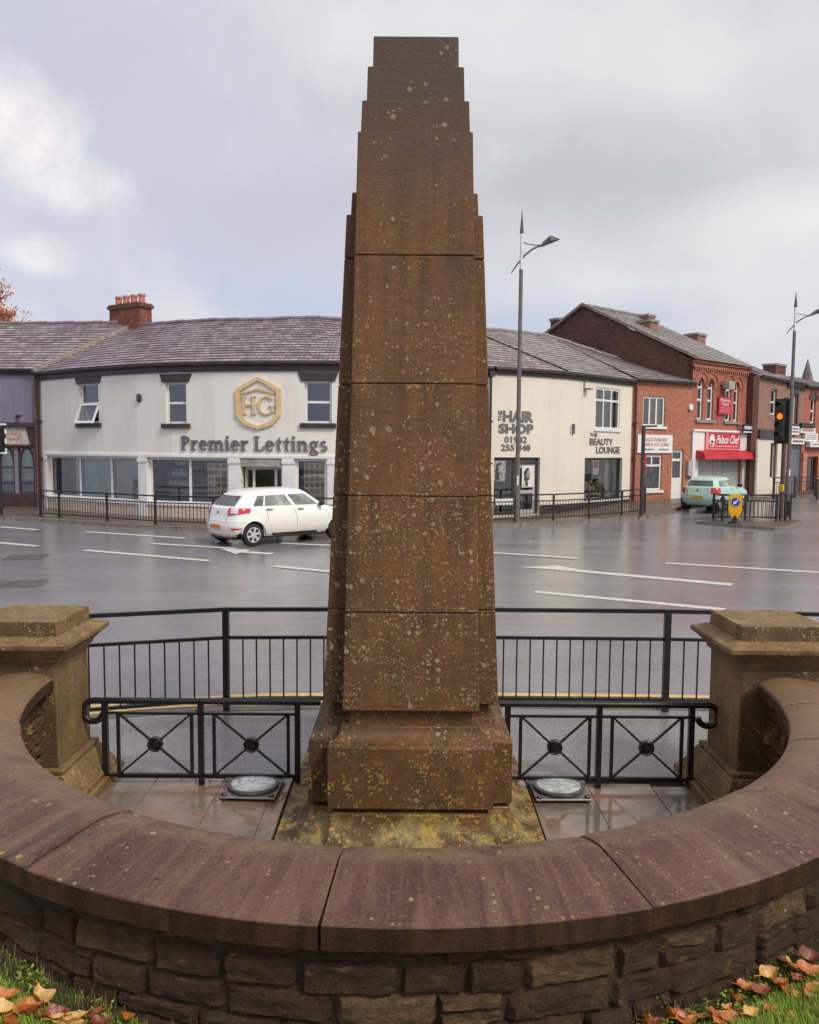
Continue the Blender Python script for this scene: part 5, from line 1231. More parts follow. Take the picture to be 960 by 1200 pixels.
# two painted arrows
def arrow(tip, wa, wb, sh0, sh1, w):
    a, b, c = atz(*tip), atz(*wa), atz(*wb); m_ = line(sh0, sh1, w)
    mark('white painted arrow on the wet road', [m_, [a, b, b.lerp(c, .5), c]])
arrow((609, 665), (655, 663.2), (694, 671), (655, 667.2), (858, 685.5), .34)
arrow((258, 643.3), (296, 644.5), (276, 649.5), (272, 646.2), (320, 649.4), .30)
yl = lambda off: [(x, y + off) for x, y in near_kerb]
def polyline_mark(pts, w, label, mat):
    q = []
    for a, b in zip(pts, pts[1:]):
        d = V((b[0] - a[0], b[1] - a[1], 0)).normalized(); s = V((-d.y, d.x, 0)) * w / 2; a_, b_ = V((*a, 0)), V((*b, 0)); q.append([a_ - s, b_ - s, b_ + s, a_ + s])
    mark(label, q, mat)
polyline_mark(yl(.40), .11, 'yellow line beside the kerb', 'road_yellow'); polyline_mark(yl(.64), .11, 'outer yellow line beside the kerb', 'road_yellow')

def drain_cover(x, y, w, d, rot, label):
    p = atz(x, y, 0.0); t = thing('drain_cover', label, 'drain cover', (p.x, p.y, 0), rot, 'iron covers set in the road', world=False)
    m = MB(); m.box(-w / 2, w / 2, -d / 2, d / 2, .0, .010); build(m, 'frame', 'worn_iron', t)
    m = MB()
    for i in range(6): m.box(-w / 2 + .05, w / 2 - .05, -d / 2 + .06 + i * (d - .12) / 6, -d / 2 + .06 + (i + .6) * (d - .12) / 6, .010, .018)
    build(m, 'grid', 'worn_iron', t)
drain_cover(31, 653, .95, 1.15, .25, 'iron drain cover in the road farther from the kerb')
drain_cover(22, 684.5, 1.0, .95, .22, 'iron drain cover in the road closer to the stone pier')

# ------------------------------------------------------------------ guard rails
def guardrail(name, label, pts, h, mat='guard_black', post=.05, bar=.013, pitch=.125, top=.04, zf=None, gap=.29, group=None, lo=.12, post_h=0.0):
    zf = zf or (lambda x, y: gz(x, y) + .1); P_ = [V((x, y, zf(x, y))) for x, y in pts]; t = thing(name, label, 'guard rail', P_[0], group=group)
    for p in P_: m = MB(); m.box(p.x - post / 2, p.x + post / 2, p.y - post / 2, p.y + post / 2, p.z - .05, p.z + h + post_h); build(m, 'post', mat, t)
    for a, b in zip(P_, P_[1:]):
        m = MB(); d = (b - a).normalized(); a1 = a + d * (post / 2 + .002); b1 = b - d * (post / 2 + .002)
        m.bar(a1 + UP * (h - .02), b1 + UP * (h - .02), top); build(m, 'top_rail', mat, t)
        m = MB(); m.bar(a1 + UP * (h - gap), b1 + UP * (h - gap), top * .8); m.bar(a1 + UP * lo, b1 + UP * lo, top * .8)
        L = (b1 - a1).length; n = max(2, int(L / pitch))
        for i in range(1, n): p = a1.lerp(b1, i / n); m.tube([p + UP * (lo + .01), p + UP * (h - gap)], bar / 2 * 1.1, 6, cap=False)
        build(m, 'bar_panel', mat, t)
    return t
guardrail('guard_rail', 'black pedestrian guard rail along the kerb directly behind the stone memorial', [(-8.2, 5.75), (-6.2, 6.75), (-4.1, 7.55), (-1.86, 8.22), (.40, 8.32), (2.66, 8.30), (4.85, 8.17), (7.0, 7.75), (9.1, 7.3)], 1.07, zf=lambda x, y: .1, post=.062, bar=.016, pitch=.135, gap=.31)
FR = [(51, 606.5), (72, 608.5)] + [(120, 612), (170, 616), (185, 617.5), (216, 620)]
gl = [(-22.5, 33.9), (-20.5, 33.0)][:0] + [(-13.9, 30.75), (-13.0, 30.3), (-10.8, 29.15), (-8.7, 27.95), (-6.6, 27.45), (-4.4, 27.1), (-2.2, 27.3), (0.0, 27.75)]
guardrail('guard_rail', 'long black guard rail on the pavement before the white shop windows', gl, 1.0, zf=lambda x, y: gz(x, y) + .12, post=.075, bar=.022, pitch=.13, top=.05, gap=.25)
gr2 = [(2.0, 29.0), (3.9, 30.0), (5.4, 30.65), (6.9, 31.45), (8.4, 32.35), (9.55, 33.2)]
guardrail('guard_rail', 'black guard rail on the pavement before the cream hairdresser front', gr2, 1.0, zf=lambda x, y: gz(x, y) + .12, post=.075, bar=.022, pitch=.13, top=.05, gap=.25)
# traffic island and its pen
isl = [(10.93, 31.1), (11.2, 30.6), (12.0, 29.6), (12.9, 28.75), (13.3, 28.75), (14.2, 29.9), (15.5, 31.85), (15.2, 32.3), (13.6, 32.5), (12.0, 32.2), (11.1, 31.6)]
m = MB(); m.prism([(x, y, -.05) for x, y in isl], (0, 0, .155)); struct(m, 'kerb', 'kerb_stone', 'stone kerb of the traffic island')
cx_ = sum(p[0] for p in isl) / len(isl); cy_ = sum(p[1] for p in isl) / len(isl)
m = MB(); m.add([V((cx_ + (x - cx_) * .90, cy_ + (y - cy_) * .90, .112)) for x, y in isl], [tuple(range(len(isl)))]); struct(m, 'traffic_island', 'farpave', 'paved top of the traffic island')
isz = lambda x, y: .11
ip = [atz(836, 608.6, .11), atz(873, 609.4, .11), atz(909.5, 610.6, .11), atz(925.5, 609, .11)]
guardrail('guard_rail', 'black guard rail pen on the traffic island with the yellow bollard', [(ip[0].x, ip[0].y), (ip[1].x, ip[1].y), (ip[2].x, ip[2].y), (ip[3].x + .15, ip[3].y + .3), (14.55, 31.6), (12.75, 31.8), (11.95, 31.2), (ip[0].x + .02, ip[0].y + .06)], 1.0, zf=isz, post=.075, bar=.022, pitch=.14, top=.05, gap=.25)
guardrail('guard_rail', 'black guard rail along the far kerb below the blue grey shutter', [(17.3, 38.9), (18.9, 40.2), (20.6, 41.6), (22.4, 43.0), (24.2, 44.4)], 1.0, zf=lambda x, y: gz(x, y) + .12, post=.085, bar=.024, pitch=.22, top=.05, gap=.25)
pr = atz(957, 593, .1); guardrail('guard_rail', 'short black guard rail at the outer edge of the side road', [(pr.x, pr.y), (pr.x + 1.9, pr.y + .6), (pr.x + 3.6, pr.y + 1.4)], 1.0, zf=lambda x, y: gz(x, y) + .0, post=.075, bar=.022, pitch=.14, top=.05, gap=.25)
m = MB(); m.prism([(pr.x - .5, pr.y - .8, -.05), (pr.x + 6, pr.y - .4, -.05), (pr.x + 8, pr.y + 3.5, -.05), (pr.x + .6, pr.y + 1.0, -.05)], (0, 0, .15)); struct(m, 'pavement', 'farpave', 'wet pavement corner across the side road')

# bollard with the keep left arrow
pb = atz(861, 613.6, .11); bo = thing('bollard', 'yellow shield shaped bollard with blue arrow sign on the traffic island', 'bollard', pb, world=False); bo.rotation_euler = (0, 0, -.30)
m = MB(); m.lathe([(0, 0), (.24, 0), (.22, .06), (.10, .10), (.08, .30), (0, .30)], 16); build(m, 'base', 'black_plastic', bo, smooth=40)
sh = [(-.235, 1.02), (-.20, 1.08), (.20, 1.08), (.235, 1.02), (.235, .46), (.12, .22), (0, .10), (-.12, .22), (-.235, .46)]
m = MB(); m.prism([(x, -.06, z) for x, z in sh], (0, .10, 0)); build(m, 'shield', 'bollard_yellow', bo, bevel=.02, seg=2)
m = MB(); m.prism([(x * 1.06 + .02, .041, z * 1.0 - .01) for x, z in sh], (0, .07, 0)); build(m, 'back_shell', 'black_plastic', bo, bevel=.02)
m = MB(); m.prism([(.175 * math.cos(i * PI / 12), -.072, .80 + .175 * math.sin(i * PI / 12)) for i in range(24)], (0, .011, 0)); di = build(m, 'sign_disc', 'sign_blue', bo)
m = MB()
def arr(mb, c, ang, L, w, y):
    ca, sa = math.cos(ang), math.sin(ang); T = lambda u, v: (c[0] + u * ca - v * sa, y, c[1] + u * sa + v * ca)
    mb.prism([T(-L, -w), T(L * .1, -w), T(L * .1, w), T(-L, w)], (0, -.003, 0)); mb.prism([T(L * .0, -w * 3), T(L, 0), T(L * .0, w * 3)], (0, -.004, 0))
arr(m, (0, .80), math.radians(225), .13, .022, -.0725); build(m, 'arrow', 'white_sign', di)
for r0, r1 in ((.150, .162),):
    m = MB()
    for i in range(24):
        a, b = 2 * PI * i / 24, 2 * PI * (i + 1) / 24; f = lambda a, r: (r * math.cos(a), -.0735, .80 + r * math.sin(a)); m.quad(f(a, r0), f(b, r0), f(b, r1), f(a, r1))
    build(m, 'sign_rim', 'white_sign', di)

# ------------------------------------------------------------------ lamp posts (one built, the other copied)
pl = atz(605.5, 611.5, .12)
def lamp_post(loc, label, H=11.4):
    t = thing('street_lamp', label, 'street lamp', loc, world=False, group='street lamps with a curved arm')
    m = MB(); m.tube([(0, 0, 0), (0, 0, 1.4)], .115, 12); m.tube([(0, 0, 1.4), (0, 0, 1.5)], [.115, .085], 12, cap=False); m.tube([(0, 0, 1.5), (0, 0, H - 2.0)], [.085, .07], 12); build(m, 'pole', 'lamp_grey', t, smooth=40)
    m = MB(); m.tube([(0, 0, H - 2.0), (0, 0, H - .75)], .055, 10); build(m, 'collar', 'lamp_white', t, smooth=40)
    m = MB(); m.tube([(0, 0, H - .75), (0, 0, H - .70), (0, 0, H + .08)], [.055, .075, .008], 10); build(m, 'spike', 'lamp_grey', t, smooth=30)
    pts = [(-.36, 0, H - 2.14), (-.15, 0, H - 1.83), (.1, 0, H - 1.52), (.4, 0, H - 1.28), (.75, 0, H - 1.13)]
    m = MB(); m.tube(pts, [.018, .032, .036, .036, .034], 8); m.tube([(0, 0, H - 1.03), (.2, 0, H - 1.10), (.5, 0, H - 1.15), (.75, 0, H - 1.13)], .02, 6); build(m, 'arm', 'lamp_grey', t, smooth=50)
    m = MB(); m.hexa([(.7, -.10, H - 1.20), (1.36, -.07, H - .94), (1.36, .07, H - .94), (.7, .10, H - 1.20), (.74, -.13, H - 1.06), (1.0, -.17, H - .84), (1.0, .17, H - .84), (.74, .13, H - 1.06)])
    m.prism([(1.0, -.17, H - 1.03), (1.36, -.06, H - .94), (1.0, -.17, H - .84)], (0, .0001, 0)); hd = build(m, 'lamp_head', 'lamp_grey', t, bevel=.02)
    m = MB(); m.quad((.76, -.09, H - 1.188), (1.3, -.065, H - .972), (1.3, .065, H - .972), (.76, .09, H - 1.188)); build(m, 'lens', 'lamp_lens', hd)
    m = MB(); m.box(-.03, .03, -.121, -.112, 2.55 - 1.2, 2.9 - 1.2); build(m, 'number_plate', 'white_sign', t)
    return t
la = lamp_post((pl.x, pl.y, .12), 'tall grey street lamp standing before the cream hairdresser front', 11.12)
lb = copy_tree(la); lb['label'] = 'slender street lamp rising beside the traffic light and terrace'
pl2 = aty(923, 578, 38.2); lb.location = (pl2.x, 38.2, .5); lb.scale = (1, 1, .855)

# short dark post by the brick shop
pp = atz(751.5, 601.5, .30); t = thing('sign_post', 'dark bare post at the end of the guard rail before the brick shop', 'post', pp, world=False)
hp = aty(751, 499, pp.y).z - pp.z; m = MB(); m.tube([(0, 0, -.1), (0, 0, hp)], .075, 10); build(m, 'pole', 'dark_paint', t, smooth=40)
m = MB(); m.bar((-.05, 0, hp - .02), (.55, .1, hp + .0), .07); build(m, 'arm', 'dark_paint', t)

# ------------------------------------------------------------------ traffic signals
def signal_head(t, z0, n, lit, w=.50, board_w=.62, step=.40, white_edge=False, dashed=False):
    H = n * step; m = MB(); m.box(-board_w / 2, board_w / 2, -.01, .03, z0 - .10, z0 + H + .10); build(m, 'backing_board', 'signal_black', t, bevel=.03, seg=2)
    m = MB(); m.box(-w / 2 + .06, w / 2 - .06, -.16, -.012, z0, z0 + H); build(m, 'housing', 'signal_black', t, bevel=.03)
    for i in range(n):
        zc_ = z0 + step * (i + .5); m = MB()
        for k in range(14):
            a, b = PI * (-.12 + 1.24 * k / 14), PI * (-.12 + 1.24 * (k + 1) / 14); r = .165
            f = lambda a, y, r: (r * math.cos(a), y, zc_ + r * math.sin(a)); dl = lambda a: -.36 + .14 * (1 - max(0, math.sin(a)))
            m.hexa([f(a, -.16, r), f(b, -.16, r), f(b, -.16, r - .012), f(a, -.16, r - .012), f(a, dl(a), r), f(b, dl(b), r), f(b, dl(b), r - .012), f(a, dl(a), r - .012)])
        v = build(m, 'visor', 'signal_black', t); m = MB(); m.lathe([(0, -.178), (.07, -.175), (.11, -.166), (.125, -.158)], 20, (0, 0, zc_), 'y')
        build(m, 'lens', 'signal_amber' if i == lit else 'signal_lens_off', v, smooth=50)
    if white_edge:
        m = MB(); x = board_w / 2; zA, zB = z0 - .10, z0 + H + .10; e = .035
        for sx in (-1, 1):
            nseg = 6
            for k in range(nseg):
                if dashed and k % 2: continue
                a = zA + (zB - zA) * k / nseg; b = zA + (zB - zA) * (k + 1) / nseg; m.box(sx * x - e, sx * x + e, -.016, -.011, a, b)
        m.box(-x - e, x + e, -.017, -.012, zA - .02, zA + .04); m.box(-x - e, x + e, -.017, -.012, zB - .04, zB + .02); build(m, 'white_border', 'white_sign', t)
ps = atz(911.5, 611, .11); ts = thing('traffic_light', 'four lamp traffic light with amber lit on the traffic island', 'traffic light', ps, world=False)
zt_ = aty(910, 467, ps.y).z - ps.z; zb2 = aty(910, 520, ps.y).z - ps.z
ts.rotation_euler = (0, 0, -.95)
m = MB(); m.tube([(0.0, .21, -.05), (0, .21, zt_ + .05)], .075, 12); build(m, 'pole', 'brown_pole', ts, smooth=40)
st_ = (zt_ - zb2 - .2) / 4
hd_off = MB(); signal_head(ts, zb2 + .1, 4, 2, .46, .60, st_)
m = MB(); m.bar((0, .02, zb2 + .3), (0, .21, zb2 + .3), .08); m.bar((0, .02, zt_ - .3), (0, .21, zt_ - .3), .08); build(m, 'mounting_arm', 'signal_black', ts)
pbx = aty(921.5, 571.5, ps.y); m = MB(); m.box(-.10, .10, .10, .20, pbx.z - ps.z - .16, pbx.z - ps.z + .12); build(m, 'push_button_box', 'pushbox_yellow', ts, bevel=.02)
pz = aty(1.5, 497.5, 30.8); pz0 = aty(1.5, 530.5, 30.8); tl = thing('traffic_light', 'traffic light with white dashed border at the picture edge by the grey shop', 'traffic light', (pz.x - .12, 30.8, .12), world=False)
zt_ = pz.z - .12; zb2 = pz0.z - .12; tl.rotation_euler = (0, 0, .12)
m = MB(); m.tube([(-.02, .1, -.1), (-.02, .1, zt_)], .06, 12); build(m, 'pole', 'signal_black', tl, smooth=40); signal_head(tl, zb2 + .08, 3, -1, .40, .52, (zt_ - zb2 - .16) / 3, True, True)
m = MB(); m.bar((0, .02, zb2 + .3), (0, .1, zb2 + .3), .08); build(m, 'mounting_arm', 'signal_black', tl)

# ------------------------------------------------------------------ cars
def make_car(label, paint, loc, heading, p, plate, name='hatchback_car'):
    L, W, H, wb, ro = p['L'], p['W'], p['H'], p['wb'], p['ro']; hw = W / 2; wr = p['wr']
    xr0 = -L / 2; xa_r = xr0 + ro; xa_f = xa_r + wb; xf0 = L / 2
    t = thing(name, label, 'car', loc, heading, world=False)
    bl = p.get('belt', 0.0); t.scale = (p.get('scale', 1.0),) * 3
    # levels, bottom to top: z at rear/front, rear x, front x, half width, rear/front corner radius, bow
    lv = [(.25, .25, .14, .12, hw - .10, .38, .45), (.34, .33, .04, .03, hw - .03, .38, .50), (.50, .48, .0, .0, hw - .01, .36, .50), (.64, .62, .01, .02, hw, .34, .48), (.70, .66, p['tg'], .06, hw, .32, .46),
          (.84 + bl * .4, .76 + bl * .4, p['tg'] + .02, .12, hw - .005, .30, .46), (.98 + bl, .84 + bl, p['tg'] + .06, .30, hw - .035, .29, .44), (1.01 + bl, .97 + bl, p['tg'] + .10, p['cowl'], hw - .08, .28, .30)]
    zr = H - .12; lv += [(1.01 + bl + (zr - 1.01 - bl) * .10, .97 + bl + (zr - .97 - bl) * .08, None, None, None, None, None), (1.01 + (zr - 1.01) * .92, .97 + (zr - .97) * .92, None, None, None, None, None),
          (zr - .075, zr + .0, p['rx'], p['fx'], hw * .735, .24, .20), (H - .125, H - .035, p['rx'] + .08, p['fx'] + .12, hw * .665, .22, .2), (H - .070, H - .0, p['rx'] + .3, p['fx'] + .35, hw * .48, .18, .18), (H - .035, H + .012, p['rx'] + .6, p['fx'] + .65, hw * .2, .05, .06)]
    nR, nC, nS, nF = 7, 7, 92, 7
    def half(k):
        zr_, zf_, rx, fx_, w_, cr, cf = lv[k]; x0 = xr0 + rx; x1 = xf0 - fx_; out = []
        for i in range(nR): y = (w_ - cr) * i / nR; out.append((x0 + .05 * (y / w_) ** 2 * (1 if k > 3 else 1.4), y))
        xb = x0 + .05
        for i in range(nC): a = PI / 2 * i / nC; out.append((xb + cr - cr * math.cos(a), w_ - cr + cr * math.sin(a)))
        xs0, xs1 = xb + cr, x1 - .10 - cf
        for i in range(nS + 1): out.append((xs0 + (xs1 - xs0) * i / nS, w_))
        for i in range(1, nC + 1): a = PI / 2 * i / nC; out.append((xs1 + cf * math.sin(a), w_ - cf + cf * math.cos(a)))
        for i in range(1, nF + 1): y = (w_ - cf) * (1 - i / nF); out.append((x1 - .10 * (y / max(.01, w_ - cf)) ** 2, y))
        pts = []
        for j, (x, y) in enumerate(out):
            f = max(0, min(1, (x - xr0) / L)); z = zr_ + (zf_ - zr_) * f
            if k in (5, 6, 7): z += .035 * math.sin(PI * min(1, f * 1.1)) * (k == 6) - .0
            pts.append(V((x, y, z)))
        return pts
    R_ = [None] * len(lv)
    for k in range(len(lv)):
        if lv[k][2] is not None: R_[k] = half(k)
    for k, f in ((8, .10), (9, .91)): R_[k] = [a.lerp(b, f) for a, b in zip(R_[7], R_[10])]
    N_ = len(R_[0]); ar = wr + .055
    for k in range(6):
        for i, q in enumerate(R_[k]):
            for xc in (xa_r, xa_f):
                dx = q.x - xc
                if abs(dx) < ar and nR + 2 < i < N_ - nF - 2:
                    za = wr + math.sqrt(ar * ar - dx * dx) + .006 * k
                    if q.z < za: R_[k][i] = V((q.x, q.y + (.012 if k < 5 else 0), za))
    i_s0 = nR + nC; S = lambda f: int(i_s0 + nS * f)           # side index from a fraction
    def idx_x(k, x): return min(range(i_s0, i_s0 + nS + 1), key=lambda i: abs(R_[k][i].x - x))
    win = p['win']                                             # side panes as x ranges at the waist
    panes = [(idx_x(7, a), idx_x(7, b)) for a, b in win]; iw = nR + p.get('iw', 2); ifw = N_ - nF - 5
    def is_glass(k, i):
        if k != 8: return False
        if i < iw - 1: return True
        if i >= ifw: return True
        return any(a <= i < b for a, b in panes)
    body = MB(); n_lv = len(lv)
    for sgn_ in (1, -1):
        o = len(body.v)
        for k in range(n_lv):
            for q in R_[k]: body.v.append(V((q.x, q.y * sgn_, q.z)))
        for k in range(n_lv - 1):
            for i in range(N_ - 1):
                if is_glass(k, i): continue
                a = o + k * N_ + i; f = [a, a + 1, a + N_ + 1, a + N_]; body.f.append(f if sgn_ < 0 else f[::-1])
        k = n_lv - 1; top = [o + k * N_ + i for i in range(N_)]; body.f.append(top)
    # under-floor
    bd = MB(); bd.box(xr0 + .2, xf0 - .2, -hw + .28, hw - .28, .18, .55); bd.box(xa_r + .45, xa_f - .45, -hw + .16, hw - .16, .2, .4)
    b = build(body, 'body', paint, t, smooth=38); 
    import bmesh as _b
    bmm = _b.new(); bmm.from_mesh(b.data); _b.ops.remove_doubles(bmm, verts=bmm.verts, dist=.0008); _b.ops.recalc_face_normals(bmm, faces=bmm.faces); bmm.to_mesh(b.data); bmm.free(); b.data.set_sharp_from_angle(angle=math.radians(38))
    build(bd, 'underbody', 'black_plastic', t)
    def surf(i, tv, sgn_, off):
        k = max(0, min(n_lv - 2, int(tv))); f = tv - k; i0 = int(i); fi = i - i0; i1 = min(N_ - 1, i0 + 1)
        q = R_[k][i0].lerp(R_[k][i1], fi).lerp(R_[k + 1][i0].lerp(R_[k + 1][i1], fi), f)
        du = R_[k][min(N_ - 1, i0 + 1)] - R_[k][max(0, i0 - 1)]; dv = R_[k + 1][i0] - R_[k][i0]; n = dv.cross(du).normalized() if (dv.length > 1e-6 and du.length > 1e-6) else V((0, 1, 0))
        if n.y < 0 and q.y > .3 or (abs(n.y) < .2 and n.x * (q.x) < 0): n = -n
        q = q + n * off; return V((q.x, q.y * sgn_, q.z))
    def patch(mb, i0, i1, t0, t1, sgn_, off, n=None, m_=4, shape=None):
        n = n or max(2, int(abs(i1 - i0))); o = len(mb.v)
        for a in range(n + 1):
            for c in range(m_ + 1):
                fa, fc = a / n, c / m_
                lo_, hi_ = (t0, t1) if shape is None else shape(fa, t0, t1)
                mb.v.append(surf(i0 + (i1 - i0) * fa, lo_ + (hi_ - lo_) * fc, sgn_, off))
        for a in range(n):
            for c in range(m_): q = o + a * (m_ + 1) + c; mb.f.append([q, q + 1, q + m_ + 2, q + m_ + 1])
    # panes: flush with the body, each its own piece
    def pane(name, a, b, sides):
        m = MB()
        for sgn_ in sides: patch(m, a, b, 8.0, 9.0, sgn_, -.004)
        build(m, name, 'car_side_glass' if name == 'side_window' else 'car_glass', t, smooth=60)
    pane('rear_window', 0, iw - 1, (1, -1)); pane('windscreen', ifw, N_ - 1, (1, -1))
    for a, bb in panes:
        for sgn_ in (1, -1): pane('side_window', a, bb, (sgn_,))
    # lamps
    for sgn_ in (1, -1):
        m = MB(); tl0, tl1 = p['tail']; ia, ib = p['tail_i']; patch(m, ia, ib, tl0, tl1, sgn_, .012, 12, 5, shape=p.get('tail_shape')); lamp = build(m, 'tail_light', 'tail_red', t, smooth=50)
        if p.get('clear', True): m = MB(); patch(m, ia + .8, ia + (ib - ia) * .40, tl0 + .35, tl1 - .45, sgn_, .017, 5, 3); build(m, 'clear_lens', 'tail_clear', lamp, smooth=50)
        m = MB(); patch(m, N_ - nF - nC - 3, N_ - nF - 2, 4.6, 5.8, sgn_, .012, 10, 3); build(m, 'headlight', 'tail_clear', t, smooth=50)
        # door shut lines, sill strip
        m = MB()
        for x in p['seams']:
            i = idx_x(5, x); patch(m, i - .13, i + .13, 1.9 if abs(x - xa_r) > .75 else 3.8, 7.9, sgn_, .003, 1, 14)
        build(m, 'door_seam', 'black_plastic', t)
        m = MB(); patch(m, 0, nR + nC + 6, 3.02, 3.10, sgn_, .003, 14, 1); patch(m, nR - 1.2, nR - 1.0, 3.1, 6.9, sgn_, .003, 1, 8); build(m, 'tailgate_seam', 'black_plastic', t)
        m = MB(); patch(m, nR + nC + 22, nR + nC + 66, .1, .9, sgn_, .004, 30, 2); build(m, 'sill_strip', 'black_plastic', t)
        m = MB(); patch(m, 0, iw - .9, 9.05, 9.8, sgn_, .03, 8, 2); build(m, 'spoiler', paint, t, smooth=50)
        for x in p['handles']:
            i = idx_x(6, x); m = MB(); patch(m, i - 1.6, i + 4.2, 5.72, 5.98, sgn_, .028, 5, 2); patch(m, i - 1.6, i + 4.2, 5.68, 5.73, sgn_, .012, 5, 1); build(m, 'door_handle', p.get('handle_mat', 'galvanised'), t, smooth=50)
        # mirror
        mx = R_[7][panes[-1][1] - 1]; m = MB(); m.blob((mx.x - .02, (mx.y + .13), mx.z + .07), (.07, .12, .075), 3); 
        for v_ in m.v: v_.y *= sgn_
        mi = build(m, 'wing_mirror', 'black_plastic', t, smooth=60)
        m = MB(); m.bar((mx.x, (mx.y - .02) * sgn_, mx.z + .02), (mx.x, (mx.y + .08) * sgn_, mx.z + .05), .05); build(m, 'mirror_arm', 'black_plastic', mi)
        # arch lips
        for xc in (xa_r, xa_f):
            m = MB(); pts = []
            for q in range(17): a = PI * (.04 + .92 * q / 16); pts.append((xc + (ar + .012) * math.cos(a), sgn_ * (hw + .006), wr + (ar + .012) * math.sin(a)))
            m.tube(pts, .016, 6); build(m, 'wheel_arch', paint, t, smooth=60)
            m = MB(); A_ = [PI * (-.02 + 1.04 * q / 18) for q in range(19)]
            for q in A_: c_, s_ = math.cos(q), max(-.06, math.sin(q)); m.v += [V((xc, sgn_ * (hw - .30), wr)), V((xc + (ar + .01) * c_, sgn_ * (hw - .30), wr + (ar + .01) * s_)), V((xc + (ar + .012) * c_, sgn_ * (hw - .03), wr + (ar + .012) * s_))]
            for q in range(18): k_ = 3 * q; m.f += [[k_, k_ + 1, k_ + 4], [k_ + 1, k_ + 2, k_ + 5, k_ + 4]]
            build(m, 'arch_liner', 'rubber', t)
            yw = sgn_ * (hw - .115); m = MB(); tw = .095
            prof = [(wr * .60, -tw), (wr * .88, -tw * 1.05), (wr * .97, -tw * .85), (wr, -tw * .5), (wr, tw * .5), (wr * .97, tw * .85), (wr * .88, tw * 1.05), (wr * .60, tw)]
            m.lathe(prof, 32, (xc, yw, wr), 'y'); wh = build(m, 'wheel', 'rubber', t, smooth=50)
            m = MB(); yo = yw + sgn_ * tw * .90; ro_ = wr * .66
            m.lathe([(ro_, -.02 * sgn_), (ro_, .012 * sgn_), (ro_ * .90, .016 * sgn_), (ro_ * .86, -.015 * sgn_)], 32, (xc, yo, wr), 'y'); m.lathe([(0, .018 * sgn_), (ro_ * .26, .016 * sgn_), (ro_ * .30, -.01 * sgn_)], 16, (xc, yo, wr), 'y')
            for s_ in range(p['spokes']):
                a = 2 * PI * s_ / p['spokes'] + .3; d = V((math.cos(a), 0, math.sin(a))); n_ = V((-d.z, 0, d.x)); c0 = V((xc, yo, wr)); sw = p['sw']
                A_ = [c0 + d * ro_ * .2 + n_ * sw * .8, c0 + d * ro_ * .2 - n_ * sw * .8, c0 + d * ro_ * .9 - n_ * sw, c0 + d * ro_ * .9 + n_ * sw]; m.prism(A_, (0, .014 * sgn_, 0))
            build(m, 'rim', 'alloy', wh, smooth=30); m = MB(); m.lathe([(0, -.03 * sgn_), (ro_ * .88, -.03 * sgn_)], 24, (xc, yo, wr), 'y'); build(m, 'brake_disc', 'signal_black', wh)
    # rear details
    xr_at = lambda z: min(q.x for q in [R_[k][0] for k in range(5)])
    m = MB(); pz_ = p['plate_z']; px_ = xr0 + p['plate_x']; m.box(px_ - .012, px_ + .03, -.26, .26, pz_ - .055, pz_ + .055); build(m, 'number_plate', plate, t)
    m = MB(); zz = .88; bxr = xr0 + p['tg'] + .035; m.prism([(bxr - .015, 0 + .045 * math.cos(i * PI / 6), zz + .055 * math.sin(i * PI / 6)) for i in range(12)], (.02, 0, 0)); build(m, 'badge', 'car_badge', t)
    m = MB()
    for sgn_ in (1, -1): patch(m, 0, nR + 3, 1.05, 1.55, sgn_, .006, 8, 2)
    build(m, 'bumper_insert', p.get('bumper_mat', 'galvanised'), t, smooth=50)
    m = MB(); m.tube([(xr0 + p['tg'] + .16, .05, 1.03), (xr0 + p['tg'] + .30, .42, 1.12)], .010, 5); build(m, 'rear_wiper', 'black_plastic', t)
    m = MB(); m.tube([(p['rx'] + xr0 + .45, 0, H - .01), (p['rx'] + xr0 + .25, 0, H + .22)], .006, 5); build(m, 'aerial', 'black_plastic', t)
    for sgn_ in (1, -1): m = MB(); patch(m, nR + 2.0, nR + 6, 1.75, 2.05, sgn_, .008, 5, 2); build(m, 'reflector', 'tail_red', t, smooth=50)
    return t
ts1 = lambda fa, a, b: (a + (b - a) * (.30 * fa), b - (b - a) * (.05 + .18 * fa))
head = .735
rc = V((-4.97, 23.55, 0)); hd = V((math.cos(head), math.sin(head), 0))
P1 = dict(L=4.26, W=1.74, H=1.54, wb=2.76, ro=.66, wr=.310, tg=.06, cowl=1.00, rx=.50, fx=1.62, belt=.025, iw=2, win=[(-1.46, -1.16), (-1.11, -.20), (-.06, 1.06)], tail=(4.9, 6.75), tail_i=(6.2, 17.5), tail_shape=ts1, seams=[-1.06, -.14, .98], handles=[-1.03, -.02], spokes=6, sw=.034, plate_z=.52, plate_x=0.0, bumper_mat='car_white', scale=1.06)
cc_ = rc + hd * (4.26 / 2 - .66) * 1.06
make_car('white hatchback turning across the junction before the lettings shop', 'car_white', cc_, head, P1, 'plate_orange')
ts2 = lambda fa, a, b: (a + (b - a) * (.10 * fa), b - (b - a) * .12 * fa)
P2 = dict(iw=3, L=3.58, W=1.68, H=1.48, wb=2.36, ro=.58, wr=.295, tg=.04, cowl=.98, rx=.36, fx=1.70, win=[(-1.30, -.42), (-.30, .72)], tail=(4.3, 6.5), tail_i=(7.4, 14.6), tail_shape=ts2, seams=[-.36, .66], handles=[-.24], spokes=5, sw=.045, clear=False, plate_z=.60, plate_x=0.0, handle_mat='car_mint', bumper_mat='car_mint')
hd2 = math.radians(45); c2 = V((13.22, 35.35, 0)); c2.z = gz(c2.x, c2.y) + .0
make_car('pale mint green hatchback parked by the takeaway shutter', 'car_mint', c2, hd2, P2, 'plate_yellow')

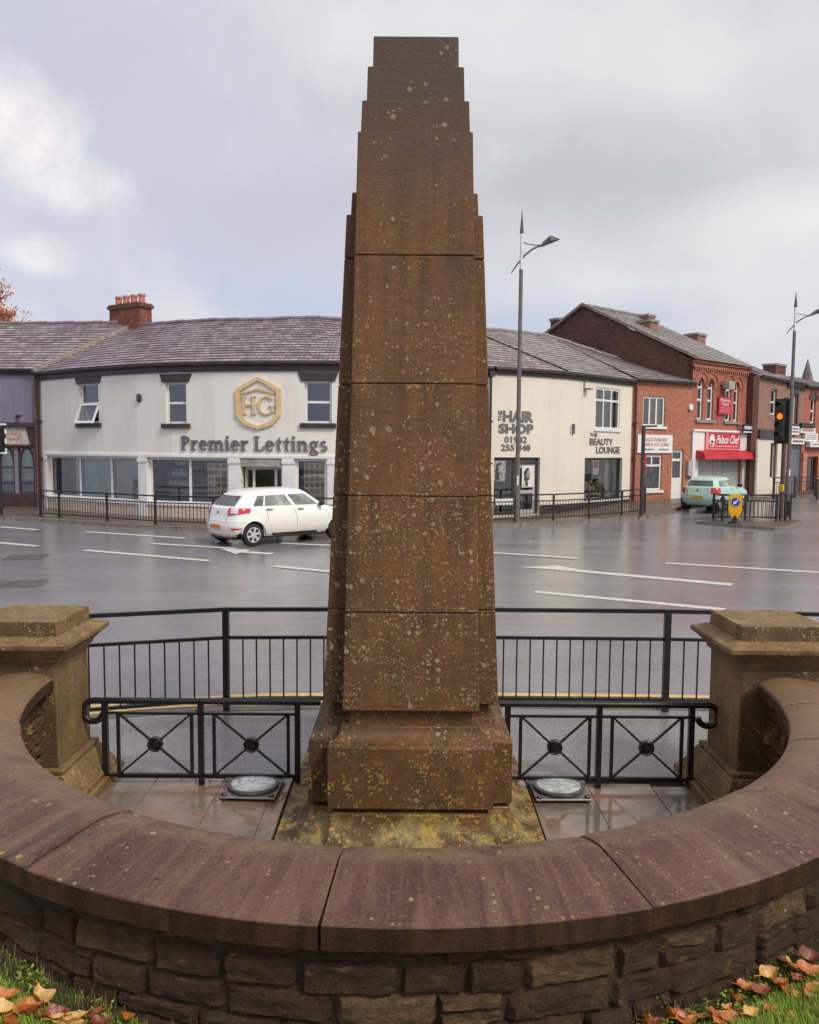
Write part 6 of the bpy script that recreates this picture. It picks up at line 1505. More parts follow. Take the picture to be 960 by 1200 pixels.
# ------------------------------------------------------------------ autumn tree and far spire
def autumn_tree():
    p = aty(-44, 400, 62); t = thing('autumn_tree', 'bare branched autumn tree with orange leaves behind the grey shop roof', 'tree', (p.x, 62, 0)); rr = random.Random(5); m = MB(); tips = []
    base = V((p.x, 62, 0)); top = V((p.x + .4, 62, 11.2)); m.tube([base, base.lerp(top, .5) + V((.2, 0, 0)), top], [.36, .28, .20], 10)
    def grow(a, d, L, r, n):
        b = a + d * L; m.tube([a, a.lerp(b, .5) + V((rr.uniform(-.1, .1), rr.uniform(-.1, .1), rr.uniform(-.05, .1))) * L, b], [r, r * .8, r * .55], 6 if n > 1 else 4, cap=False)
        if n == 0: tips.append((a, b)); return
        for _ in range(3 if n > 2 else 4): dd = (d + V((rr.uniform(-.8, .8), rr.uniform(-.8, .8), rr.uniform(-.15, .8)))).normalized(); grow(a.lerp(b, rr.uniform(.55, 1)), dd, L * rr.uniform(.55, .8), r * .58, n - 1)
    for _ in range(6): grow(top.lerp(base, rr.uniform(0, .3)), V((rr.uniform(-1, 1), rr.uniform(-1, 1), rr.uniform(.5, 1.3))).normalized(), rr.uniform(2.3, 3.1), .11, 3)
    build(m, 'trunk', 'bark', t, smooth=50); c = MB()
    for a, b in tips:
        for _ in range(9):
            q = a.lerp(b, rr.uniform(.2, 1.1)) + V((rr.gauss(0, .16), rr.gauss(0, .16), rr.gauss(0, .14))); s = rr.uniform(.07, .15); u = V((rr.uniform(-1, 1), rr.uniform(-1, 1), rr.uniform(-1, 1))).normalized(); w = u.cross(V((rr.uniform(-1, 1), rr.uniform(-1, 1), rr.uniform(-1, 1)))).normalized()
            c.quad(q - u * s, q + w * s * .6, q + u * s, q - w * s * .6)
    build(c, 'crown', 'autumn_orange', t, recalc=False)
autumn_tree()
sp0 = aty(947, 420.5, 150); sp1 = aty(947, 447, 150); wid = (aty(954.5, 446, 150).x - aty(939.5, 446, 150).x) / 2
sp = thing('church_spire', 'distant grey church spire above the terrace roofs', 'church', (sp0.x, 150, 0)); m = MB(); m.lathe([(wid, sp1.z), (.05, sp0.z)], 8, (sp0.x, 150, 0)); build(m, 'spire', 'spire_stone', sp)
m = MB(); m.box(sp0.x - wid * .95, sp0.x + wid * .95, 150 - wid * .95, 150 + wid * .95, 0, sp1.z); build(m, 'tower', 'spire_stone', sp)

# ================================================================== MEMORIAL
OX, OY = .02, 6.25
ob = thing('war_memorial', 'tall tapering brown sandstone obelisk with stepped shoulders and lichen', 'memorial', (OX, OY, .08))
jit = lambda: 0
def sweep(mb, rings):
    """a square-planned moulding swept through (half x, half y, z) rings"""
    o = len(mb.v)
    for hx, hy, z in rings: mb.v.extend([V((OX - hx, OY - hy, z)), V((OX + hx, OY - hy, z)), V((OX + hx, OY + hy, z)), V((OX - hx, OY + hy, z))])
    for i in range(len(rings) - 1):
        for k in range(4): a = o + 4 * i + k; b = o + 4 * i + (k + 1) % 4; mb.f.append([a, b, b + 4, a + 4])
    e = o + 4 * (len(rings) - 1); mb.f.append([o + 3, o + 2, o + 1, o]); mb.f.append([e, e + 1, e + 2, e + 3])
def cav(hx0, hy0, hx1, hy1, z0, z1, n=9):
    return [(lerp(hx0, hx1, math.sin(PI / 2 * i / n)), lerp(hy0, hy1, math.sin(PI / 2 * i / n)), lerp(z0, z1, 1 - math.cos(PI / 2 * i / n))) for i in range(n + 1)]
lerp = lambda a, b, t: a + (b - a) * t
# foot: broad square base course with a swept top, breaking forward towards the bank and the road
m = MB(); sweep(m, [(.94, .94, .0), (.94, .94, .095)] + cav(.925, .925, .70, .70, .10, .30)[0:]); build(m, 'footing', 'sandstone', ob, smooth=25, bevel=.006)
m = MB(); sweep(m, [(.60, 1.08, .0), (.60, 1.08, .105)] + cav(.595, 1.07, .545, .86, .11, .31)); build(m, 'footing_break', 'sandstone', ob, smooth=25, bevel=.006)
m = MB(); m.frust(OX, OY, .66, .66, .27, .66, .66, .34); m.frust(OX, OY, .51, .80, .275, .51, .80, .36); build(m, 'recess_course', 'sandstone', ob)
# die
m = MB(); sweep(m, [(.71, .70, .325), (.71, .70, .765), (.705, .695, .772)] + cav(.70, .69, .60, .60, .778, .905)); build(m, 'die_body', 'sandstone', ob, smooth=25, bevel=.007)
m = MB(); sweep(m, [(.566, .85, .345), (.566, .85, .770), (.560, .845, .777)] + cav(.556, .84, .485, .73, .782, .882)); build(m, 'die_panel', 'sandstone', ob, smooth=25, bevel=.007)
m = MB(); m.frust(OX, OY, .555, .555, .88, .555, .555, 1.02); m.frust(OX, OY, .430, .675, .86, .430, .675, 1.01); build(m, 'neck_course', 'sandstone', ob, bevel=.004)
# shaft: body, front/back panels and side panels, stacked in blocks with open joints
def tiers(mb, hx, hy, z0, z1, joints, gapz=.0035, core=True):
    """tapered stack: hx, hy are (z -> half width) functions"""
    zs_ = [z0] + [j for j in joints if z0 + .05 < j < z1 - .05] + [z1]
    for i, (a, b) in enumerate(zip(zs_, zs_[1:])):
        a2 = a + (gapz / 2 if i else 0); b2 = b - (gapz / 2 if i < len(zs_) - 2 else 0); mb.frust(OX, OY, hx(a2), hy(a2), a2, hx(b2), hy(b2), b2)
JN = [1.672, 2.47, 3.235, 4.10]
zsh = .99
body_h = lambda z: lerp(.620, .474, (z - 1.0) / 3.40)
pan_x = lambda z: lerp(.473, .388, (z - .99) / 3.92)
pan_d = lambda z: lerp(.735, .555, (z - .99) / 3.92)
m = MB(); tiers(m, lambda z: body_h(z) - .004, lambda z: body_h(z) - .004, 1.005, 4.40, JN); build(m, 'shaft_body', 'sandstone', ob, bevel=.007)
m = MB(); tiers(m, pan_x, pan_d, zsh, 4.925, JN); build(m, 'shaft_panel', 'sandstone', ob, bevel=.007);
m = MB(); tiers(m, lambda z: lerp(.452, .432, (z - 4.2) / .4), lambda z: lerp(.452, .432, (z - 4.2) / .4), 4.2, 4.56, []); build(m, 'shoulder', 'sandstone', ob, bevel=.006)
m = MB(); m.frust(OX, OY, .376, .552, 4.7, .360, .545, 5.13); build(m, 'upper_panel', 'sandstone', ob, bevel=.006)
m = MB(); m.frust(OX, OY, .338, .50, 4.9, .326, .49, 5.375); build(m, 'upper_block', 'sandstone', ob, bevel=.006); m = MB(); m.frust(OX, OY, .300, .44, 5.0, .290, .43, 5.60); build(m, 'top_block', 'sandstone', ob, bevel=.006)
m = MB(); m.frust(OX, OY, .44, .44, .95, .30, .30, 4.85); m.frust(OX, OY, .462, .722, 1.2, .385, .545, 4.8); build(m, 'joint_core', 'joint_dark', ob)

# ------------------------------------------------------------------ ring wall
RX, RY = -.02, 6.0
def polar(r, a, z): return V((RX + r * math.cos(a), RY + r * math.sin(a), z))
rw = thing('ring_wall', 'low semicircular wall of dark rubble stone under heavy purple coping slabs', 'wall', (RX, RY, 0))
cop = [(2.60, 1.00), (2.60, 1.078), (2.608, 1.092), (2.64, 1.108), (2.70, 1.126), (2.77, 1.136), (2.80, 1.137), (2.90, 1.124), (3.02, 1.106), (3.12, 1.091), (3.172, 1.083), (3.179, 1.076), (3.178, .985), (3.10, .975), (2.75, .975)]
rr = random.Random(8)
ja = [181.2, 204, 222.5, 241, 264.7, 287.5, 311, 331, 346, 358.6]
for j, (a0, a1) in enumerate(zip(ja, ja[1:])):
    m = MB(); n = 44; A = [math.radians(a0 + .09 + (a1 - a0 - .18) * i / n) for i in range(n + 1)]; K = len(cop); dz = rr.uniform(-.004, .004); dr = rr.uniform(-.006, .006); sk0, sk1 = rr.uniform(-.012, .012), rr.uniform(-.012, .012)
    for i, a in enumerate(A):
        for k, (r, z) in enumerate(cop):
            aa = a + ((sk0 if i == 0 else 0) + (sk1 if i == n else 0)) * (r - 2.9) * .5; e = .006 if i in (0, n) else 0
            nz = .0035 * noise.noise(V((r * 5, a * 6, j * 3.1))); chip = .010 * max(0, noise.noise(V((a * 26, j * 5.7, 2))) - .12) + .004 * max(0, noise.noise(V((a * 90, j * 2.3, 8)))) if k in (10, 11) else 0; m.v.append(polar(r + dr + (nz if k > 0 else 0) - chip, aa, z + dz + nz - chip * .7 - (e if 2 <= k <= 10 else 0)))
    for i in range(n):
        for k in range(K): q = i * K + k; w = i * K + (k + 1) % K; m.f.append([q, w, w + K, q + K])
    m.f.append(list(range(K))[::-1]); m.f.append([n * K + k for k in range(K)])
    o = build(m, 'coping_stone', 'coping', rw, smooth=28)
# core behind the joints, mortar sunk a little
m = MB(); A = [math.radians(181 + 178 * i / 80) for i in range(81)]
for a in A:
    for r, z in ((2.715, .0), (2.715, .985), (2.72, 1.10), (3.13, 1.065), (3.13, .985), (3.085, .978), (3.055, .0)): m.v.append(polar(r, a, z))
for i in range(80):
    for k in range(6): q = i * 7 + k; m.f.append([q, q + 1, q + 8, q + 7])
build(m, 'mortar_core', 'mortar_dark', rw, recalc=False)
def rubble(mb, rsurf, sgn_, a_from, a_to, courses, seed, rough=.017, lmin=.18, lmax=.50):
    rr = random.Random(seed); z1 = courses[0]
    for hgt in courses[1:]:
        z0 = z1 - hgt; a = a_from - rr.uniform(0, .1)
        while a < a_to:
            w = rr.uniform(lmin, lmax) / rsurf * (1.0 if hgt > .1 else .9); b = min(a + w, a_to + .05); g = rr.uniform(.003, .007) / rsurf; pr_ = rr.uniform(-.006, .014); nx, nz = 16, 9; o = len(mb.v); sd = rr.uniform(0, 100); tilt = rr.uniform(-.012, .012); split = hgt > .12 and rr.random() < .18
            parts_ = [(z0, z1)] if not split else [(z0, z0 + hgt * .5), (z0 + hgt * .5, z1)]
            for (zz0, zz1) in parts_:
                o = len(mb.v); jj = [rr.uniform(-.008, .008) for _ in range(4)]
                for i in range(nx + 1):
                    for k in range(nz + 1):
                        u, v = i / nx, k / nz; aa = a + g + (b - a - 2 * g) * u; z = zz0 + .005 + jj[0] + (jj[1] - jj[0]) * u + (zz1 - zz0 - .010) * v + tilt * (u - .5) * .6
                        eu = min(u, 1 - u) * 2; ev = min(v, 1 - v) * 2; ed = min(1, (min(eu * 14.0, ev * 6.0)) ** .5) if eu > 0 and ev > 0 else 0
                        nn = noise.fractal(V((aa * rsurf * 6, z * 13, sd)), .8, 2.0, 5) + .5 * abs(noise.noise(V((aa * rsurf * 3 + z * 9, z * 16, sd + 7)))); r = rsurf + sgn_ * (-.024 + ed * (.026 + pr_) + rough * nn * ed)
                        mb.v.append(polar(r, aa + .004 * noise.noise(V((z * 12, sd, 0))) / rsurf * 2, z + .004 * noise.noise(V((aa * 14, sd, 5)))))
                for i in range(nx):
                    for k in range(nz): q = o + i * (nz + 1) + k; mb.f.append([q, q + 1, q + nz + 2, q + nz + 1])
            a = b
        z1 = z0
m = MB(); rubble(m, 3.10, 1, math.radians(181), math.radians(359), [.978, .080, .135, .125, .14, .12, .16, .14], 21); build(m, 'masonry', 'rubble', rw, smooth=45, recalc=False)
m = MB(); rubble(m, 2.70, -1, math.radians(181), math.radians(359), [.98, .07, .10, .09, .12, .10, .11, .13, .12, .12], 44, .02, .12, .34); build(m, 'inner_masonry', 'rubble_in', rw, smooth=50, recalc=False)

# ------------------------------------------------------------------ piers
def pier(x0, x1, y0, y1, label):
    cx, cy = (x0 + x1) / 2, (y0 + y1) / 2; hx, hy = (x1 - x0) / 2, (y1 - y0) / 2; t = thing('gate_pier', label, 'pier', (cx, cy, .08), group='buff stone piers ending the ring wall')
    m = MB(); m.frust(cx, cy, hx, hy, .40, hx - .01, hy - .01, 1.165); build(m, 'shaft', 'pier', t, bevel=.012, seg=2)
    m = MB()
    for (o0, o1, z0, z1) in ((.20, .20, .06, .15), (.16, .16, .15, .19), (.15, .06, .19, .36), (.05, .05, .36, .40)): m.frust(cx, cy, hx + o0, hy + o0, z0, hx + o1, hy + o1, z1)
    build(m, 'base', 'pier', t, bevel=.008)
    m = MB()
    for (o0, o1, z0, z1) in ((-.005, .0, 1.165, 1.20), (.02, .025, 1.20, 1.225), (.03, .035, 1.225, 1.245), (.04, .11, 1.245, 1.315), (.125, .125, 1.315, 1.352), (.125, .02, 1.352, 1.395)): m.frust(cx, cy, hx + o0, hy + o0, z0, hx + o1, hy + o1, z1)
    build(m, 'cornice', 'pier', t, bevel=.005); m = MB(); m.frust(cx, cy, hx + .01, hy + .01, 1.385, hx + .005, hy + .005, 1.505); build(m, 'cap', 'pier', t, bevel=.008, seg=2)
    return t
pier(-3.24, -2.60, 5.94, 6.56, 'buff sandstone pier at the end of the ring wall nearer the white lettings shop')
pier(2.47, 3.11, 5.98, 6.60, 'buff sandstone pier at the end of the ring wall nearer the cream hairdresser')

# ------------------------------------------------------------------ memorial railings with crossed panels
def railing(posts, ends, Y, label, curl_dir):
    t = thing('memorial_railing', label, 'railing', (posts[0], Y, .08)); z0 = .06; zt_ = .765
    for x in posts: m = MB(); m.box(x - .022, x + .022, Y - .02, Y + .02, z0 - (.05), zt_ - .012); build(m, 'post', 'black_iron', t)
    m = MB(); x0, x1 = ends
    n = 14; r = .088; cxx = x0 if curl_dir < 0 else x1; pts = []
    for i in range(n + 1): a = PI / 2 + PI * 1.45 * i / n; pts.append(V((cxx + (math.cos(a) if curl_dir < 0 else -math.cos(a)) * r * (1 - .12 * i / n), Y, zt_ - r + math.sin(a) * r * (1 - .10 * i / n))))
    other = V((x1 if curl_dir < 0 else x0, Y, zt_)); m.tube([other] + pts, [.026] * (len(pts) + 1), 10); build(m, 'handrail', 'black_iron', t, smooth=50)
    for a, b in zip(posts, posts[1:]):
        m = MB(); zb_, zu = .155, .665; m.bar((a + .023, Y, zu), (b - .023, Y, zu), .022, .02); m.bar((a + .023, Y, zb_), (b - .023, Y, zb_), .022, .026)
        u0, u1 = a + .105, b - .075
        for x in (u0, u1): m.box(x - .013, x + .013, Y - .011, Y + .011, zb_ + .014, zu - .011)
        c = V(((u0 + u1) / 2, Y, (zb_ + zu) / 2))
        for sx, sz, k in ((-1, -1, 0), (1, 1, 0), (-1, 1, .003), (1, -1, .003)): m.bar(V((u0 + .013 if sx < 0 else u1 - .013, Y + k, zb_ + .013 if sz < 0 else zu - .011)), c + V((sx * .035, k, sz * .03)), .018, .016)
        pn = build(m, 'cross_panel', 'black_iron', t)
        m = MB(); m.lathe([(0, -.030), (.018, -.030), (.022, -.022), (.036, -.022), (.040, -.014), (.052, -.020), (.062, -.014), (.062, .014), (0, .014)], 22, c, 'y'); build(m, 'rosette', 'black_iron', pn, smooth=35)
railing([-2.43, -1.66, -.885], (-2.52, -.70), 6.42, 'black iron railing with crossed panels between the obelisk and the pier nearer the white shop', -1)
railing([.80, 1.535, 2.275], (.72, 2.40), 6.42, 'black iron railing with crossed panels between the obelisk and the pier nearer the hairdresser', 1)

# ------------------------------------------------------------------ paving inside the ring
def slab(mb, poly, z, h=.06, shrink=.004):
    c = sum((V((x, y, 0)) for x, y in poly), V((0, 0, 0))) / len(poly); q = []
    for x, y in poly: d = V((x, y, 0)) - c; d = d * (1 - shrink / max(.1, d.length)); q.append((c.x + d.x, c.y + d.y, z - h))
    mb.prism(q, (0, 0, h))
m = MB(); cols = [-2.72, -2.02, -1.46, -.99, -.95 + .0]
rr = random.Random(2)
def strip(x0, x1, ys_, sk=0.0):
    for a, b in zip(ys_, ys_[1:]): slab(m, [(x0, a), (x1, a), (x1, b), (x0, b)], .08 + rr.uniform(-.003, .003))
strip(-2.72, -2.05, [3.3, 4.2, 5.2, 5.95, 6.55]); strip(-2.05, -1.50, [3.3, 4.0, 5.1, 5.72, 6.55]); strip(-1.50, -1.07, [3.3, 4.4, 5.45, 6.62]); strip(-1.07, -.943, [3.3, 5.2, 6.62])
strip(.972, 1.46, [3.3, 4.4, 5.35, 6.62]); strip(1.46, 1.98, [3.3, 4.0, 5.15, 5.78, 6.5]); strip(1.98, 2.62, [3.3, 4.2, 5.7, 6.1, 6.45])
strip(-.955, .0, [3.2, 4.2, 5.3]); strip(.0, .985, [3.2, 4.0, 5.3]); strip(-.955, .985, [7.2, 7.3])
struct(m, 'paving', 'flags', 'wet brown flagstones around the obelisk', bevel=.004)
m = MB(); m.add([V((-2.75, 3.2, .055)), V((2.72, 3.2, .055)), V((2.72, 6.6, .055)), V((-2.75, 6.6, .055))], [(0, 1, 2, 3)]); struct(m, 'paving_bed', 'joint_dark', 'dark bedding under the flagstones')
def uplight(x, y, rot, lens, label):
    t = thing('uplight', label, 'uplight', (x, y, .085), rot, 'round ground uplights beside the obelisk', world=False); m = MB(); s = .215
    m.box(-s, s, -s, s, .020, .034); build(m, 'base_plate', 'galvanised', t, bevel=.004)
    for sx in (-1, 1):
        for sy in (-1, 1): m = MB(); m.lathe([(0, -.02), (.022, -.02), (.022, .046), (.016, .054), (0, .054)], 10, (sx * (s - .03), sy * (s - .03), 0)); build(m, 'bolt', 'cast_iron', t)
    m = MB(); m.lathe([(.180, .034), (.195, .037), (.203, .050), (.200, .064), (.188, .069), (.172, .066)], 40); h = build(m, 'housing', 'uplight_metal', t, smooth=40)
    m = MB(); m.lathe([(.174, .065), (.15, .069), (.10, .074), (.0, .077)], 40); build(m, 'lens', lens, h, smooth=60)
uplight(-1.22, 6.30, -.04, 'lens_a', 'round ground uplight with sparkling white lens left of the obelisk foot')
uplight(1.20, 6.31, .02, 'lens_b', 'round ground uplight with cloudy green lens right of the obelisk foot')
p = atz(610.5, 919, .12); pe = thing('pebble', 'rounded grey stone lying beside the cloudy uplight', 'stone', (p.x, p.y, .08)); m = MB(); m.blob((p.x, p.y, .115), (.04, .035, .034), 4); build(m, 'stone', 'pebble', pe, smooth=70)

# ------------------------------------------------------------------ grass bank, leaves, weeds in front of the wall
def gh(x, y):
    dx, dy = x - RX, y - RY; r = math.hypot(dx, dy); c = abs(dx) / max(r, .01); base = .47 + .20 * c + (.05 if dx > 0 else .02) * c
    h = base + .10 * sm((r - 3.1) / .9) + .22 * sm((r - 3.6) / 2.5)
    if y > 4.6: h *= 1 - sm((y - 4.6) / 1.6)                       # bank falls to the footway beside the piers
    return h + .012 * noise.noise(V((x * 3, y * 3, 0)))
m = MB(); ra = [3.03, 3.08, 3.15, 3.25, 3.4, 3.6, 3.9, 4.4, 5.2, 6.5, 9, 14, 24]; na = 96
for i in range(na + 1):
    a = math.radians(178 + 184 * i / na)
    for r in ra:
        x, y = RX + r * math.cos(a), RY + r * math.sin(a); m.v.append(V((x, y, gh(x, y))))
for i in range(na):
    for k in range(len(ra) - 1): q = i * len(ra) + k; m.f.append([q, q + 1, q + len(ra) + 1, q + len(ra)])
struct(m, 'ground', 'soil', 'mossy earth bank outside the ring wall', smooth=60)
rr = random.Random(31); g_ = MB(); dryg = MB()
def blade(mb, x, y, h, w, lean):
    b = V((x, y, gh(x, y) - .005)); a = rr.uniform(0, 2 * PI); d = V((math.cos(a), math.sin(a), 0)); s = V((-d.y, d.x, 0)) * w; t1 = b + d * lean * .35 + UP * h * .6; t2 = b + d * lean + UP * h; o = len(mb.v)
    mb.v.extend([b - s, b + s, t1 + s * .7, t1 - s * .7, t2]); mb.f.extend([[o, o + 1, o + 2, o + 3], [o + 3, o + 2, o + 4]])
n_b = 0
while n_b < 84000:
    a = math.radians(rr.uniform(196, 344)); r = 3.10 + 1.5 * rr.random() ** 1.3; x, y = RX + r * math.cos(a), RY + r * math.sin(a); n_b += 1
    side = abs(math.cos(a)); cl = noise.noise(V((x * 2.4, y * 2.4, 3)))
    if r < 3.22 and rr.random() < .75 - .35 * cl: continue
    if r < 3.45 and cl < -.15 and rr.random() < .7: continue
    k = .55 + .45 * sm((r - 3.1) / .5); blade(g_, x, y, rr.uniform(.025, .075) * k * (1.25 if x > 0 else 1), rr.uniform(.0012, .0026), rr.uniform(.01, .05) * k)
for _ in range(46000):
    right = rr.random() < .6; x = rr.uniform(.75, 2.0) if right else rr.uniform(-1.95, -.85); r = 3.24 + .5 * rr.random() ** 1.2; y = RY - math.sqrt(max(.01, r * r - (x - RX) ** 2)); k = .5 + .5 * sm((r - 3.12) / .25)
    blade(g_, x, y, rr.uniform(.02, .055) * k * (1.25 if right else .9), rr.uniform(.001, .0022), rr.uniform(.01, .05) * k)
go = build(g_, 'grass', 'grass', recalc=False); tag(go, 'short green grass on the bank outside the ring wall', 'grass', kind='stuff')
for _ in range(2600):
    a = math.radians(rr.uniform(200, 340)); r = 3.105 + abs(rr.gauss(0, .06)); x, y = RX + r * math.cos(a), RY + r * math.sin(a)
    if noise.noise(V((x * 5, y * 5, 9))) < -.02: continue
    blade(dryg, x, y, rr.uniform(.03, .11), rr.uniform(.0009, .0018), rr.uniform(.01, .06))
do = build(dryg, 'dry_grass', 'dry_grass', recalc=False); tag(do, 'dry straw coloured grass stems along the wall foot', 'dry grass', kind='stuff')
# moss and tiny plants hugging the wall foot
mo = MB()
for _ in range(5200):
    a = math.radians(rr.uniform(198, 342)); r = 3.11 + abs(rr.gauss(0, .09)); x, y = RX + r * math.cos(a), RY + r * math.sin(a)
    if noise.noise(V((x * 3.1, y * 3.1, 1))) < .0: continue
    c = V((x, y, gh(x, y) + rr.uniform(.0, .035))); u = V((rr.uniform(-1, 1), rr.uniform(-1, 1), rr.uniform(-.2, .8))).normalized(); w = u.cross(UP).normalized(); s = rr.uniform(.004, .010); mo.quad(c - u * s, c + w * s * .7, c + u * s, c - w * s * .7)
mo_ = build(mo, 'ground_cover', 'grass', recalc=False); tag(mo_, 'small leaved ground cover along the wall foot', 'ground cover', kind='stuff')
# a sprig of weed
pw = atz(760, 1192, .53); wd = thing('weed_plant', 'small leafy green weed growing at the foot of the ring wall', 'plant', (pw.x, pw.y, gh(pw.x, pw.y))); st = MB(); lf = MB()
for i in range(16):
    a = rr.uniform(0, 2 * PI); top = V((pw.x + rr.uniform(-.11, .08), pw.y + rr.uniform(-.05, .06), gh(pw.x, pw.y) + rr.uniform(.05, .13))); b = V((pw.x + rr.uniform(-.03, .03), pw.y, gh(pw.x, pw.y) - .01)); st.tube([b, b.lerp(top, .5) + V((0, 0, .012)), top], .0012, 4)
    for k in range(11):
        c = b.lerp(top, .25 + .075 * k); u = V((rr.uniform(-1, 1), rr.uniform(-1, 1), rr.uniform(-.1, .7))).normalized(); w = u.cross(UP).normalized(); s = rr.uniform(.007, .012); lf.quad(c, c + u * s + w * s * .5, c + u * s * 2, c + u * s - w * s * .5)
build(st, 'stem', 'weed_green', wd); build(lf, 'foliage', 'weed_green', wd, recalc=False)
# fallen leaves: three shapes copied
def leaf_mesh(L, W, curl, fold, seed):
    m = MB(); n = 10; r_ = random.Random(seed)
    for i in range(n + 1):
        t = i / n; w = W * (math.sin(PI * min(1, t * 1.02) ** .8)) * (1 - .25 * t) + .001; z = curl * (t - .45) ** 2 * L * 2
        for k in range(-2, 3): f = k / 2; m.v.append(V(((t - .5) * L, f * w + .004 * math.sin(t * 9 + seed), z + fold * abs(f) ** 1.5 * w + .004 * math.sin(t * 11 + k * 2 + seed))))
    for i in range(n):
        for k in range(4): q = i * 5 + k; m.f.append([q, q + 1, q + 6, q + 5])
    m.bar((-L / 2 - .035, 0, curl * .2 * L * 2 + .01), (-L / 2 + .01, 0, curl * .2 * L * 2), .003)
    return m
protos = []
for i, (L, W, c, f) in enumerate(((.115, .036, .35, .5), (.09, .040, .5, .8), (.13, .033, .2, .35))):
    for mt in ('leaf_orange', 'leaf_yellow', 'leaf_brown'): protos.append((leaf_mesh(L, W, c, f, i), mt))
made = {}
LAB = {'leaf_orange': 'curled orange autumn leaf on', 'leaf_yellow': 'pale yellow curled autumn leaf on', 'leaf_brown': 'dark red brown fallen leaf on'}
def put_leaf(px_, py_, kind, where, rot, tilt, lift=.012, scale=1.0):
    p = atz(px_, py_, .60); z = gh(p.x, p.y)
    for _ in range(6): p = atz(px_, py_, z + lift); z = gh(p.x, p.y)
    if math.hypot(p.x - RX, p.y - RY) < 3.12:
        d = V((p.x - RX, p.y - RY, 0)).normalized() * 3.14; p = V((RX + d.x, RY + d.y, p.z)); z = gh(p.x, p.y)
    key = kind
    if key not in made: mb_, mt = protos[kind]; o = build(mb_, 'fallen_leaf', mt, smooth=60, recalc=False); made[key] = o
    else: o = made[key].copy(); COL.objects.link(o)
    o.location = (p.x, p.y, z + lift); o.rotation_euler = (tilt[0], tilt[1], rot); o.scale = (scale,) * 3
    mt = protos[kind][1]; tag(o, LAB[mt] + ' ' + where, 'leaf', 'fallen leaves ' + where)
rr = random.Random(77)
WL = 'grass at the left foot of the wall'; WR = 'grass at the right foot of the wall'
for (x, y, k, r, tl_, s) in ((47, 1171, 4, 2.4, (.3, -.2), 1.15), (27, 1180, 1, 1.2, (1.0, .2), 1.1), (4, 1168, 0, .4, (.3, .2), 1.0), (3, 1186, 4, .2, (.1, .3), 1.0), (38, 1187, 3, .9, (-.3, .2), 1.05), (80, 1195, 7, .35, (.2, .1), .95), (66, 1192, 5, .5, (.2, .2), 1.0), (146, 1196, 3, 1.6, (.2, 1.1), .8), (118, 1199, 2, .6, (.2, .2), .8), (12, 1198, 6, 2.0, (.3, .2), 1.0)): put_leaf(x, y, k, WL, r, tl_, .028, s)
for (x, y, k, r, tl_, s) in ((902, 1144, 4, .3, (.2, -.1), 1.0), (930, 1136, 1, .5, (.3, .6), 1.1), (950, 1140, 0, .2, (.2, .2), 1.25), (948, 1124, 5, .1, (.3, .1), 1.1), (915, 1156, 3, .8, (-.2, .3), .9), (875, 1157, 0, .1, (.2, .1), .8), (862, 1174, 3, 1.4, (.2, 1.0), .8), (857, 1192, 6, .3, (.4, .2), .85), (840, 1190, 0, .5, (.2, .4), .8), (822, 1192, 7, 2.6, (.2, .2), .8), (800, 1192, 5, .4, (.2, .2), .7), (783, 1186, 3, 1.5, (.2, 1.2), .85), (751, 1193, 0, 1.2, (.3, 1.2), .9), (805, 1197, 0, .2, (.2, .1), .9), (893, 1160, 8, .3, (.3, .1), .8), (880, 1190, 4, .4, (.2, .1), .8), (935, 1150, 5, .7, (.1, .2), .8), (920, 1128, 2, 1.0, (.2, .3), .8), (955, 1158, 6, .4, (.2, .1), .8), (765, 1199, 2, .2, (.1, .1), .8), (842, 1199, 3, .7, (.3, .2), .8)): put_leaf(x, y, k, WR, r, tl_, .028, s)

for i in range(34):
    xx, yy = rr.uniform(770, 958), rr.uniform(1140, 1199)
    if yy < 1206 - (xx - 760) * .36: continue
    put_leaf(xx, yy, rr.randrange(9), WR, rr.uniform(0, 6.3), (rr.uniform(-.25, .25), rr.uniform(-.3, .3)), .022, rr.uniform(.45, .8))
for i in range(12): put_leaf(rr.uniform(0, 120), rr.uniform(1176, 1199), rr.randrange(9), WL, rr.uniform(0, 6.3), (rr.uniform(-.25, .25), rr.uniform(-.3, .3)), .022, rr.uniform(.45, .8))

# ================================================================== SKY, SUN, CAMERA
SUN_EL, SUN_AZ = 46.0, 136.0        # azimuth clockwise from +Y (behind the camera, to its right)
w = bpy.data.worlds.new('World'); SC.world = w; w.use_nodes = True; nt = w.node_tree; nt.nodes.clear()
class WN(NT):
    def __init__(self, t): self.t = t
W_ = WN(nt); out = W_.n('ShaderNodeOutputWorld'); bg = W_.n('ShaderNodeBackground')
sky = W_.n('ShaderNodeTexSky', sky_type='NISHITA', sun_disc=False); sky.sun_elevation = math.radians(SUN_EL); sky.sun_rotation = math.radians(SUN_AZ); sky.air_density = 1.0; sky.dust_density = 2.5; sky.ozone_density = 1.5
d = W_.n('ShaderNodeTexCoord').outputs['Generated']; xyz = W_.sep(d)
KS = .80 / .10
def rgb(c): return tuple(v * KS for v in c)
up_ = W_.math('MAXIMUM', xyz[2], .03); flat = W_.comb(W_.math('DIVIDE', xyz[0], W_.math('ADD', up_, .25)), W_.math('DIVIDE', xyz[1], W_.math('ADD', up_, .25)), up_)
n1 = W_.noise(flat, 1.1, 6, .55, .5); n2 = W_.noise(d, 3.2, 7, .58, .35); n3 = W_.noise(d, 1.5, 4, .5, .2)
az = W_.math('ARCTAN2', xyz[0], xyz[1])
warm = W_.math('ADD', W_.rng(az, -.45, .42), W_.rng(n3, .3, .7, -.25, .25))
veil = W_.mix(warm, rgb(lin(196, 197, 219)), rgb(lin(214, 211, 211)))
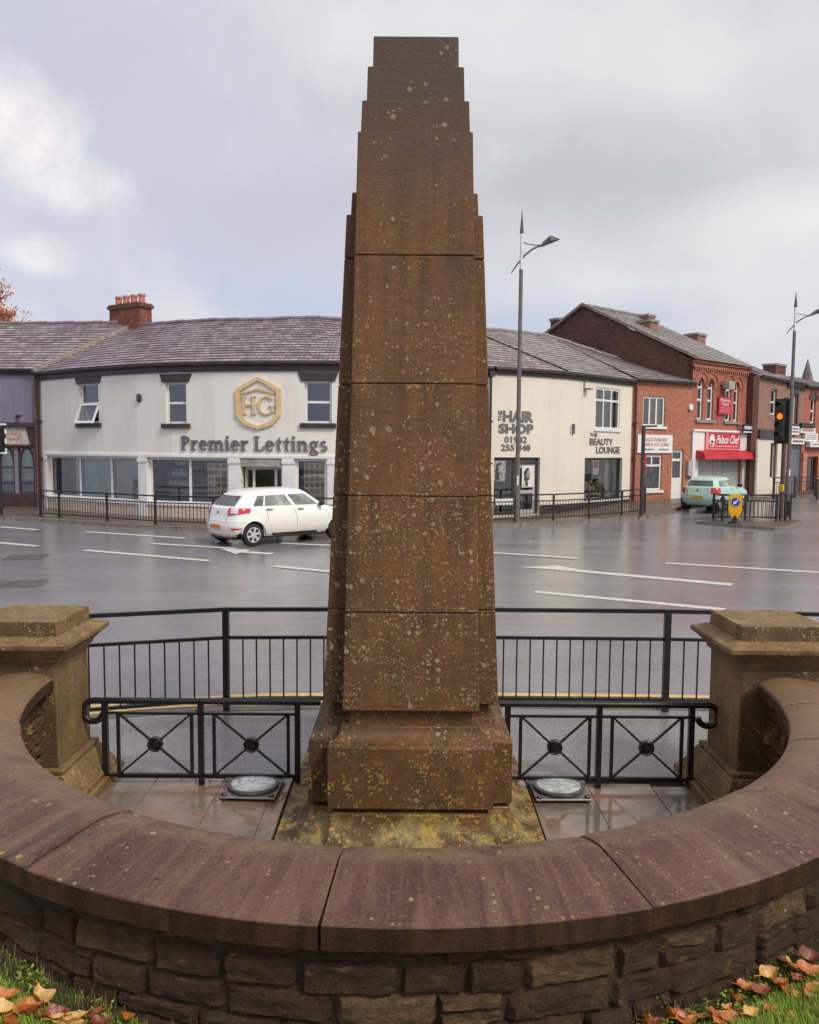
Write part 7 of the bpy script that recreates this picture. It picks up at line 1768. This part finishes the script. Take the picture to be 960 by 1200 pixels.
veil = W_.mix(W_.rng(n1, .40, .62, 0, .55), veil, rgb(lin(205, 206, 212)))
veil = W_.mix(W_.rng(n2, .46, .66, 0, .55), veil, rgb(lin(230, 228, 229)))
# blue-lilac gap along the roofs
low = W_.math('MULTIPLY', W_.rng(xyz[2], .22, .12), W_.rng(n2, .62, .42)); veil = W_.mix(W_.math('MULTIPLY', low, .85), veil, rgb(lin(182, 195, 228)))
# the bright cumulus heads to the left
def clump(px_, py_, rx, ry, lo=.46, hi=.60, amp=.9, sc=7.0):
    c = ray(px_, py_).normalized(); ca = math.atan2(c.x, c.y); dx = W_.math('DIVIDE', W_.math('SUBTRACT', az, ca), rx); dz = W_.math('DIVIDE', W_.math('SUBTRACT', xyz[2], c.z), ry)
    q = W_.math('SQRT', W_.math('ADD', W_.math('MULTIPLY', dx, dx), W_.math('MULTIPLY', dz, dz)))
    f = W_.math('ADD', W_.rng(q, 0, 1.4, .85, .15), W_.math('MULTIPLY', W_.math('SUBTRACT', W_.noise(d, sc, 9, .62, .25), .5), amp)); return W_.rng(f, lo, hi)
for (a, b, c_, e_, k) in ((700, 215, .34, .075, .75), (330, 250, .20, .07, .35), (520, 120, .25, .06, .4)):   # greyer undersides
    veil = W_.mix(W_.math('MULTIPLY', clump(a, b, c_, e_, .40, .75, .8, 5), k), veil, rgb(lin(190, 190, 196)))
for (a, b, c_, e_, k) in ((20, 150, .105, .075, .95), (112, 222, .075, .045, .85), (48, 205, .11, .05, .6), (38, 300, .06, .035, .75)):
    veil = W_.mix(W_.math('MULTIPLY', clump(a, b, c_, e_, .46, .70), k), veil, W_.mix(W_.rng(W_.noise(d, 11, 7, .6), .35, .65), rgb(lin(218, 214, 217)), rgb(lin(252, 248, 244))))
for (a, b, c_, e_, k) in ((970, 250, .22, .06, .8), (620, 50, .30, .08, .5), (400, 30, .10, .07, .6), (860, 60, .2, .07, .5), (760, 330, .25, .04, .5)):
    veil = W_.mix(W_.math('MULTIPLY', clump(a, b, c_, e_, .38, .80, .8, 5), k), veil, rgb(lin(238, 235, 232)))
# away from the view the deck brightens around the veiled sun
sd = V((math.sin(math.radians(SUN_AZ)) * math.cos(math.radians(SUN_EL)), math.cos(math.radians(SUN_AZ)) * math.cos(math.radians(SUN_EL)), math.sin(math.radians(SUN_EL))))
dp = W_.n('ShaderNodeVectorMath', operation='DOT_PRODUCT'); W_.set(dp.inputs[0], d); dp.inputs[1].default_value = sd
veil = W_.mix(W_.rng(dp.outputs['Value'], .55, 1.0, 0, .8), veil, rgb((1.25, 1.2, 1.12)))
col = W_.mix(.90, sky.outputs[0], veil)
W_.set(bg.inputs['Color'], col); bg.inputs['Strength'].default_value = .10; nt.links.new(bg.outputs[0], out.inputs[0])

sl = bpy.data.lights.new('sun', 'SUN'); sl.energy = 1.5; sl.angle = math.radians(14); sl.color = (1.0, .95, .88); so = bpy.data.objects.new('sun', sl); COL.objects.link(so); so.rotation_euler = (-sd).to_track_quat('-Z', 'Y').to_euler(); so.location = (8, -8, 20)

cd = bpy.data.cameras.new('camera'); co = bpy.data.objects.new('camera', cd); COL.objects.link(co); co.location = EYE; co.rotation_euler = RC.to_euler(); cd.sensor_fit = 'HORIZONTAL'; cd.sensor_width = 36; cd.lens = 36.0 * FOC / 960; cd.clip_start = .05; cd.clip_end = 3000; SC.camera = co
SC.view_settings.view_transform = 'Standard'; SC.view_settings.look = 'None'; SC.view_settings.gamma = 1; SC.view_settings.use_curve_mapping = False; SC.view_settings.exposure = 0.45
SC.cycles.use_denoising = True
SC.cycles.max_bounces = 7; SC.cycles.transparent_max_bounces = 10; SC.cycles.caustics_reflective = False; SC.cycles.caustics_refractive = False
for o in COL.objects:
    if '_o' in o: del o['_o']
